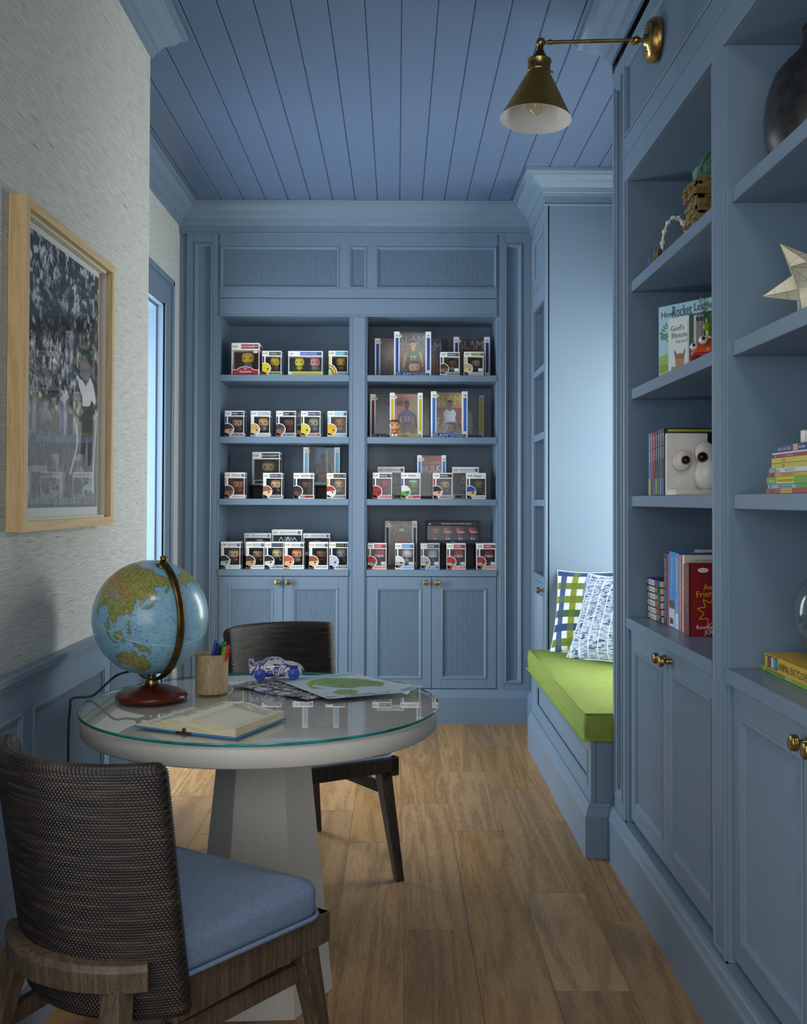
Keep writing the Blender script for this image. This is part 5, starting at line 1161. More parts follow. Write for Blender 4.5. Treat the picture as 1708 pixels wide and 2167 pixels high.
def vbox(label, x0, Y, z, w, h, head='#B9C4CC', htxt='', htc='#F0F0EE', num='', name='', nbar='#B03030', ntc='#F0F0EE', strip='#9CC4DC', inside='#3A3E46',
         skin='#D8A87C', hair='#3A2A20', shirt='#B03030', bskin=None, bhair=None, d=.09, helmet=False, hat=None, lids=.22, figs=1, card='#F2F2F0', show_bust=True, group='small boxed figurines on the back shelves', rz=0, wide=False, legs='#30323A', figh=.62, sticker=None):
    t = thing('boxed_figurine', label, 'figurine box', (x0 + w / 2, Y + d / 2, z), rz, group)
    CW = flat(card, .45, var=.02); ch = .0012
    T = TM((-w / 2, -d / 2, 0), (1, 0, 0), (0, 0, 1), (0, -1, 0))
    m_ = MB(); hh = h * lids; bt = h * .15
    m_.box(0, w, h - hh, h, -d, 0, CW, T, c=ch)                                   # lid band
    m_.box(0, w, 0, bt, -d, 0, CW, T, c=ch)
    ls = .0135 if not wide else .004; lw = w * .17 if not wide else .005
    m_.box(0, lw, bt, h - hh, -.0012, 0, CW, T); m_.box(w - .0045, w, bt, h - hh, -d, 0, CW, T) if False else m_.box(w - .0045, w, bt, h - hh, -.0012, 0, CW, T)
    m_.box(0, .001, bt, h - hh, -d, 0, CW, T)                                     # left cheek
    m_.box(0, w, bt, h - hh, -d, -d + .001, fl(inside), T); m_.box(.001, w - .001, bt, bt + .001, -d, -.001, fl(inside), T)
    m_.box(w - .001, w, bt, h - hh, -d, -d * .86, CW, T); m_.box(w - .001, w, bt, h - hh, -.006, 0, CW, T)
    m_.build('carton', t)
    m_ = MB(); m_.box(lw, w - .0045, bt, h - hh, -.0010, -.0007, PLASTIC, T); m_.box(w - .0008, w - .0005, bt, h - hh, -d * .86, -.006, PLASTIC, T); m_.build('window', t)
    m_ = MB(); lh = hh * .40; y_ = h - hh * .68
    if head: m_.rect(w * .345, w * .97, h - hh * .84, h - hh * .20, .0003, fl(head), T)
    logo(m_, w * .045, y_, lh * min(1, .105 / w * 1.0 + .15) if wide else lh * .86, T)
    lx = w * .36 if not wide else w * .28
    if htxt: m_.text(htxt, lx, y_ + lh * .06, lh * .72, fl(htc), T, .0008, maxw=w * (.42 if not wide else .56))
    if num: m_.disc(w * .90, h - hh * .52, hh * .27, hh * .27, .0007, fl('#2A2C34'), T, 14); m_.text(num, w * .90, y_ + lh * .18, lh * .55, WINK, T, .0010, align='c', maxw=hh * .46)
    if strip and not wide: m_.rect(lw * .12, lw * .62, bt + .002, h - hh * 1.02, .0003, fl(strip), T)
    if nbar: m_.rect(w * .34 if not wide else w * .1, w * .97, bt * .24, bt * .86, .0003, fl(nbar), T)
    if name: m_.text(name, w * .38 if not wide else w * .5, bt * .40, bt * .34, fl(ntc), T, .0007, maxw=w * (.56 if not wide else .7), align='l' if not wide else 'c')
    # print on the right cheek
    TS_ = TM((w / 2, -d / 2, 0), (0, 1, 0), (0, 0, 1), (1, 0, 0)); m_.rect(d * .2, d * .8, h - hh * .8, h - hh * .3, .0004, fl('#50545C'), TS_)
    if show_bust and not wide: bust(m_, T, .0008, .001, h * .46, bskin or skin, bhair or hair, shirt, helmet)
    if sticker: m_.rect(w * .72, w * .94, bt + .004, bt + .022, .0012, fl(sticker), T)
    m_.build('printed_art', t)
    m_ = MB()
    for k in range(figs):
        fx = (lw + w) / 2 - w / 2 + (0 if figs == 1 else (k - (figs - 1) / 2) * w / (figs + .2)); s = (h - hh - bt) * (.98 if h < .2 else figh)
        figure(m_, fx + w * .02, 0, bt + .001, s, skin if isinstance(skin, str) else skin[k], hair if isinstance(hair, str) else hair[k], shirt if isinstance(shirt, str) else shirt[k], helmet if isinstance(helmet, bool) else helmet[k], hat, legs)
    m_.build('figurine', t)
    return t
def cover_box(label, x0, Y, z, w, h, strip='#2B4A9C', cover='#5A6066', num='', name='', big='SLAM', bigc='#9AA0A4', top='SLAM', person=None, nbar='#2B4A9C', skin='#C08A60', hair='#3A2A20', d=.055, extra=None, dim='#EEEEEC', bottom=True, grp='tall magazine-cover figurine boxes on the right-hand shelves', fig=True):
    t = thing('boxed_figurine', label, 'figurine box', (x0 + w / 2, Y + d / 2, z), 0, grp)
    T = TM((-w / 2, -d / 2, 0), (1, 0, 0), (0, 0, 1), (0, -1, 0)); CW = flat(dim, .45, var=.02); sw = w * .15
    m_ = MB(); m_.box(0, sw, 0, h, -d, 0, CW, T, c=.001); m_.box(w - sw, w, 0, h, -d, 0, CW, T, c=.001); m_.box(sw, w - sw, 0, h * .08, -d, 0, CW, T); m_.box(0, w, h * .08, h - .002, -d, -d + .001, fl('#3A3C42'), T); m_.build('carton', t)
    m_ = MB(); m_.rect(sw, w - sw, h * .08, h - .004, -d * .75, fl(cover), T)
    if extra: extra(m_, T @ Matrix.Translation((0, 0, -d * .75)), w, h)
    if top: m_.text(top, w * .5, h * .73, h * .21, fl(bigc), T, -d * .75 + .0006, w=w * .66, align='c')
    if person:
        sk, jr, no, ha, nc = person; PT = T @ Matrix.Translation((w * .52, h * .12, -d * .75)); q = h
        m_.poly([(-.13 * q, 0), (.13 * q, 0), (.12 * q, .36 * q), (.19 * q, .40 * q), (.08 * q, .50 * q), (-.08 * q, .50 * q), (-.19 * q, .40 * q), (-.12 * q, .36 * q)], .0010, fl(jr), PT)
        for s_ in (-1, 1): m_.poly([(s_ * .12 * q, .46 * q), (s_ * .20 * q, .40 * q), (s_ * .24 * q, .12 * q), (s_ * .19 * q, .10 * q), (s_ * .15 * q, .34 * q)], .0012, fl(sk), PT)
        m_.rect(-.035 * q, .035 * q, .47 * q, .56 * q, .0013, fl(sk), PT); m_.disc(0, .62 * q, .062 * q, .085 * q, .0014, fl(sk), PT, 18); m_.disc(0, .64 * q, .064 * q, .075 * q, .0016, fl(ha), PT, 14, .2, PI - .2)
        if no: m_.text(no, 0, .26 * q, .10 * q, fl(nc), PT, .0018, align='c')
    m_.build('cover_print', t)
    m_ = MB(); m_.box(sw, w - sw, h * .08, h - .002, -.0012, -.0008, PLASTIC, T); m_.build('window', t)
    m_ = MB(); m_.rect(sw * .28, sw * .80, h * .09, h * .86, .0004, fl(strip), T); m_.rect(w - sw * .76, w - sw * .22, h * (.14), h * .86, .0004, fl(strip), T)
    logo(m_, w * .05, h * .88, h * .055, T)
    if num: m_.text(num, w - sw * .5, h * .89, h * .045, INK, T, .0008, align='c')
    if bottom:
        m_.rect(w * .05, w * .95, h * .008, h * .075, .0004, fl(nbar), T)
        if big: m_.rect(w * .05, w * .47, h * .004, h * .10, .0006, fl(nbar), T); m_.text(big, w * .07, h * .018, h * .07, fl('#D8DCE0'), T, .0010, w=w * .38)
        if name: m_.text(name, w * .52, h * .026, h * .032, WINK, T, .0008, maxw=w * .38)
    m_.build('printed_art', t)
    if fig:
        m_ = MB(); s = h * .30; r = s * .6; hc = h * .22; ff = .36 if big else .5
        m_.sell((-w / 2 + w * .55, -d * .05, hc), (s * .40, d * .34, s * .34), fl(skin), e=3); m_.sell((-w / 2 + w * .55, d * .0, hc + s * .05), (s * .42, d * .36, s * .36), fl(hair), e=3, v0=.25)
        for sx in (-1, 1): m_.sell((-w / 2 + w * .55 + sx * s * .2, -d * .38, hc - s * .02), (s * .05, .002, s * .055), INK, nu=8, nv=6)
        m_.sell((-w / 2 + w * .55, -d * .05, h * .11), (s * .18, d * .25, s * .16), fl(nbar), e=2.5); m_.build('figurine', t)
    return t
FR = YF + .030; SZ = [2.0025, 1.6445, 1.285, .8775]; BK = 5.975
GS = 'boxed figurines on the left top shelf'
# top left shelf
def hom(m_, T): pass
b = vbox('large red boxed figurine at the left end of the top shelf', -.967, FR, SZ[0], .163, .188, head='#A8383C', htxt='COUCH HOMER', num='909', name='', nbar=None, strip=None, inside='#6E2226', skin='#D8B030', hair='#D8B030', shirt='#8C78B8', d=.13, wide=True, group=GS, figh=.5, legs='#8C78B8')
m_ = MB(); T = TM((-.0815, -.065, 0), (1, 0, 0), (0, 0, 1), (0, -1, 0)); w = .163
arc = [(w * .04, .002), (w * .96, .002), (w * .96, .030)] + [(w * .5 + w * .27 * math.cos(a), .030 + .017 * math.sin(a)) for a in [PI * i / 12 for i in range(13)]] + [(w * .04, .030)]
m_.poly([(x + (x - w / 2) * .05, y + .003 if y > .01 else y) for x, y in arc], .0012, WINK, T); m_.poly(arc, .0016, fl('#A02428'), T); m_.text('THE', w * .5, .033, .007, WINK, T, .0020, align='c'); m_.text('Simpsons', w * .5, .015, .013, WINK, T, .0020, align='c'); m_.build('red_banner', b); m_ = MB(); m_.rect(w * .79, w * .93, .129, .142, .0012, WINK, T); m_.text('FYE', w * .86, .132, .006, INK, T, .0018, align='c'); m_.build('sticker', b)
vbox('boxed yellow figurine with a green name strip, second on the top left shelf', -.788, FR, SZ[0], .112, .142, head='#2A3A2C', htxt='THE SIMPSONS', num='125', name='BART SIMPSON', nbar='#6FA04A', ntc='#1E2A1C', strip='#2A2E34', skin='#DDB92C', hair='#DDB92C', shirt='#B83A30', bskin='#D9C22C', bhair='#D9C22C', group=GS, legs='#3A62B0')
b = vbox('wide double figurine box with a blue title strip on the top left shelf', -.637, FR, SZ[0], .200, .142, head='#3E5AA8', htxt='SPONGEBOB & PATRICK', num='2', nbar='#C8BC2A', name='', strip=None, inside='#50707E', skin=('#D9CB30', '#D88E92'), hair=('#D9CB30', '#D88E92'), shirt=('#C8C02C', '#7E9A48'), wide=True, figs=2, helmet=(False, False), group=GS, legs='#8A7A3A')
b = vbox('figurine box with a rainbow print beside the centre stile', -.402, FR, SZ[0], .113, .144, head='#5AA0B8', htxt='SPONGEBOB', num='558', name='SPONGEBOB', nbar='#284A7C', strip='#D8CC30', skin='#C8A02C', hair='#C8A02C', shirt='#B8982C', show_bust=False, group=GS, legs='#8A6A2A')
m_ = MB(); T = TM((-.0565, -.045, 0), (1, 0, 0), (0, 0, 1), (0, -1, 0))
for k, c in enumerate(('#F0F0EE', '#B83A3A', '#D8A032', '#D8CC30', '#4A9A5A', '#3A62B0', '#D8CC30')):
    r = .062 - k * .0055; m_.poly([(max(.001, -.004 + r * .9 * math.cos(a)), .008 + r * math.sin(a)) for a in [PI * .62 * i / 14 - .1 for i in range(15)]] + [(.001, .008)], .0016 + k * .0003, fl(c), T)
m_.build('rainbow_print', b)
# second left shelf
G2 = 'boxed figurines on the second left shelf'
D2 = [(-1.004, 'figurine box with a dark red and navy header, first on the second left shelf', dict(head='#2A3450', htxt='PARIS', num='22', name='MARCO VERRATTI', nbar='#7C2430', strip='#243050', skin='#C89878', hair='#2A2422', shirt='#26345E', inside='#5A6068', bhair='#241E1C')),
      (-.853, 'figurine box with a blond figure and pale blue bust, second left shelf', dict(head='#A8B8C8', htxt='CITY', num='', name='KEVIN DE BRUYNE', nbar='#C8CCD0', ntc='#A8ACB0', strip='#C8D4DC', skin='#E0B078', hair='#C89A50', shirt='#86B4D8', inside='#5A5E60', bskin='#D8B070', bhair='#C8A050')),
      (-.705, 'figurine box with a red shirted figure, middle of the second left shelf', dict(head='#2A2C30', htxt='GOLF', num='01', name='TIGER WOODS', nbar='#202226', strip='#3A3C40', skin='#7A4E3C', hair='#26262A', shirt='#A82A30', inside='#4A4E56', bskin='#8A5C48', bhair='#34363A')),
      (-.561, 'figurine box with a silver and gold figure, fourth on the second left shelf', dict(head='#3A3C5A', htxt='ROYALS', num='58', name='MONSTERS', nbar='#A83A2A', strip='#3A4A3A', skin='#A8A48C', hair='#8E8A74', shirt='#9A967E', inside='#4E525A', bskin='#C8C03A', bhair='#C8C03A')),
      (-.407, 'figurine box with a pale blue strip beside the centre stile, second left shelf', dict(head='#9AC4D0', htxt='HOSTESS', num='212', name='PLUTO', nbar='#7EB8CC', strip='#8EC0D4', skin='#B8742C', hair='#A8682A', shirt='#D8D4C8', inside='#4E4A46', bskin='#E0A82C', bhair='#D89C28', legs='#B8742C'))]
for x, lab, kw in D2: vbox(lab, x, FR, SZ[1], .113, .151, group=G2, **kw)
vbox('dim figurine box half hidden behind the silver and gold one, second left shelf', -.598, BK, SZ[1], .160, .150, head='#6A5A3A', htxt='', num='', nbar='#4A4A4A', strip='#5A5A5A', card='#8A8C90', inside='#2E3238', group='back row boxes')
# third left shelf
G3 = 'boxed figurines on the third left shelf'
vbox('figurine box with a terracotta window and round bust, first on the third left shelf', -1.002, FR, SZ[2], .116, .152, head='#DEDEDC', htxt='STAR WARS', htc='#1C1C20', num='461', name='GREEF KARGA', nbar='#DADAD6', ntc='#8C3030', strip='#9AA8B4', skin='#B07048', hair='#2A2422', shirt='#8C3A2A', inside='#9A4E3A', bskin='#8A5A3A', bhair='#2A221E', group=G3)
vbox('figurine box with a dark robed figure in front of the raised box', -.780, FR, SZ[2], .112, .150, head='#2A2C34', htxt='STAR WARS', num='501', name='LUKE SKYWALKER', nbar='#26282E', strip='#DEDEDC', skin='#E0B890', hair='#A8824A', shirt='#26282C', inside='#3A3E44', bskin='#E0BC9C', bhair='#8A5A3A', group=G3)
vbox('figurine box with a black hatted figure in dark glasses, third left shelf', -.602, FR, SZ[2], .117, .150, head='#D8D0D0', htxt='RUN DMC', htc='#1C1C20', num='200', name='DMC', nbar='#8C2A2A', strip='#2A2C30', skin='#6A442E', hair='#1C1C20', shirt='#1C1C20', inside='#54585E', bskin='#5E3E2A', bhair='#1C1C20', hat='#1C1C20', group=G3)
vbox('figurine box with a crowned figure and gold lettering beside the centre stile, third left shelf', -.410, FR, SZ[2], .112, .150, head='#26241E', htxt='QUEEN', htc='#C8A848', num='184', name='FREDDIE MERCURY', nbar='#3A3436', strip='#C8A030', skin='#C89A72', hair='#B8963C', shirt='#C8C0A0', inside='#2E2C2C', bskin='#DEDAD4', bhair='#A83430', group=G3)
def riser(label, x0, Y, z, w, h, d=.10):
    t = thing('display_riser', label, 'riser', (x0 + w / 2, Y + d / 2, z)); m_ = MB(); m_.box(-w / 2, w / 2, -d / 2, d / 2, h - .006, h, BLACK, c=.001)
    for s_ in (-1, 1): m_.box(s_ * (w / 2 - .006), s_ * w / 2, -d / 2, d / 2, 0, h - .006, BLACK)
    m_.box(-w / 2, w / 2, d / 2 - .005, d / 2, 0, h - .006, BLACK); m_.build('riser_body', t)
riser('black display riser under the tall dark figurine box, third left shelf', -.885, 6.03, SZ[2], .195, .082, .15)
vbox('tall boxed figurine raised at the back of the third left shelf, dark title strip', -.867, 6.05, SZ[2] + .0825, .165, .197, head='#26282C', htxt='LUKE SKYWALKER', num='593', name='', nbar='#3A3C40', strip=None, inside='#565650', skin='#B89C72', hair='#7A5E38', shirt='#34342E', wide=True, d=.12, group='raised boxes at the back', figh=.75)
riser('black display riser under the pale blue striped album box, third left shelf', -.575, 6.03, SZ[2], .235, .082, .15)
cover_box('album-cover figurine box with pale blue side strips, raised on the third left shelf', -.562, 6.05, SZ[2] + .0825, .218, .226, strip='#7FB4CC', cover='#56707E', num='13', name='', big='', top='', person=('#3A3C3C', '#3E4A50', '', '#26282C', '#C8A848'), skin='#8A5A3C', hair='#26201C', nbar='#2E3236', bottom=False, grp='raised boxes at the back', extra=lambda m_, T, w, h: (m_.rect(w * .62, w * .655, h * .1, h * .97, .002, fl('#C0A060'), T), m_.tube([(w * .66, h * .70, .002), (w * .70, h * .86, .002), (w * .72, h * .72, .002), (w * .76, h * .82, .002), (w * .80, h * .74, .002)], .0012, 4, fl('#C0A060'), T), m_.rect(w * .70, w * .80, h * .60, h * .66, .002, fl('#8C4A34'), T)))
# counter left
G4 = 'boxed figurines on the left counter'
CN = [(-1.023, .114, 'figurine box with round glasses bust, first on the left counter', dict(name='HARRY POTTER', skin='#E0B890', hair='#7A6A54', shirt='#7A2A2E', bskin='#A8C4B8', bhair='#26221E')),
      (-.877, .107, 'figurine box with a bearded long haired figure, second on the left counter', dict(name='SIRIUS BLACK', skin='#B08A64', hair='#3A2A1E', shirt='#4A4A3A', bskin='#B89270', bhair='#3A281C')),
      (-.767, .110, 'figurine box with a navy strip and pale dark-robed figure, third on the left counter', dict(name='SEVERUS SNAPE', skin='#D8C494', hair='#B8A878', shirt='#202228', bskin='#D8D0C4', bhair='#1C1C20', head='#2E3450', nbar='#34406A', strip='#2E3A6A')),
      (-.654, .112, 'figurine box with an orange haired figure, fourth on the left counter', dict(name='RON WEASLEY', skin='#E0A884', hair='#C8502A', shirt='#B8986C', bskin='#D8B088', bhair='#C8582A')),
      (-.511, .110, 'figurine box with a brown haired dark skinned figure, fifth on the left counter', dict(name='HERMIONE GRANGER', skin='#8A5A3A', hair='#3A2418', shirt='#6A3A3A', bskin='#E0B890', bhair='#8A4E2A')),
      (-.3945, .110, 'figurine box with a grey bald bust beside the centre stile, left counter', dict(name='LORD VOLDEMORT', skin='#8E969A', hair='#8E969A', shirt='#26282C', bskin='#B4B8C4', bhair='#B4B8C4', head='#26282C', nbar='#2E3A4A', strip='#2E3A5A', htc='#B8A060'))]
for x, w, lab, kw in CN:
    k = dict(head='#CDD2D6', htxt='HARRY POTTER', htc='#8A8C90', num='31', nbar='#DADAD8', ntc='#4A4A4A', strip='#C4CCD6', inside='#3E3C3C'); k.update(kw)
    if k['nbar'] != '#DADAD8': k['ntc'] = '#F0F0EE'
    vbox(lab, x, FR, SZ[3], w, .157, group=G4, **k)
riser('black display riser across the back of the left counter', -.92, 6.03, SZ[3], .53, .072, .15)
vbox('wide lidded figurine box raised behind the bearded one, left counter', -.911, 6.04, SZ[3] + .0725, .161, .130, head=None, htxt='ALBUS DUMBLEDORE', htc='#9A7A6A', num='122', nbar=None, strip=None, inside='#5E6064', wide=True, group='wide raised boxes on the left counter', skin='#B8B0A8', hair='#C8C4BC', shirt='#8A8A98')
vbox('wide lidded figurine box raised behind the brown haired one, left counter', -.560, 6.04, SZ[3] + .0725, .161, .130, head=None, htxt='HARRY POTTER', htc='#7A6A4A', num='135', nbar=None, strip=None, inside='#4A4C50', wide=True, group='wide raised boxes on the left counter', skin='#B89878', hair='#4A3A2E', shirt='#5A3A3A')
b = vbox('highest wide figurine box with white zigzag art, left counter back', -.745, 6.035, SZ[3] + .1, .180, .152, head=None, htxt='REMUS LUPIN WITH', htc='#8A8C88', num='156', nbar=None, strip=None, inside='#6A7078', wide=True, group='wide raised boxes on the left counter', skin='#9AA0A4', hair='#8A9094', shirt='#7A8084')
b.location.z = SZ[3] + .0725
m_ = MB(); T = TM((-.09, -.04505, 0), (1, 0, 0), (0, 0, 1), (0, -1, 0))
zg = [(.03, .065), (.055, .108), (.075, .070), (.095, .108), (.115, .07), (.135, .106), (.155, .065)]
for a, c in zip(zg[:-1], zg[1:]): m_.tube([(a[0], a[1], .001), (c[0], c[1], .001)], .0018, 4, WINK, T)
m_.build('zigzag_print', b)
# right top shelf
GC = 'tall magazine-cover boxes on the top right shelf'
cover_box('dark cover box with blue strips at the left end of the top right shelf', -.137, 6.00, SZ[0], .218, .236, cover='#3A3E48', bigc='#3E424C', person=('#5A5A60', '#4A4E5A', '', '#3A3A40', '#8A8A90'), nbar='#1C2436', skin='#3A3E48', hair='#2A2C34', grp=GC, fig=False)
cover_box('dark blue and orange cover box behind the green jersey box', .084, 6.07, SZ[0], .213, .245, strip='#2E2E6A', cover='#33308A', bigc='#E8E6E0', top='SLAM', person=('#8A4E2A', '#A8602A', '', '#241812', '#E8C060'), nbar='#1C1C2A', grp=GC, fig=False, dim='#3A3C46', big='')
cover_box('tallest cover box with a green jersey number 77 player, top right shelf', -.022, 5.925, SZ[0], .217, .264, cover='#6E7274', bigc='#A6AAA8', num='16', name='LUKA DONČIĆ', person=('#D8A884', '#2E7A5A', '77', '#6A4A34', '#E8E8E4'), skin='#D0A078', hair='#5A3E2C', grp=GC)
cover_box('dark brown cover box with navy strips at the right end of the top right shelf', .331, 6.00, SZ[0], .215, .246, strip='#2B2A6E', cover='#4A2E2A', bigc='#A8A49E', num='03', person=('#5A3424', '#3A2420', '', '#4A2A1E', '#E8E8E4'), nbar='#2A2A5A', grp=GC, fig=False)
vbox('small figurine box with a blue-grey header in front of the dark brown cover box', .248, FR - .005, SZ[0], .112, .138, head='#3E4A62', htxt='BROOKLYN', num='94', name='KEVIN DURANT', nbar='#26282E', strip='#2E3034', skin='#8A5C44', hair='#241C1A', shirt='#C8CCD0', inside='#565A5E', bskin='#8A5E50', bhair='#34261F', sticker='#E0E0DE', group='small boxes on the top right shelf')
vbox('small figurine box with a yellow header and bald bearded bust, top right shelf', .386, FR - .005, SZ[0], .113, .140, head='#D8C040', htxt='WARRIORS', htc='#28406E', num='95', name='STEPHEN CURRY', nbar='#C8B08A', strip='#E0B848', skin='#C8A47C', hair='#3E3834', shirt='#3E5078', inside='#44484E', bskin='#DEC49C', bhair='#C8A47C', sticker='#E0E0DE', group='small boxes on the top right shelf')
# right second shelf
GD = 'tall magazine-cover boxes on the second right shelf'
cover_box('grey cover box with dark red strips, left end of the second right shelf', -.163, 6.00, SZ[1], .214, .262, strip='#6E1E26', cover='#4E525C', bigc='#70747C', person=('#5E5C62', '#565A64', '', '#3A3A40', '#8A8A90'), nbar='#2A2C34', grp=GD, fig=False)
cover_box('grey box behind the yellow striped ones, second right shelf', .02, 6.07, SZ[1], .212, .258, strip='#5A5C60', cover='#5A5E62', bigc='#74787C', top='SLAM', person=('#6A6A6C', '#62666A', '', '#4A4C50', '#8A8A90'), nbar='#3A3A3A', dim='#5E6266', grp=GD, fig=False)
def sunset(m_, T, w, h):
    for k, c in enumerate(('#B8B070', '#D8A060', '#D87A58', '#C8707E', '#A8627E')): m_.rect(w * .15, w * (.62 - .05 * (k % 2)), h * (.08 + .165 * k), h * (.245 + .165 * k), .0003, fl(c), T)
    m_.rect(w * .58, w * .85, h * .08, h * .9, .0004, fl('#9A8A60'), T); m_.disc(w * .30, h * .78, w * .10, w * .10, .001, fl('#6A4A44'), T, 18)
cover_box('orange cover box with yellow strips and a purple jersey player, second right shelf', -.046, 5.925, SZ[1], .193, .263, strip='#D2B62A', cover='#B8885E', top='', num='02', name='LEBRON JAMES', big='', person=('#5A3A34', '#4A4278', '23', '#241A1A', '#C8884A'), nbar='#C89A3A', skin='#6A4634', hair='#2A1E1A', grp=GD, extra=sunset)
cover_box('grey cover box with a yellow strip at the right end of the second right shelf', .302, 6.00, SZ[1], .210, .258, strip='#A89A34', cover='#7A7E84', bigc='#8E9296', top='', num='02', person=('#56585C', '#B0B4BA', '', '#3E4044', '#8A8A90'), nbar='#4A2A2A', dim='#A8AAA8', grp=GD, fig=False, big='')
cover_box('gold cover box with bright blue strips and a white jersey player, second right shelf', .195, 5.925, SZ[1], .215, .272, strip='#2F6CC0', cover='#B08A52', bigc='#D8B870', num='08', name='TRACY McGRADY', person=('#7A5034', '#D8DADE', '', '#2A1E18', '#C8B060'), nbar='#2A52A0', skin='#7A6450', hair='#4E4238', grp=GD, extra=lambda m_, T, w, h: (m_.rect(w * .15, w * .85, h * .38, h * .66, .0003, fl('#8A4A42'), T), m_.text('acy', w * .17, h * .40, h * .08, fl('#D8B870'), T, .0005), m_.text('MCGRADY', w * .17, h * .27, h * .09, fl('#C8B060'), T, .0005, maxw=w * .66)))
t = thing('vinyl_figurine', 'loose big-headed football figurine with a dark headband, second right shelf', 'figurine', (-.017, FR + .005, SZ[1] + .0015))
m_ = MB(); figure(m_, 0, 0, .0, .105, '#C8946C', '#6A4630', '#A8343A', legs='#E0E0DC'); m_.build('figure_body', t)
m_ = MB(); m_.sell((0, .002, .0765), (.0335, .0285, .009), fl('#2A2A2C'), e=3, nu=20, nv=4, v0=-.6, v1=.6); m_.build('headband', t); m_ = MB(); m_.text('15', 0, .026, .012, WINK, TM((0, -.0135, 0), (1, 0, 0), (0, 0, 1), (0, -1, 0)), 0, align='c'); m_.build('jersey_number', t)
# right third shelf
G7 = 'boxed figurines on the third right shelf'
vbox('figurine box with a red headed figure, first on the third right shelf', -.143, FR, SZ[2], .112, .153, head='#2E3450', htxt='MARVEL', num='75', name='SPIDER-MAN', nbar='#A82A30', strip='#2E3648', skin='#A02A30', hair='#A02A30', shirt='#A02A30', inside='#8E9296', group=G7, legs='#2A3460')
vbox('figurine box with a bright green figure, second on the third right shelf', .022, FR, SZ[2], .112, .153, head='#D8DADC', htxt='MARVEL', htc='#B03030', num='', name='HULK', nbar='#A83438', strip='#3A5AA8', skin='#6A9A4A', hair='#D0D8D4', shirt='#5E8E42', inside='#3E463E', bskin='#5A9A4A', bhair='#DADCE0', group=G7, legs='#5A4A8A')
vbox('figurine box with a dark cloaked figure, third on the third right shelf', .207, FR, SZ[2], .112, .153, head='#3A2A30', htxt='MARVEL', num='', name='DOCTOR STRANGE', nbar='#7A2E3A', strip='#B03038', skin='#C8A07C', hair='#5A5250', shirt='#3A3A5A', inside='#54585E', bskin='#D8B090', bhair='#26221E', group=G7)
vbox('figurine box with a navy blue bust at the right end of the third right shelf', .402, FR, SZ[2], .112, .153, head='#DEDEDC', htxt='Avengers', htc='#2A2C34', num='', name='CAPTAIN AMERICA', nbar='#DADAD8', ntc='#26282C', strip='#3A3C44', skin='#A08A5A', hair='#8A7A58', shirt='#4A4E58', inside='#4E525A', bskin='#D8B080', bhair='#2A4A8A', group=G7)
vbox('large white lidded box behind the red and green figurine boxes, third right shelf', -.118, 5.985, SZ[2], .160, .191, head=None, htxt='SINISTER SIX: SANDMAN', htc='#B04038', num='1020', name='MARVEL', nbar='#2E3238', strip=None, inside='#2E3036', skin='#8A8678', hair='#7A7668', shirt='#6A6658', wide=True, d=.11, lids=.19, group='large boxes on the third right shelf', figh=.8)
vbox('large white lidded box behind the goateed figurine, third right shelf', .324, 5.985, SZ[2], .157, .191, head=None, htxt='SINISTER SIX: ELECTRO', htc='#B04038', num='1017', name='MARVEL', nbar='#2E3238', strip=None, inside='#34383E', skin='#A8924A', hair='#98843E', shirt='#5A6A5A', wide=True, d=.11, lids=.19, group='large boxes on the third right shelf', figh=.8)
cover_box('comic-cover box with blue strips and slanted white title, third right shelf', .117, 5.985, SZ[2], .170, .260, strip='#3F7EC4', cover='#8A4A44', bigc='#D8D4D0', top='', num='24', name='', big='', nbar='#2E2E32', fig=False, grp='comic-cover box', extra=lambda m_, T, w, h: (m_.rect(w * .15, w * .85, h * .08, h * .56, .0003, fl('#5E5A50'), T), m_.rect(w * .15, w * .85, h * .86, h * .97, .0003, fl('#A83A40'), T), m_.text('THE INCREDIBLE', w * .18, h * .80, h * .045, fl('#C8C88A'), T, .0006, maxw=w * .62, rot=.05), m_.text('HULK', w * .18, h * .60, h * .16, fl('#E0DCD8'), T, .0006, w=w * .66, rot=.06), m_.text('MARVEL', w * .28, h * .10, h * .06, fl('#9A9690'), T, .0006, maxw=w * .5)))
# counter right
G8 = 'boxed football figurines on the right counter'
RED = '#B02A34'
FB = [(-.172, 'boxed red helmet football figurine, first on the right counter', dict(head=RED, htxt='CHIEFS', name='PATRICK MAHOMES', nbar='#C06A2A', hair=RED, shirt=RED, num='119')),
      (-.012, 'boxed football figurine with a light blue header, second on the right counter', dict(head='#4A8CC8', htxt='CAROLINA', name='SAM DARNOLD', nbar='#4A90C8', hair='#C8D0D4', shirt='#D0D4D8', num='158', strip='#3A4A5A')),
      (.136, 'boxed football figurine with a grey-blue helmet below the four-pack box', dict(head='#3A4656', htxt='LIONS', name='D. SWIFT', nbar='#4A6EA8', hair='#8A9AA8', shirt='#3E62A8', num='', strip='#4A5058', card='#C4C6C8')),
      (.288, 'boxed red helmet football figurine left of the last one, right counter', dict(head=RED, htxt='CHIEFS', name='TYREEK HILL', nbar='#C06A2A', hair=RED, shirt=RED, num='118')),
      (.462, 'boxed red helmet football figurine at the right end of the right counter', dict(head='#A02A34', htxt='CHIEFS', name='TRAVIS KELCE', nbar='#C06A2A', hair='#A02A34', shirt='#7A2A30', num='117', strip='#3E4450'))]
for x, lab, kw in FB:
    k = dict(strip='#3E4450', skin='#8A5A3E', helmet=True, inside='#4E5660', sticker='#B8C4D0', legs='#C8C8C8'); k.update(kw); vbox(lab, x, FR, SZ[3], .110, .152, group=G8, **k)
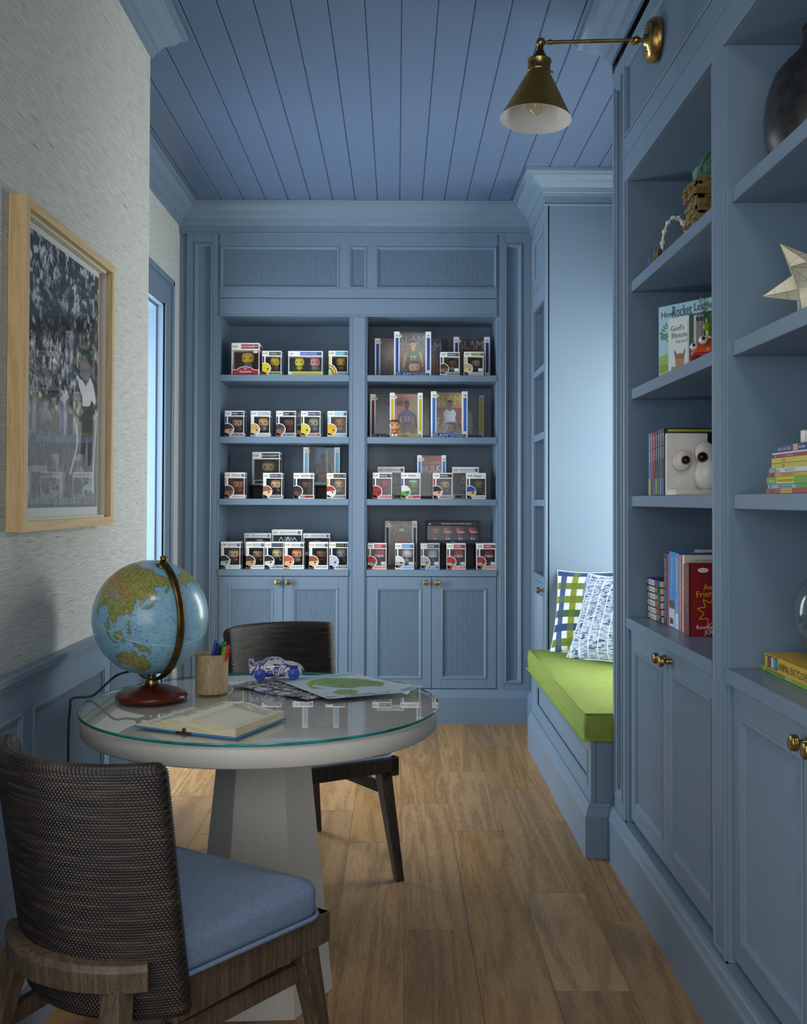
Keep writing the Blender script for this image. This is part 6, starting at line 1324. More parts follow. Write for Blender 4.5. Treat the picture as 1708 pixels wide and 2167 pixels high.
cover_box('tall trading-card box with dark strips and a number 15 player, right counter', -.073, 5.985, SZ[3], .190, .280, strip='#34363E', cover='#5E564C', top='PRIZM', bigc='#9A948A', num='10', name='', big='', nbar='#3A2418', dim='#B4B6B8', person=('#6A4E3E', '#A83A34', '15', '#C8C8C8', '#DEDEDC'), fig=False, grp='trading-card box')
riser('black display riser under the four-pack football box, right counter', .200, 6.03, SZ[3], .27, .143, .15)
t = vbox('black four-pack football figurine box raised at the back of the right counter', .173, 6.04, SZ[3] + .1435, .319, .134, head='#1E2028', htxt='PATRICK MAHOMES / TRAVIS KELCE / ISIAH PACHECO / CHRIS JONES', num='4', nbar='#2A2E48', name='NFL', strip=None, inside='#5A5E64', card='#2A2C34', wide=True, figs=4, skin=('#B8805C', '#8A5A3E', '#8A5A3E', '#6A442E'), hair=('#6A4630', RED, RED, RED), shirt=(RED,) * 4, helmet=(False, True, True, True), group='four-pack box', legs='#D8D8D4')

# ================================================================== NEAR RIGHT BOOKCASE CONTENT
SX_ = XR
PAGES = mat_noise('book_page_block', '#CFC7AE', '#E6E0CC', 900, .8, vec=(1, 1, 1), bump=.1)
def bookc(name, label, loc, rz, w, d, t, cover, spine=None, title=None, tc='#F0F0EE', lay='stand', group=None, cat='book', extra=None, front=None, hard=.002, th=None, title2=None):
    """standing book: spine plane faces local -X, front cover faces local -Y; thickness t along Y, width d along X, height w... """
    o = thing(name, label, cat, loc, rz, group); cv = fl(cover); sp = fl(spine or cover); h = w
    m_ = MB(); m_.box(0, d, 0, hard, 0, h, cv, c=.0004); m_.box(0, d, t - hard, t, 0, h, cv, c=.0004); m_.box(-.0008, .0016, 0, t, 0, h, sp, c=.0004); m_.build('cover', o)
    m_ = MB(); m_.box(.0016, d - .003, hard, t - hard, .003, h - .003, PAGES); m_.build('pages', o)
    Tsp = TM((-.0008, t, 0), (0, -1, 0), (0, 0, 1), (-1, 0, 0)); Tf = TM((0, 0, 0), (1, 0, 0), (0, 0, 1), (0, -1, 0))
    m_ = MB(); any_ = False
    if title: m_.text(title, t * .5 + (-.32 * (th or t * .5)), h * .92, th or t * .5, fl(tc), Tsp, .0005, maxw=h * .84, rot=-PI / 2); any_ = True
    if front: front(m_, Tf); any_ = True
    if extra: extra(m_, Tsp); any_ = True
    if any_: m_.build('printed_title', o)
    return o
CZ = .8855
# six small spiral look books lying in a stack (spines face the room)
def flatbook(name, label, loc, ln, wd, t, col, items, group, rz=0, cat='book', pages=True):
    """lying book: spine faces -X, length along Y (running from +Y to -Y seen from the room, i.e. local u = -Y)"""
    o = thing(name, label, cat, loc, rz, group); cv = fl(col); m_ = MB(); k = min(.0016, t * .2)
    m_.box(0, wd, -ln, 0, 0, k, cv, c=.0003); m_.box(0, wd, -ln, 0, t - k, t, cv, c=.0003); m_.box(-.0006, .0015, -ln, 0, 0, t, cv, c=.0003); m_.build('cover', o)
    m_ = MB(); m_.box(.0015, wd - .002, -ln + .002, -.002, k, t - k, PAGES); m_.build('pages', o)
    if items: m_ = MB(); T = TM((-.0006, 0, 0), (0, -1, 0), (0, 0, 1), (-1, 0, 0)); items(m_, T, ln, t); m_.build('printed_title', o)
    return o
def spiral(edge, accent):
    def f(m_, T, ln, t):
        m_.rect(.006, .024, t * .18, t * .86, .0004, fl('#C8C8C0'), T); m_.rect(.034, ln * .66, t * .14, t * .86, .0004, fl('#C8C6BC'), T); m_.text('Diary', .040, t * .36, t * .30, INK, T, .0008, maxw=ln * .18); m_.text('Wimpy Kid', ln * .40, t * .36, t * .30, fl('#6A6A66'), T, .0008, maxw=ln * .22); m_.disc(ln * .36, t * .46, t * .2, t * .26, .0008, fl(accent), T, 8)
        m_.rect(ln * .72, ln * .80, t * .3, t * .8, .0004, fl(accent), T)
        for i in range(16): m_.rect(.004 + i * ln / 16, .009 + i * ln / 16, t * .9, t * .995, .0004, fl(edge), T)
    return f
cols = [('#1C1E24', '#D8D8D0', '#8A8A84', 'black'), ('#5A1E1E', '#7A2A26', '#C86A2A', 'dark red'), ('#4A3A30', '#C8C0B0', '#A8782A', 'brown striped'), ('#1E5A50', '#2A6A5E', '#C8A82A', 'teal'), ('#20262C', '#2A3034', '#C8B82A', 'charcoal'), ('#2E2E6E', '#6A7AC8', '#5A4AA0', 'indigo')]
z = CZ; dn = ['bottom of the little stack', 'second from the bottom of the little stack', 'third from the bottom of the little stack', 'fourth up in the little stack', 'second from the top of the little stack', 'topmost of the little stack']
for i, (c, e, a, n) in enumerate(cols):
    flatbook('small_book', '%s small book, %s beside the upright books' % (n, dn[i]), (.847 - .001 * (i % 3), 3.424 + .004 * i, z), .163, .135, .0222, c, spiral(e, a), 'small stacked diaries'); z += .0226
# upright row
UB = [('dark purple upright book at the left end of the row above the cabinet', 3.220, .040, .229, '#2A2444', '#2A2444', 'JOJO MOYES   Someone Else', '#D0D0D8'),
      ('thin red book between the purple and the blue ones', 3.198, .0205, .228, '#A8283A', '#A8283A', None, '#F0F0EE'),
      ('thick bright blue novel in the upright row', 3.1275, .070, .236, '#2A82C8', '#2A86CC', 'Elin Hilderbrand', '#CFE6F4'),
      ('second blue novel fading to white, right of the thick blue one', 3.085, .042, .234, '#3A72B4', '#5A94CC', 'Elin Hilderbrand   The Identicals', '#F0F4F8'),
      ('coral pink novel in the upright row', 3.0555, .029, .231, '#C86A58', '#C86A58', 'TAYLOR JENKINS REID', '#F0D0C8')]
for lab, y, t, h, c, s, ti, tc in UB:
    bookc('book', lab, (.856, y, CZ), 0, h, .150, t - .0008, c, s, ti, tc, group='upright novels', th=min(.011, t * .5), extra=(lambda m_, T: (m_.rect(.003, .067, .004, .062, .0004, fl('#C8CCD0'), T), m_.rect(.006, .060, .060, .085, .0005, fl('#4A4440'), T), m_.rect(.012, .050, .012, .03, .0006, fl('#26282C'), T))) if lab.startswith('thick') else ((lambda m_, T: m_.rect(.002, .038, .002, .05, .0004, fl('#C8D8E8'), T)) if 'second' in lab else None))
bookc('book', 'cream novel with a large thin black title, behind the red journal', (.858, 3.030, CZ), 0, .232, .155, .0245, '#DCD9CC', '#DCD9CC', None, group='upright novels', front=lambda m_, T: (m_.text('NEW YORK TIMES BESTSELLER', .030, .214, .0055, fl('#8A8A84'), T, .0006, maxw=.115), m_.text('DAISY JONES', .010, .186, .020, fl('#2A2A2A'), T, .0006, maxw=.14)))
bookc('book', 'thin purple-blue paperback beside the orange one', (.854, 3.0185, CZ), 0, .206, .13, .0105, '#4A4A86', '#4A4A86', 'INVESTIGATORS', '#D8D0A0', group='thin paperbacks', th=.006)
bookc('book', 'thin orange and green paperback touching the red journal', (.854, 3.0065, CZ), 0, .204, .13, .011, '#C87A2E', '#B8602A', 'DOG MAN', '#1C1C20', group='thin paperbacks', th=.007, extra=lambda m_, T: m_.rect(.001, .010, .02, .09, .0004, fl('#2E4A34'), T))
def journal(m_, T):
    m_.rect(.0, .006, 0, .211, .0003, fl('#4A0C12'), T)
    YL = fl('#D8B81E')
    m_.text('DI', .060, .166, .016, fl('#2A2E6E'), T, .0008); m_.text('ARY OF AN', .080, .166, .014, fl('#2A2E6E'), T, .0008, maxw=.05); m_.text('DIARY', .060, .166, .016, WINK, T, .0006) if False else None
    m_.text('Awesome', .042, .134, .019, YL, T, .0008, w=.085, rot=.04); m_.text('Friendly Kid', .022, .112, .019, YL, T, .0008, w=.115, rot=.08)
    m_.disc(.041, .192, .016, .007, .0006, WINK, T, 18); m_.text('HI, I AM', .041, .1905, .003, INK, T, .001, align='c'); 
    # yellow burst outline
    cx, cy = .072, .072; n = 9; outer = [(cx + (.050 if i % 2 == 0 else .028) * math.cos(PI / 2 + i * PI / n) * 1.0, cy + (.046 if i % 2 == 0 else .026) * math.sin(PI / 2 + i * PI / n)) for i in range(2 * n)]
    for a, b in zip(outer, outer[1:] + outer[:1]):
        d = math.hypot(b[0] - a[0], b[1] - a[1]); nx, ny = -(b[1] - a[1]) / d * .0011, (b[0] - a[0]) / d * .0011
        m_.add([(a[0] - nx, a[1] - ny, .0006), (b[0] - nx, b[1] - ny, .0006), (b[0] + nx, b[1] + ny, .0006), (a[0] + nx, a[1] + ny, .0006)], [(0, 1, 2, 3)], YL, T)
    m_.text("Rowley Jefferson's", .022, .020, .0115, WINK, T, .0008, w=.115, rot=.04); m_.text('JOURNAL', .044, .006, .0125, WINK, T, .0008)
bookc('book', 'dark red hardback journal with yellow lettering facing the camera', (.852, 2.965, CZ), 0, .211, .146, .0405, '#8A0E18', '#7A1A20', 'Awesome Friendly Kid', '#D8B81E', group='journal', th=.010, front=journal)
t = thing('paper_note', 'white folded paper slip lying on top of the upright novels', 'paper', (.905, 3.085, CZ + .2355)); m_ = MB(); m_.add([(0, 0, .001), (.095, 0, .003), (.095, .05, .004), (0, .05, .001), (-.004, -.002, .011), (.092, -.002, .010)], [(0, 1, 2, 3), (0, 1, 5, 4)], flat('#CFCFCC', .7)); m_.text('RESERVED FOR', .02, .004, .003, fl('#8A8A8A'), FRONT(0, -.001, 0), .0012); m_.build('slip', t)

# comics and googly eyed bookend
z = 1.2965; CC = [('#2E86C0', 'blue', '#C8B42A'), ('#A8303A', 'red', '#3A4A5A'), ('#7A2430', 'maroon', '#2A62A0'), ('#34383E', 'charcoal', '#7AA03A'), ('#3A4048', 'slate', '#7A5A3A'), ('#5A5258', 'brown-grey', '#4A8AC0'), ('#23262A', 'black', '#5A4A86')]
for i, (c, n, fc) in enumerate(CC):
    y = 3.200 - i * .0242
    bookc('comic_book', '%s comic book, %s in the row by the eyed bookend' % (n, ['first', 'second', 'third', 'fourth', 'fifth', 'sixth', 'last and nearest'][i]), (.7995 + .0008 * i, y, z), 0, .196 + .0012 * i, .150, .0235, c, c, 'DOG MAN', '#E4E6E8', group='comic books', th=.011, extra=(lambda fc, i: (lambda m_, T: (m_.rect(.001, .0225, .003, .052, .0004, fl(fc), T), m_.text('pilkey', .012, .190, .006, WINK, T, .0006, rot=-PI / 2, maxw=.03))))(fc, i), front=(lambda m_, T: (m_.rect(.01, .14, .02, .05, .0005, fl('#5A8A2A'), T), m_.rect(.01, .142, .192, .199, .0005, fl('#A8B42A'), T))) if i == 6 else None)
MARB = mat_noise('white_marble', '#BFBDB6', '#E2E0DA', 6, .3, bump=0, detail=8, lo=.3, hi=.52)
be = thing('bookend', 'white marble bookend with big round googly eyes', 'bookend', (.797, 3.015, z))
m_ = MB(); m_.box(0, .122, -.014, .006, 0, .184, MARB, c=.002); m_.build('upright_slab', be)
m_ = MB(); m_.box(0, .165, -.105, -.0145, 0, .016, MARB, c=.0015); m_.build('base_slab', be)
m_ = MB(); m_.sell((.112, -.052, .062), (.043, .040, .050), MARB, nu=32, nv=20); m_.build('nose', be)
def eye(cx, cz, r, tilt, yoff, px, pz, depth):
    T = Matrix.Translation((cx, yoff, cz)) @ Matrix.Rotation(tilt, 4, 'Y') @ TM((0, 0, 0), (1, 0, 0), (0, 0, 1), (0, -1, 0)); m_ = MB()
    m_.lathe([(r * .8, -.006), (r, -.003), (r * 1.01, .002)], 40, flat('#A8814A', .4), T @ Matrix.Scale(.82, 4, (1, 0, 0)), cap=False); m_.lathe([(r * 1.0, .001), (r, .006), (r * .93, .010), (0, .012)], 40, MARB, T @ Matrix.Scale(.82, 4, (1, 0, 0)))
    e = m_.build('eye_disc', be); m_ = MB(); TPp = T @ Matrix.Translation((px, pz, .011)); m_.lathe([(r * .42, 0), (r * .42, .003), (r * .34, .006)], 28, flat('#6A2E12', .25), TPp, cap=False); m_.lathe([(r * .35, .004), (r * .33, .0075), (0, .010)], 28, flat('#1A0C08', .12), TPp); m_.build('pupil', e)
eye(.040, .103, .031, .35, -.028, .008, .003, 0); eye(.100, .120, .037, -.3, -.060, -.014, -.006, 0)

# picture books and orange toy
z = 1.6605; th = math.atan2(-.83, .55)
def rocket(m_, T):
    W_, H_ = .235, .268
    m_.rect(.002, W_, .0, .085, .0004, fl('#7A9A2E'), T); m_.poly([(0.002, .085), (.05, .10), (.10, .112), (.17, .10), (W_, .118), (W_, .06), (.002, .06)], .0006, fl('#8FB03E'), T); m_.poly([(.002, .03), (.10, .055), (W_, .03), (W_, .0), (.002, .0)], .0008, fl('#B8B83A'), T)
    NV = fl('#1E2A48'); m_.text('How', .012, .212, .020, NV, T, .001); m_.text('Rocket', .058, .208, .036, NV, T, .001, w=.078); m_.text('Learned', .146, .216, .026, NV, T, .001, w=.085); m_.text('to', .130, .180, .022, NV, T, .001); m_.text('Read', .165, .176, .03, NV, T, .001)
    GL = fl('#56703A')
    for (x0, y0, a0, n) in ((.0, .14, .5, 5), (.005, .15, 1.1, 4), (.0, .16, -.3, 5), (.16, .262, -.9, 5), (.19, .262, -1.4, 4)):
        x, y, a = x0, y0, a0
        for k in range(n):
            nx, ny = x + .011 * math.cos(a), y + .011 * math.sin(a); 
            for s_ in (-1, 1):
                b = a + s_ * .9; tx, ty = nx + .011 * math.cos(b), ny + .011 * math.sin(b); w2 = .003
                pts = [(nx, ny), ((nx + tx) / 2 - w2 * math.sin(b), (ny + ty) / 2 + w2 * math.cos(b)), (tx, ty), ((nx + tx) / 2 + w2 * math.sin(b), (ny + ty) / 2 - w2 * math.cos(b))]
                if min(p[0] for p in pts) > .001 and max(p[0] for p in pts) < W_ and max(p[1] for p in pts) < H_: m_.poly(pts, .0012, GL, T)
            x, y = nx, ny; a -= .12
bookc('picture_book', 'large sky blue picture book with leafy branches standing face out', (.851, 3.300, z), th, .250, .245, .011, '#9CC8D8', '#7FB0C4', None, group='picture books', front=rocket)
def bless(m_, T):
    m_.text("God's", .010, .142, .016, fl('#5A5A58'), T, .0008); m_.text('Blessing', .014, .120, .016, fl('#5A5A58'), T, .0008, maxw=.075); m_.text('Day by Day', .030, .104, .010, fl('#5A5A58'), T, .0008, maxw=.06)
    m_.poly([(.022, .085), (.028, .055), (.045, .05), (.062, .055), (.068, .088), (.056, .068), (.046, .072), (.036, .068)], .0008, fl('#8A6440'), T); m_.poly([(.028, .055), (.062, .055), (.060, .03), (.046, .024), (.030, .03)], .0009, fl('#A87C54'), T)
    m_.rect(.012, .080, .003, .032, .0006, fl('#7A9A2E'), T)
    for i in range(4): m_.disc(.022 + i * .016, .018, .004, .005, .0010, WINK, T, 10)
bookc('picture_book', 'narrow pale book with a fawn on its cover in front of the sky blue book', (.838, 3.135, z), th, .182, .095, .008, '#D4DCDC', '#D4DCDC', None, group='picture books', front=bless)
bookc('picture_book', 'dark green upright book behind the orange toy', (.870, 3.020, z), R_(-55), .176, .095, .010, '#1E4A2E', '#1E4A2E', None, group='picture books', front=lambda m_, T: [m_.disc(.012 + .013 * (i % 6), .02 + .02 * ((i * 5) % 8), .0014, .0014, .0006, fl('#A8C48A'), T, 6) for i in range(24)])
for i in range(6):
    o = thing('booklet', ['leftmost slim grey booklet with a purple band, behind the orange toy', 'second slim grey booklet from the left, behind the orange toy', 'third slim grey booklet from the left, behind the orange toy', 'fourth slim grey booklet from the left, behind the orange toy', 'fifth slim grey booklet, left of the rightmost one', 'rightmost slim grey booklet with a purple band'][i], 'book', (.8795 + .0090 * i, 2.985 - .004 * i, z), 0, 'slim grey booklets'); m_ = MB(); m_.box(0, .0082, 0, .11, 0, .170 + .001 * (i % 2), flat('#A8A8A4', .6), c=.0006); m_.build('cover', o)
    m_ = MB(); T = FRONT(0, 0, 0); m_.rect(.0004, .0078, .150, .162, .0005, fl('#4A3E7A'), T); m_.rect(.0034, .0048, .02, .145, .0005, fl('#7A7A76'), T); m_.build('printed_title', o)
tc_ = thing('toy_crab', 'orange plastic toy with bulging white eyes on the picture book shelf', 'toy', (.905, 2.925, z))
OR = flat('#C8541A', .25); RD = flat('#A81E26', .3); GRN = flat('#6AA01E', .25)
m_ = MB(); m_.sell((0, 0, .045), (.056, .046, .046), OR, nu=30, nv=12, v0=0, v1=1); m_.sell((0, 0, .045), (.060, .050, .010), OR, nu=30, nv=6); m_.build('body', tc_)
m_ = MB(); m_.tube(smooth([(-.056, -.02, .038), (-.040, -.045, .036), (0, -.056, .036), (.04, -.045, .036), (.058, -.02, .038)]), .007, 8, RD); m_.tube(smooth([(-.052, -.03, .032), (-.066, -.045, .018), (-.062, -.05, .0105), ]), [.010] * 13, 10, RD); m_.sell((0, -.005, .018), (.052, .042, .018), fl('#C8A020'), nu=24, nv=8); m_.build('jaw', tc_)
for (x, y, zz, r) in ((-.034, -.040, .078, .013), (-.055, -.02, .062, .011)): m_ = MB(); m_.sell((x, y, zz), (r,) * 3, flat('#E8E8E8', .12)); m_.sell((x - .003, y - r * .86, zz + .003), (r * .42, r * .28, r * .42), flat('#15151A', .1)); m_.build('eye', tc_)
m_ = MB(); m_.tube([(-.012, -.01, .085), (-.013, -.01, .112)], .005, 10, flat('#C8B88A', .4)); m_.sell((-.012, -.01, .122), (.014, .013, .013), GRN); m_.sell((.001, -.018, .123), (.007, .007, .007), flat('#C02020', .2)); m_.tube([(-.015, -.01, .132), (-.016, -.01, .146)], [.0035, .002], 8, flat('#C8B88A', .4)); m_.build('antenna', tc_)
for s_ in (-1, 1): m_ = MB(); m_.sell((s_ * .012 + .004, -.02, .089), (.006, .005, .004), flat('#E8E8E8', .2)); m_.build('knob', tc_)

# brick tower and arch
z = 2.0275; TAN = flat('#8E744A', .35); TAN2 = flat('#7E663F', .35); SG = flat('#5E8A6E', .35)
tw = thing('toy_brick_tower', 'tan toy brick tower with a sea green top on the highest shelf', 'toy', (.948, 3.02, z))
rr = random.Random(5)
def brick(mb, x, y, zz, w, d, h, m):
    mb.box(x, x + w, y, y + d, zz, zz + h, m)
n = 0; lay = 22; bh = .0096
for k in range(lay):
    zz = k * bh; t = k / lay; r = .074 - .012 * t + (.010 if 15 < k < 20 else 0) + .003 * math.sin(k * 1.7)
    for side in range(2):
        nb_ = 5; 
        for i in range(nb_):
            a = -r + 2 * r * i / nb_; w = 2 * r / nb_ - .0006; ex = rr.choice((0, 0, .004, .007, .010)); m_ = MB(); m = TAN if rr.random() < .7 else TAN2
            if side == 0: m_.box(a, a + w, -r * .8 - ex, -r * .8 + .02, zz, zz + bh - .0004, m)
            else: m_.box(-r - ex, -r + .02, a * .8, (a + w) * .8, zz, zz + bh - .0004, m)
            if side == 0 and rr.random() < .55:
                for q in (.28, .72): m_.lathe([(.0022, 0), (.0022, .0016), (0, .0016)], 8, m, TM((a + w * q, -r * .8 - ex, zz + bh * .5), (1, 0, 0), (0, 0, 1), (0, -1, 0)))
            if side == 1 and rr.random() < .55:
                for q in (.28, .72): m_.lathe([(.0022, 0), (.0022, .0016), (0, .0016)], 8, m, TM((-r - ex, (a + w * q) * .8, zz + bh * .5), (0, 1, 0), (0, 0, 1), (-1, 0, 0)))
            m_.build('brick', tw)
m_ = MB(); m_.box(-.055, .06, -.045, .06, 0, lay * bh, TAN2); m_.build('core', tw)
zz = lay * bh - .004
for (x, y, a, b, c, q) in ((-.070, -.050, .05, .022, .016, 0), (-.048, -.058, .030, .020, .034, .008), (-.060, -.030, .022, .06, .030, .012), (-.022, -.062, .06, .024, .018, .0), (-.030, -.050, .026, .03, .050, .014), (.004, -.054, .05, .03, .056, .006), (-.040, -.040, .07, .05, .022, .044), (-.012, -.030, .06, .06, .024, .060), (.03, -.03, .04, .05, .03, .05)):
    m_ = MB(); m_.box(x, x + a, y, y + b, zz + q, zz + q + c, SG, c=.004); m_.build('green_block', tw)
for i in range(5): m_ = MB(); m_.tube([(-.060 + i * .018, -.050 + .004 * (i % 2), zz + .022), (-.050 + i * .018, -.058, zz + .052), (-.030 + i * .018, -.048, zz + .074)], .0055, 8, SG); m_.build('green_tube', tw)
m_ = MB(); m_.box(.012, .05, -.088, -.080, .165, .20, SG, c=.001); m_.build('green_plate', tw)
ar = thing('toy_brick_arch', 'small white toy arch with tan figures at its foot, left of the brick tower', 'toy', (.872, 3.19, z))
WB = flat('#DAD8D0', .3)
for off in (0, .012):
    m_ = MB(); m_.tube([( -.040 + .042 * (1 - math.cos(a)) , -off, .045 + .100 * math.sin(a)) for a in [PI * i / 16 for i in range(17)]], .0028, 6, WB); m_.tube([(-.040, -off, 0), (-.040, -off, .046)], .0028, 6, WB); m_.tube([(.044, -off, 0), (.044, -off, .046)], .0028, 6, WB); m_.build('arch_rail', ar)
for i in range(8):
    a = PI * (i + .5) / 8; m_ = MB(); p = (-.040 + .042 * (1 - math.cos(a)), -.006, .045 + .1 * math.sin(a)); m_.box(p[0] - .005, p[0] + .005, p[1] - .010, p[1] + .010, p[2] - .005, p[2] + .006, WB, c=.001); m_.build('arch_joint', ar)
m_ = MB(); m_.box(-.075, .06, -.03, .012, 0, .012, TAN, c=.001); m_.box(-.070, -.058, -.03, -.02, .012, .034, TAN); m_.box(-.064, -.05, -.01, 0, .012, .028, TAN); m_.box(-.085, -.075, -.02, -.01, .0, .016, flat('#3A72A8', .4)); m_.build('base', ar)
m_ = MB(); m_.sell((.0, -.022, .042), (.010, .007, .016), WB); m_.sell((.014, -.022, .045), (.009, .007, .012), WB); m_.sell((.004, -.022, .063), (.006, .006, .007), fl('#5A3E28')); m_.box(-.012, -.002, -.026, -.016, .012, .034, TAN); m_.build('small_figure', ar)
m_ = MB(); m_.sell((-.050, -.022, .034), (.007, .007, .010), fl('#4A3826')); m_.box(-.056, -.044, -.028, -.016, .012, .028, fl('#34302C')); m_.build('small_figure', ar)

# ---- right bay
z = 2.0275
va = thing('black_vase', 'matte black rounded ceramic vase on the top right shelf', 'vase', (.952, 2.215, z))
BC = mat_noise('black_ceramic', '#101114', '#26282C', 40, .38, bump=.15, dist=.002)
m_ = MB(); m_.lathe([(.105, 0), (.130, .02), (.140, .06), (.142, .10), (.136, .15), (.120, .195), (.095, .225), (.072, .245), (.060, .265), (.056, .285), (.06, .30), (.052, .302), (.048, .285), (.05, .26), (0, .25)], 72, BC); m_.build('vase_body', va)
z = 1.6605
st = thing('faceted_star', 'cream bone-tiled many pointed star ornament', 'ornament', (.905, 2.188, z + .098))
BONE = mat_noise('bone_tiles', '#C9C5A8', '#E0DCC6', 14, .35, bump=.02, detail=6, lo=.35, hi=.6); SEAM = flat('#8A8668', .6)
ph_ = (1 + 5 ** .5) / 2; ico = [Vector(q).normalized() for a in (-1, 1) for b in (-1, 1) for q in ((0, a, b * ph_), (a, b * ph_, 0), (b * ph_, 0, a))]
rot = Matrix.Rotation(5.823, 3, 'Z') @ Matrix.Rotation(5.0264, 3, 'Y') @ Matrix.Rotation(1.7376, 3, 'X'); ico = [rot @ v for v in ico]
dod = []
for i in range(12):
    for j in range(i + 1, 12):
        for k in range(j + 1, 12):
            a, b, c = ico[i], ico[j], ico[k]
            if a.dot(b) > .4 and b.dot(c) > .4 and a.dot(c) > .4: dod.append(((a + b + c).normalized(), (i, j, k)))
RB, RT = .052, .114
for i, v in enumerate(ico):
    ring = [d for d, t in dod if i in t]; ref = (ring[0] - ring[0].dot(v) * v).normalized(); o2 = v.cross(ref); ring.sort(key=lambda d: math.atan2(d.dot(o2), d.dot(ref)))
    m_ = MB(); pts = [tuple(d * RB) for d in ring] + [tuple(v * RT)]; m_.add(pts, [(q, (q + 1) % 5, 5) for q in range(5)], BONE)
    for q in range(5): m_.tube([pts[q], pts[5]], .0005, 4, SEAM, cap=False)
    for q in range(5):
        A, B_, Cc = Vector(pts[q]), Vector(pts[(q + 1) % 5]), Vector(pts[5])
        for f in (.32, .62): m_.tube([tuple(A.lerp(Cc, f)), tuple(B_.lerp(Cc, f))], .00035, 4, SEAM, cap=False)
    m_.build('point', st)
lo_ = min((v * RT).z for v in ico); st.location.z = z - lo_ + .0005
# stack of children's books
z = 1.2965
def ti(parts):
    def f(m_, T, ln, t):
        for (x0, x1, bg, s, c, hgt) in parts:
            if bg: m_.rect(x0, x1, t * .06, t * .94, .0004, fl(bg), T)
            if s: m_.text(s, (x0 + x1) / 2, t * (.5 - hgt / 2), t * hgt, fl(c), T, .0008, align='c', maxw=(x1 - x0) * .9)
    return f
STK = [('red-brown picture book at the bottom of the tall stack', '#A83A28', .0100, 2.205, .25, [(.02, .06, None, 'READER', '#5A1A14', .4), (.085, .145, '#D8C02A', 'WHO WOULD WIN?', '#3A3020', .5)]),
       ('pale blue picture book, second from the bottom of the tall stack', '#7FB8CC', .0088, 2.200, .25, [(.005, .03, None, 'BEAR', '#2A4A5A', .5), (.05, .15, None, 'ANIMAL a Little Rebellion', '#2A4A5A', .55), (.155, .25, '#5A9A4A', '', '#fff', .4)]),
       ('thick bright green picture book in the tall stack', '#6E9E2A', .0148, 2.203, .25, [(.015, .055, None, 'SCHOLASTIC', '#E8F0D8', .3), (.06, .155, '#D8C81E', 'WHO WOULD WIN? ULTIMATE SHOWDOWN', '#3A2A1A', .4)]),
       ('red and yellow spined picture book in the tall stack', '#C8A02C', .0090, 2.201, .25, [(.0005, .042, '#8A1C22', '', '#fff', .4), (.045, .18, None, 'KEVIN   THE FRIENDLY BOOK', '#5A4420', .4)]),
       ('white and grey-blue spined picture book in the tall stack', '#C4D2D4', .0096, 2.187, .24, [(.0005, .04, '#6E8E96', 'Willems', '#E8ECEC', .5), (.04, .065, None, 'Elephant', '#C8503A', .6), (.075, .16, None, 'CAN I PLAY TOO?', '#5A6264', .5)]),
       ('lower of the two yellow storybooks in the tall stack', '#C4B83E', .0103, 2.178, .24, [(.05, .085, None, 'Tiger', '#A8702A', .6)]),
       ('upper of the two yellow storybooks in the tall stack', '#C6BA44', .0103, 2.172, .24, [(.05, .085, None, 'Tiger', '#A8702A', .6)]),
       ('thin dark red picture book near the top of the tall stack', '#A0242E', .0072, 2.165, .24, [(.004, .02, None, 'NEW', '#E8D8D8', .5), (.07, .11, None, 'LITTLE CRITTER', '#E8D8D8', .5)]),
       ('thin white edged booklet under the navy book', '#CCD6DE', .0036, 2.168, .24, []),
       ('navy picture book on top of the tall stack', '#202870', .0150, 2.152, .24, [(.008, .088, None, 'Thank You, God, for Daddy', '#D8CFA8', .5), (.094, .118, '#C8A078', '', '#fff', .4), (.12, .16, None, 'Amy Parker', '#E8E8E8', .4)])]
for i, (lab, c, t, y, ln, parts) in enumerate(STK):
    flatbook('picture_book', lab, (.802 + .002 * (i % 2), y, z), ln, .20, t, c, ti(parts) if parts else None, 'stacked picture books'); z += t + .0002
dm = thing('toy_block', 'white toy brick with four round studs on the tall stack', 'toy', (.842, 2.118, z + .0005), R_(-4)); dm.rotation_euler = (0, 0, R_(4))
m_ = MB(); m_.box(0, .036, -.016, 0, 0, .030, flat('#DDDCD6', .3), c=.001); m_.build('block_body', dm)
for i in (0, 1):
    for j in (0, 1): m_ = MB(); m_.lathe([(.0042, 0), (.0042, .003), (.0032, .0032), (.003, .002), (0, .002)], 14, flat('#DDDCD6', .3), TM((.009 + .016 * i, -.016, .008 + .014 * j), (1, 0, 0), (0, 0, 1), (0, -1, 0))); m_.build('stud', dm)
# encyclopedia, atlas, bowl
z = CZ
flatbook('atlas', 'lime green atlas lying under the yellow encyclopedia', (.856, 2.395, z), .33, .24, .0125, '#86B01E', lambda m_, T, ln, t: (m_.disc(.030, t * .5, .005, .005, .0005, fl('#C8E0E8'), T, 14), m_.text("Children's", .062, t * .28, t * .42, fl('#4A6A1A'), T, .0006, maxw=.03), m_.text('ATLAS', .094, t * .28, t * .46, fl('#A03A1A'), T, .0006, w=.030), m_.text("of God's", .127, t * .28, t * .40, fl('#4A6A1A'), T, .0006, maxw=.025), m_.text('WORLD', .155, t * .26, t * .5, WINK, T, .0006, w=.034)), None)
def ency(m_, T, ln, t):
    m_.rect(.006, .080, t * .10, t * .92, .0004, fl('#1E1C1C'), T)
    for i, c in enumerate(('#D8B82A', '#7A2E24', '#4A6A3A', '#D8D4C4', '#5AA07A', '#3A72B0')): m_.rect(.009 + i * .0118, .0195 + i * .0118, t * .16, t * .86, .0006, fl(c), T)
    m_.text('ANIMAL', .086, t * .22, t * .5, fl('#2A2410'), T, .0006, w=.062); m_.text('ENCYCLOPEDIA', .153, t * .22, t * .5, fl('#5A4C1A'), T, .0006, w=.12)
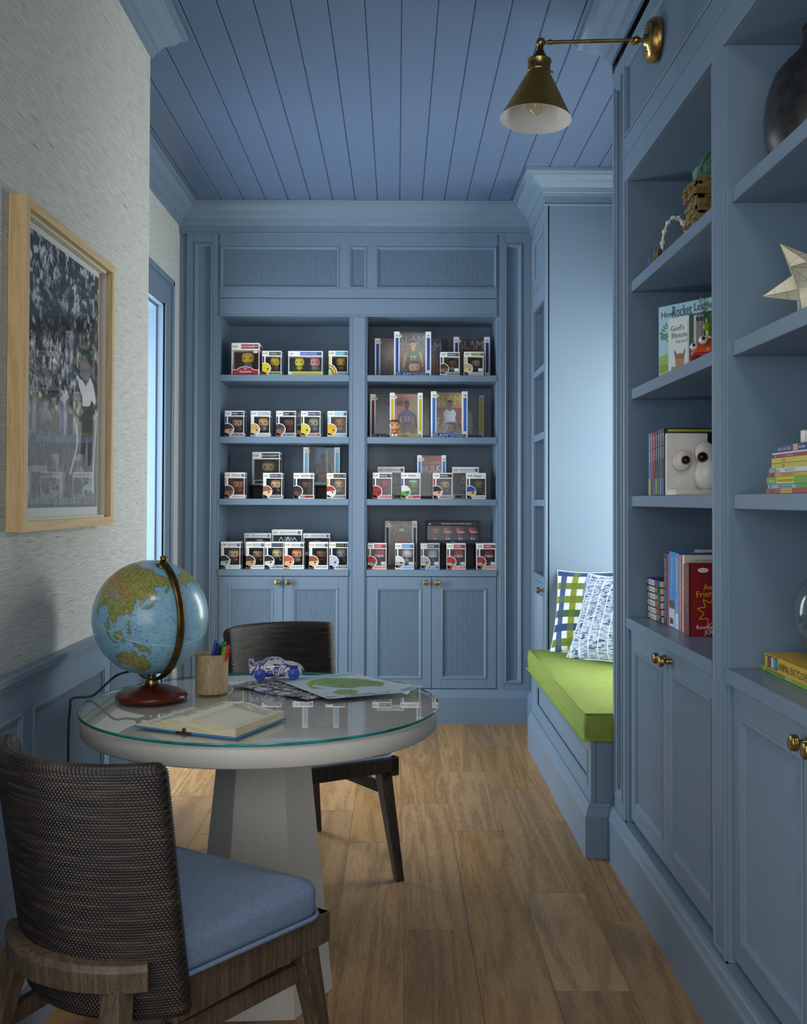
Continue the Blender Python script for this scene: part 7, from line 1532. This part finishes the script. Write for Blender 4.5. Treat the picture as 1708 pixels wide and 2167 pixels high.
flatbook('encyclopedia', 'thick yellow animal encyclopedia under the glass bowl', (.848, 2.345, z + .0128), .30, .235, .033, '#C8A41A', ency, None)
m_ = MB(); m_.box(.012, .225, -.285, -.015, .0, .0006, flat('#262A34', .3)); 
zb = z + .0128 + .0334
bw = thing('fishbowl_terrarium', 'round clear glass bowl with pebbles and a green leaf on the books', 'terrarium', (.962, 2.165, zb + .0012))
m_ = MB(); RG = .112; prof = [(.0, .0), (.035, .0)] + [(RG * math.sin(a), .105 - RG * math.cos(a)) for a in [.42 + (2.55 - .42) * i / 26 for i in range(27)]]; m_.lathe(prof, 64, GLASS, cap=False); m_.lathe([(r - .0035 if r > .01 else r, zz + .003) for r, zz in prof], 64, GLASS, cap=False); m_.tube([(RG * math.sin(2.55) * math.cos(a), RG * math.sin(2.55) * math.sin(a), .105 - RG * math.cos(2.55)) for a in [2 * PI * i / 40 for i in range(41)]], .003, 8, GLASS, cap=False); m_.build('glass_bowl', bw, recalc=False)
PEB = mat_noise('pebble_mix', '#4A3A20', '#9A8450', 60, .5, bump=.5)
for i in range(90):
    a = rr.random() * 2 * PI; q = math.sqrt(rr.random()); lvl = rr.random(); r = q * (.042 + .042 * lvl); s = .007 + .005 * rr.random(); m_ = MB(); m_.sell((0, 0, 0), (s * 1.3, s, s * .7), PEB, nu=8, nv=5); o = m_.build('pebble', bw); o.location = (r * math.cos(a), r * math.sin(a), .010 + .034 * lvl); o.rotation_euler = (rr.random(), rr.random(), rr.random() * 6)
LEAF = flat('#3E5E1E', .4)
for k, (a, ln_, up) in enumerate(((PI * .98, .07, .02), (PI * 1.25, .05, .045), (.4, .06, .04), (1.6, .06, .03))):
    m_ = MB(); n = 8; vs = []
    for i in range(n + 1):
        t = i / n; w = .014 * math.sin(PI * min(1, t * 1.05)) ** .8 * (1 - t * .3); r = .01 + ln_ * t; zz = .045 + up * math.sin(t * 2.2) ; 
        for s_ in (-1, 0, 1): vs.append((r * math.cos(a) - s_ * w * math.sin(a), r * math.sin(a) + s_ * w * math.cos(a), zz + .004 * abs(s_)))
    m_.add(vs, [(i * 3 + q, i * 3 + q + 1, (i + 1) * 3 + q + 1, (i + 1) * 3 + q) for i in range(n) for q in (0, 1)], LEAF, None, True); m_.build('leaf', bw, recalc=False)

# ---- dark books on the far right bookcase counter
for i in range(3):
    o = bookc('book', ['black book nearest the camera on the narrow far bookcase', 'black book in the middle of three on the narrow far bookcase', 'black book deepest on the narrow far bookcase'][i], (XRF + .03, 5.40 + .045 * i, SZ[3]), 0, .31 - .01 * i, .2, .036, '#1A1C20', '#1A1C20', None, '#B8B8B0', group='dark books', th=.012)
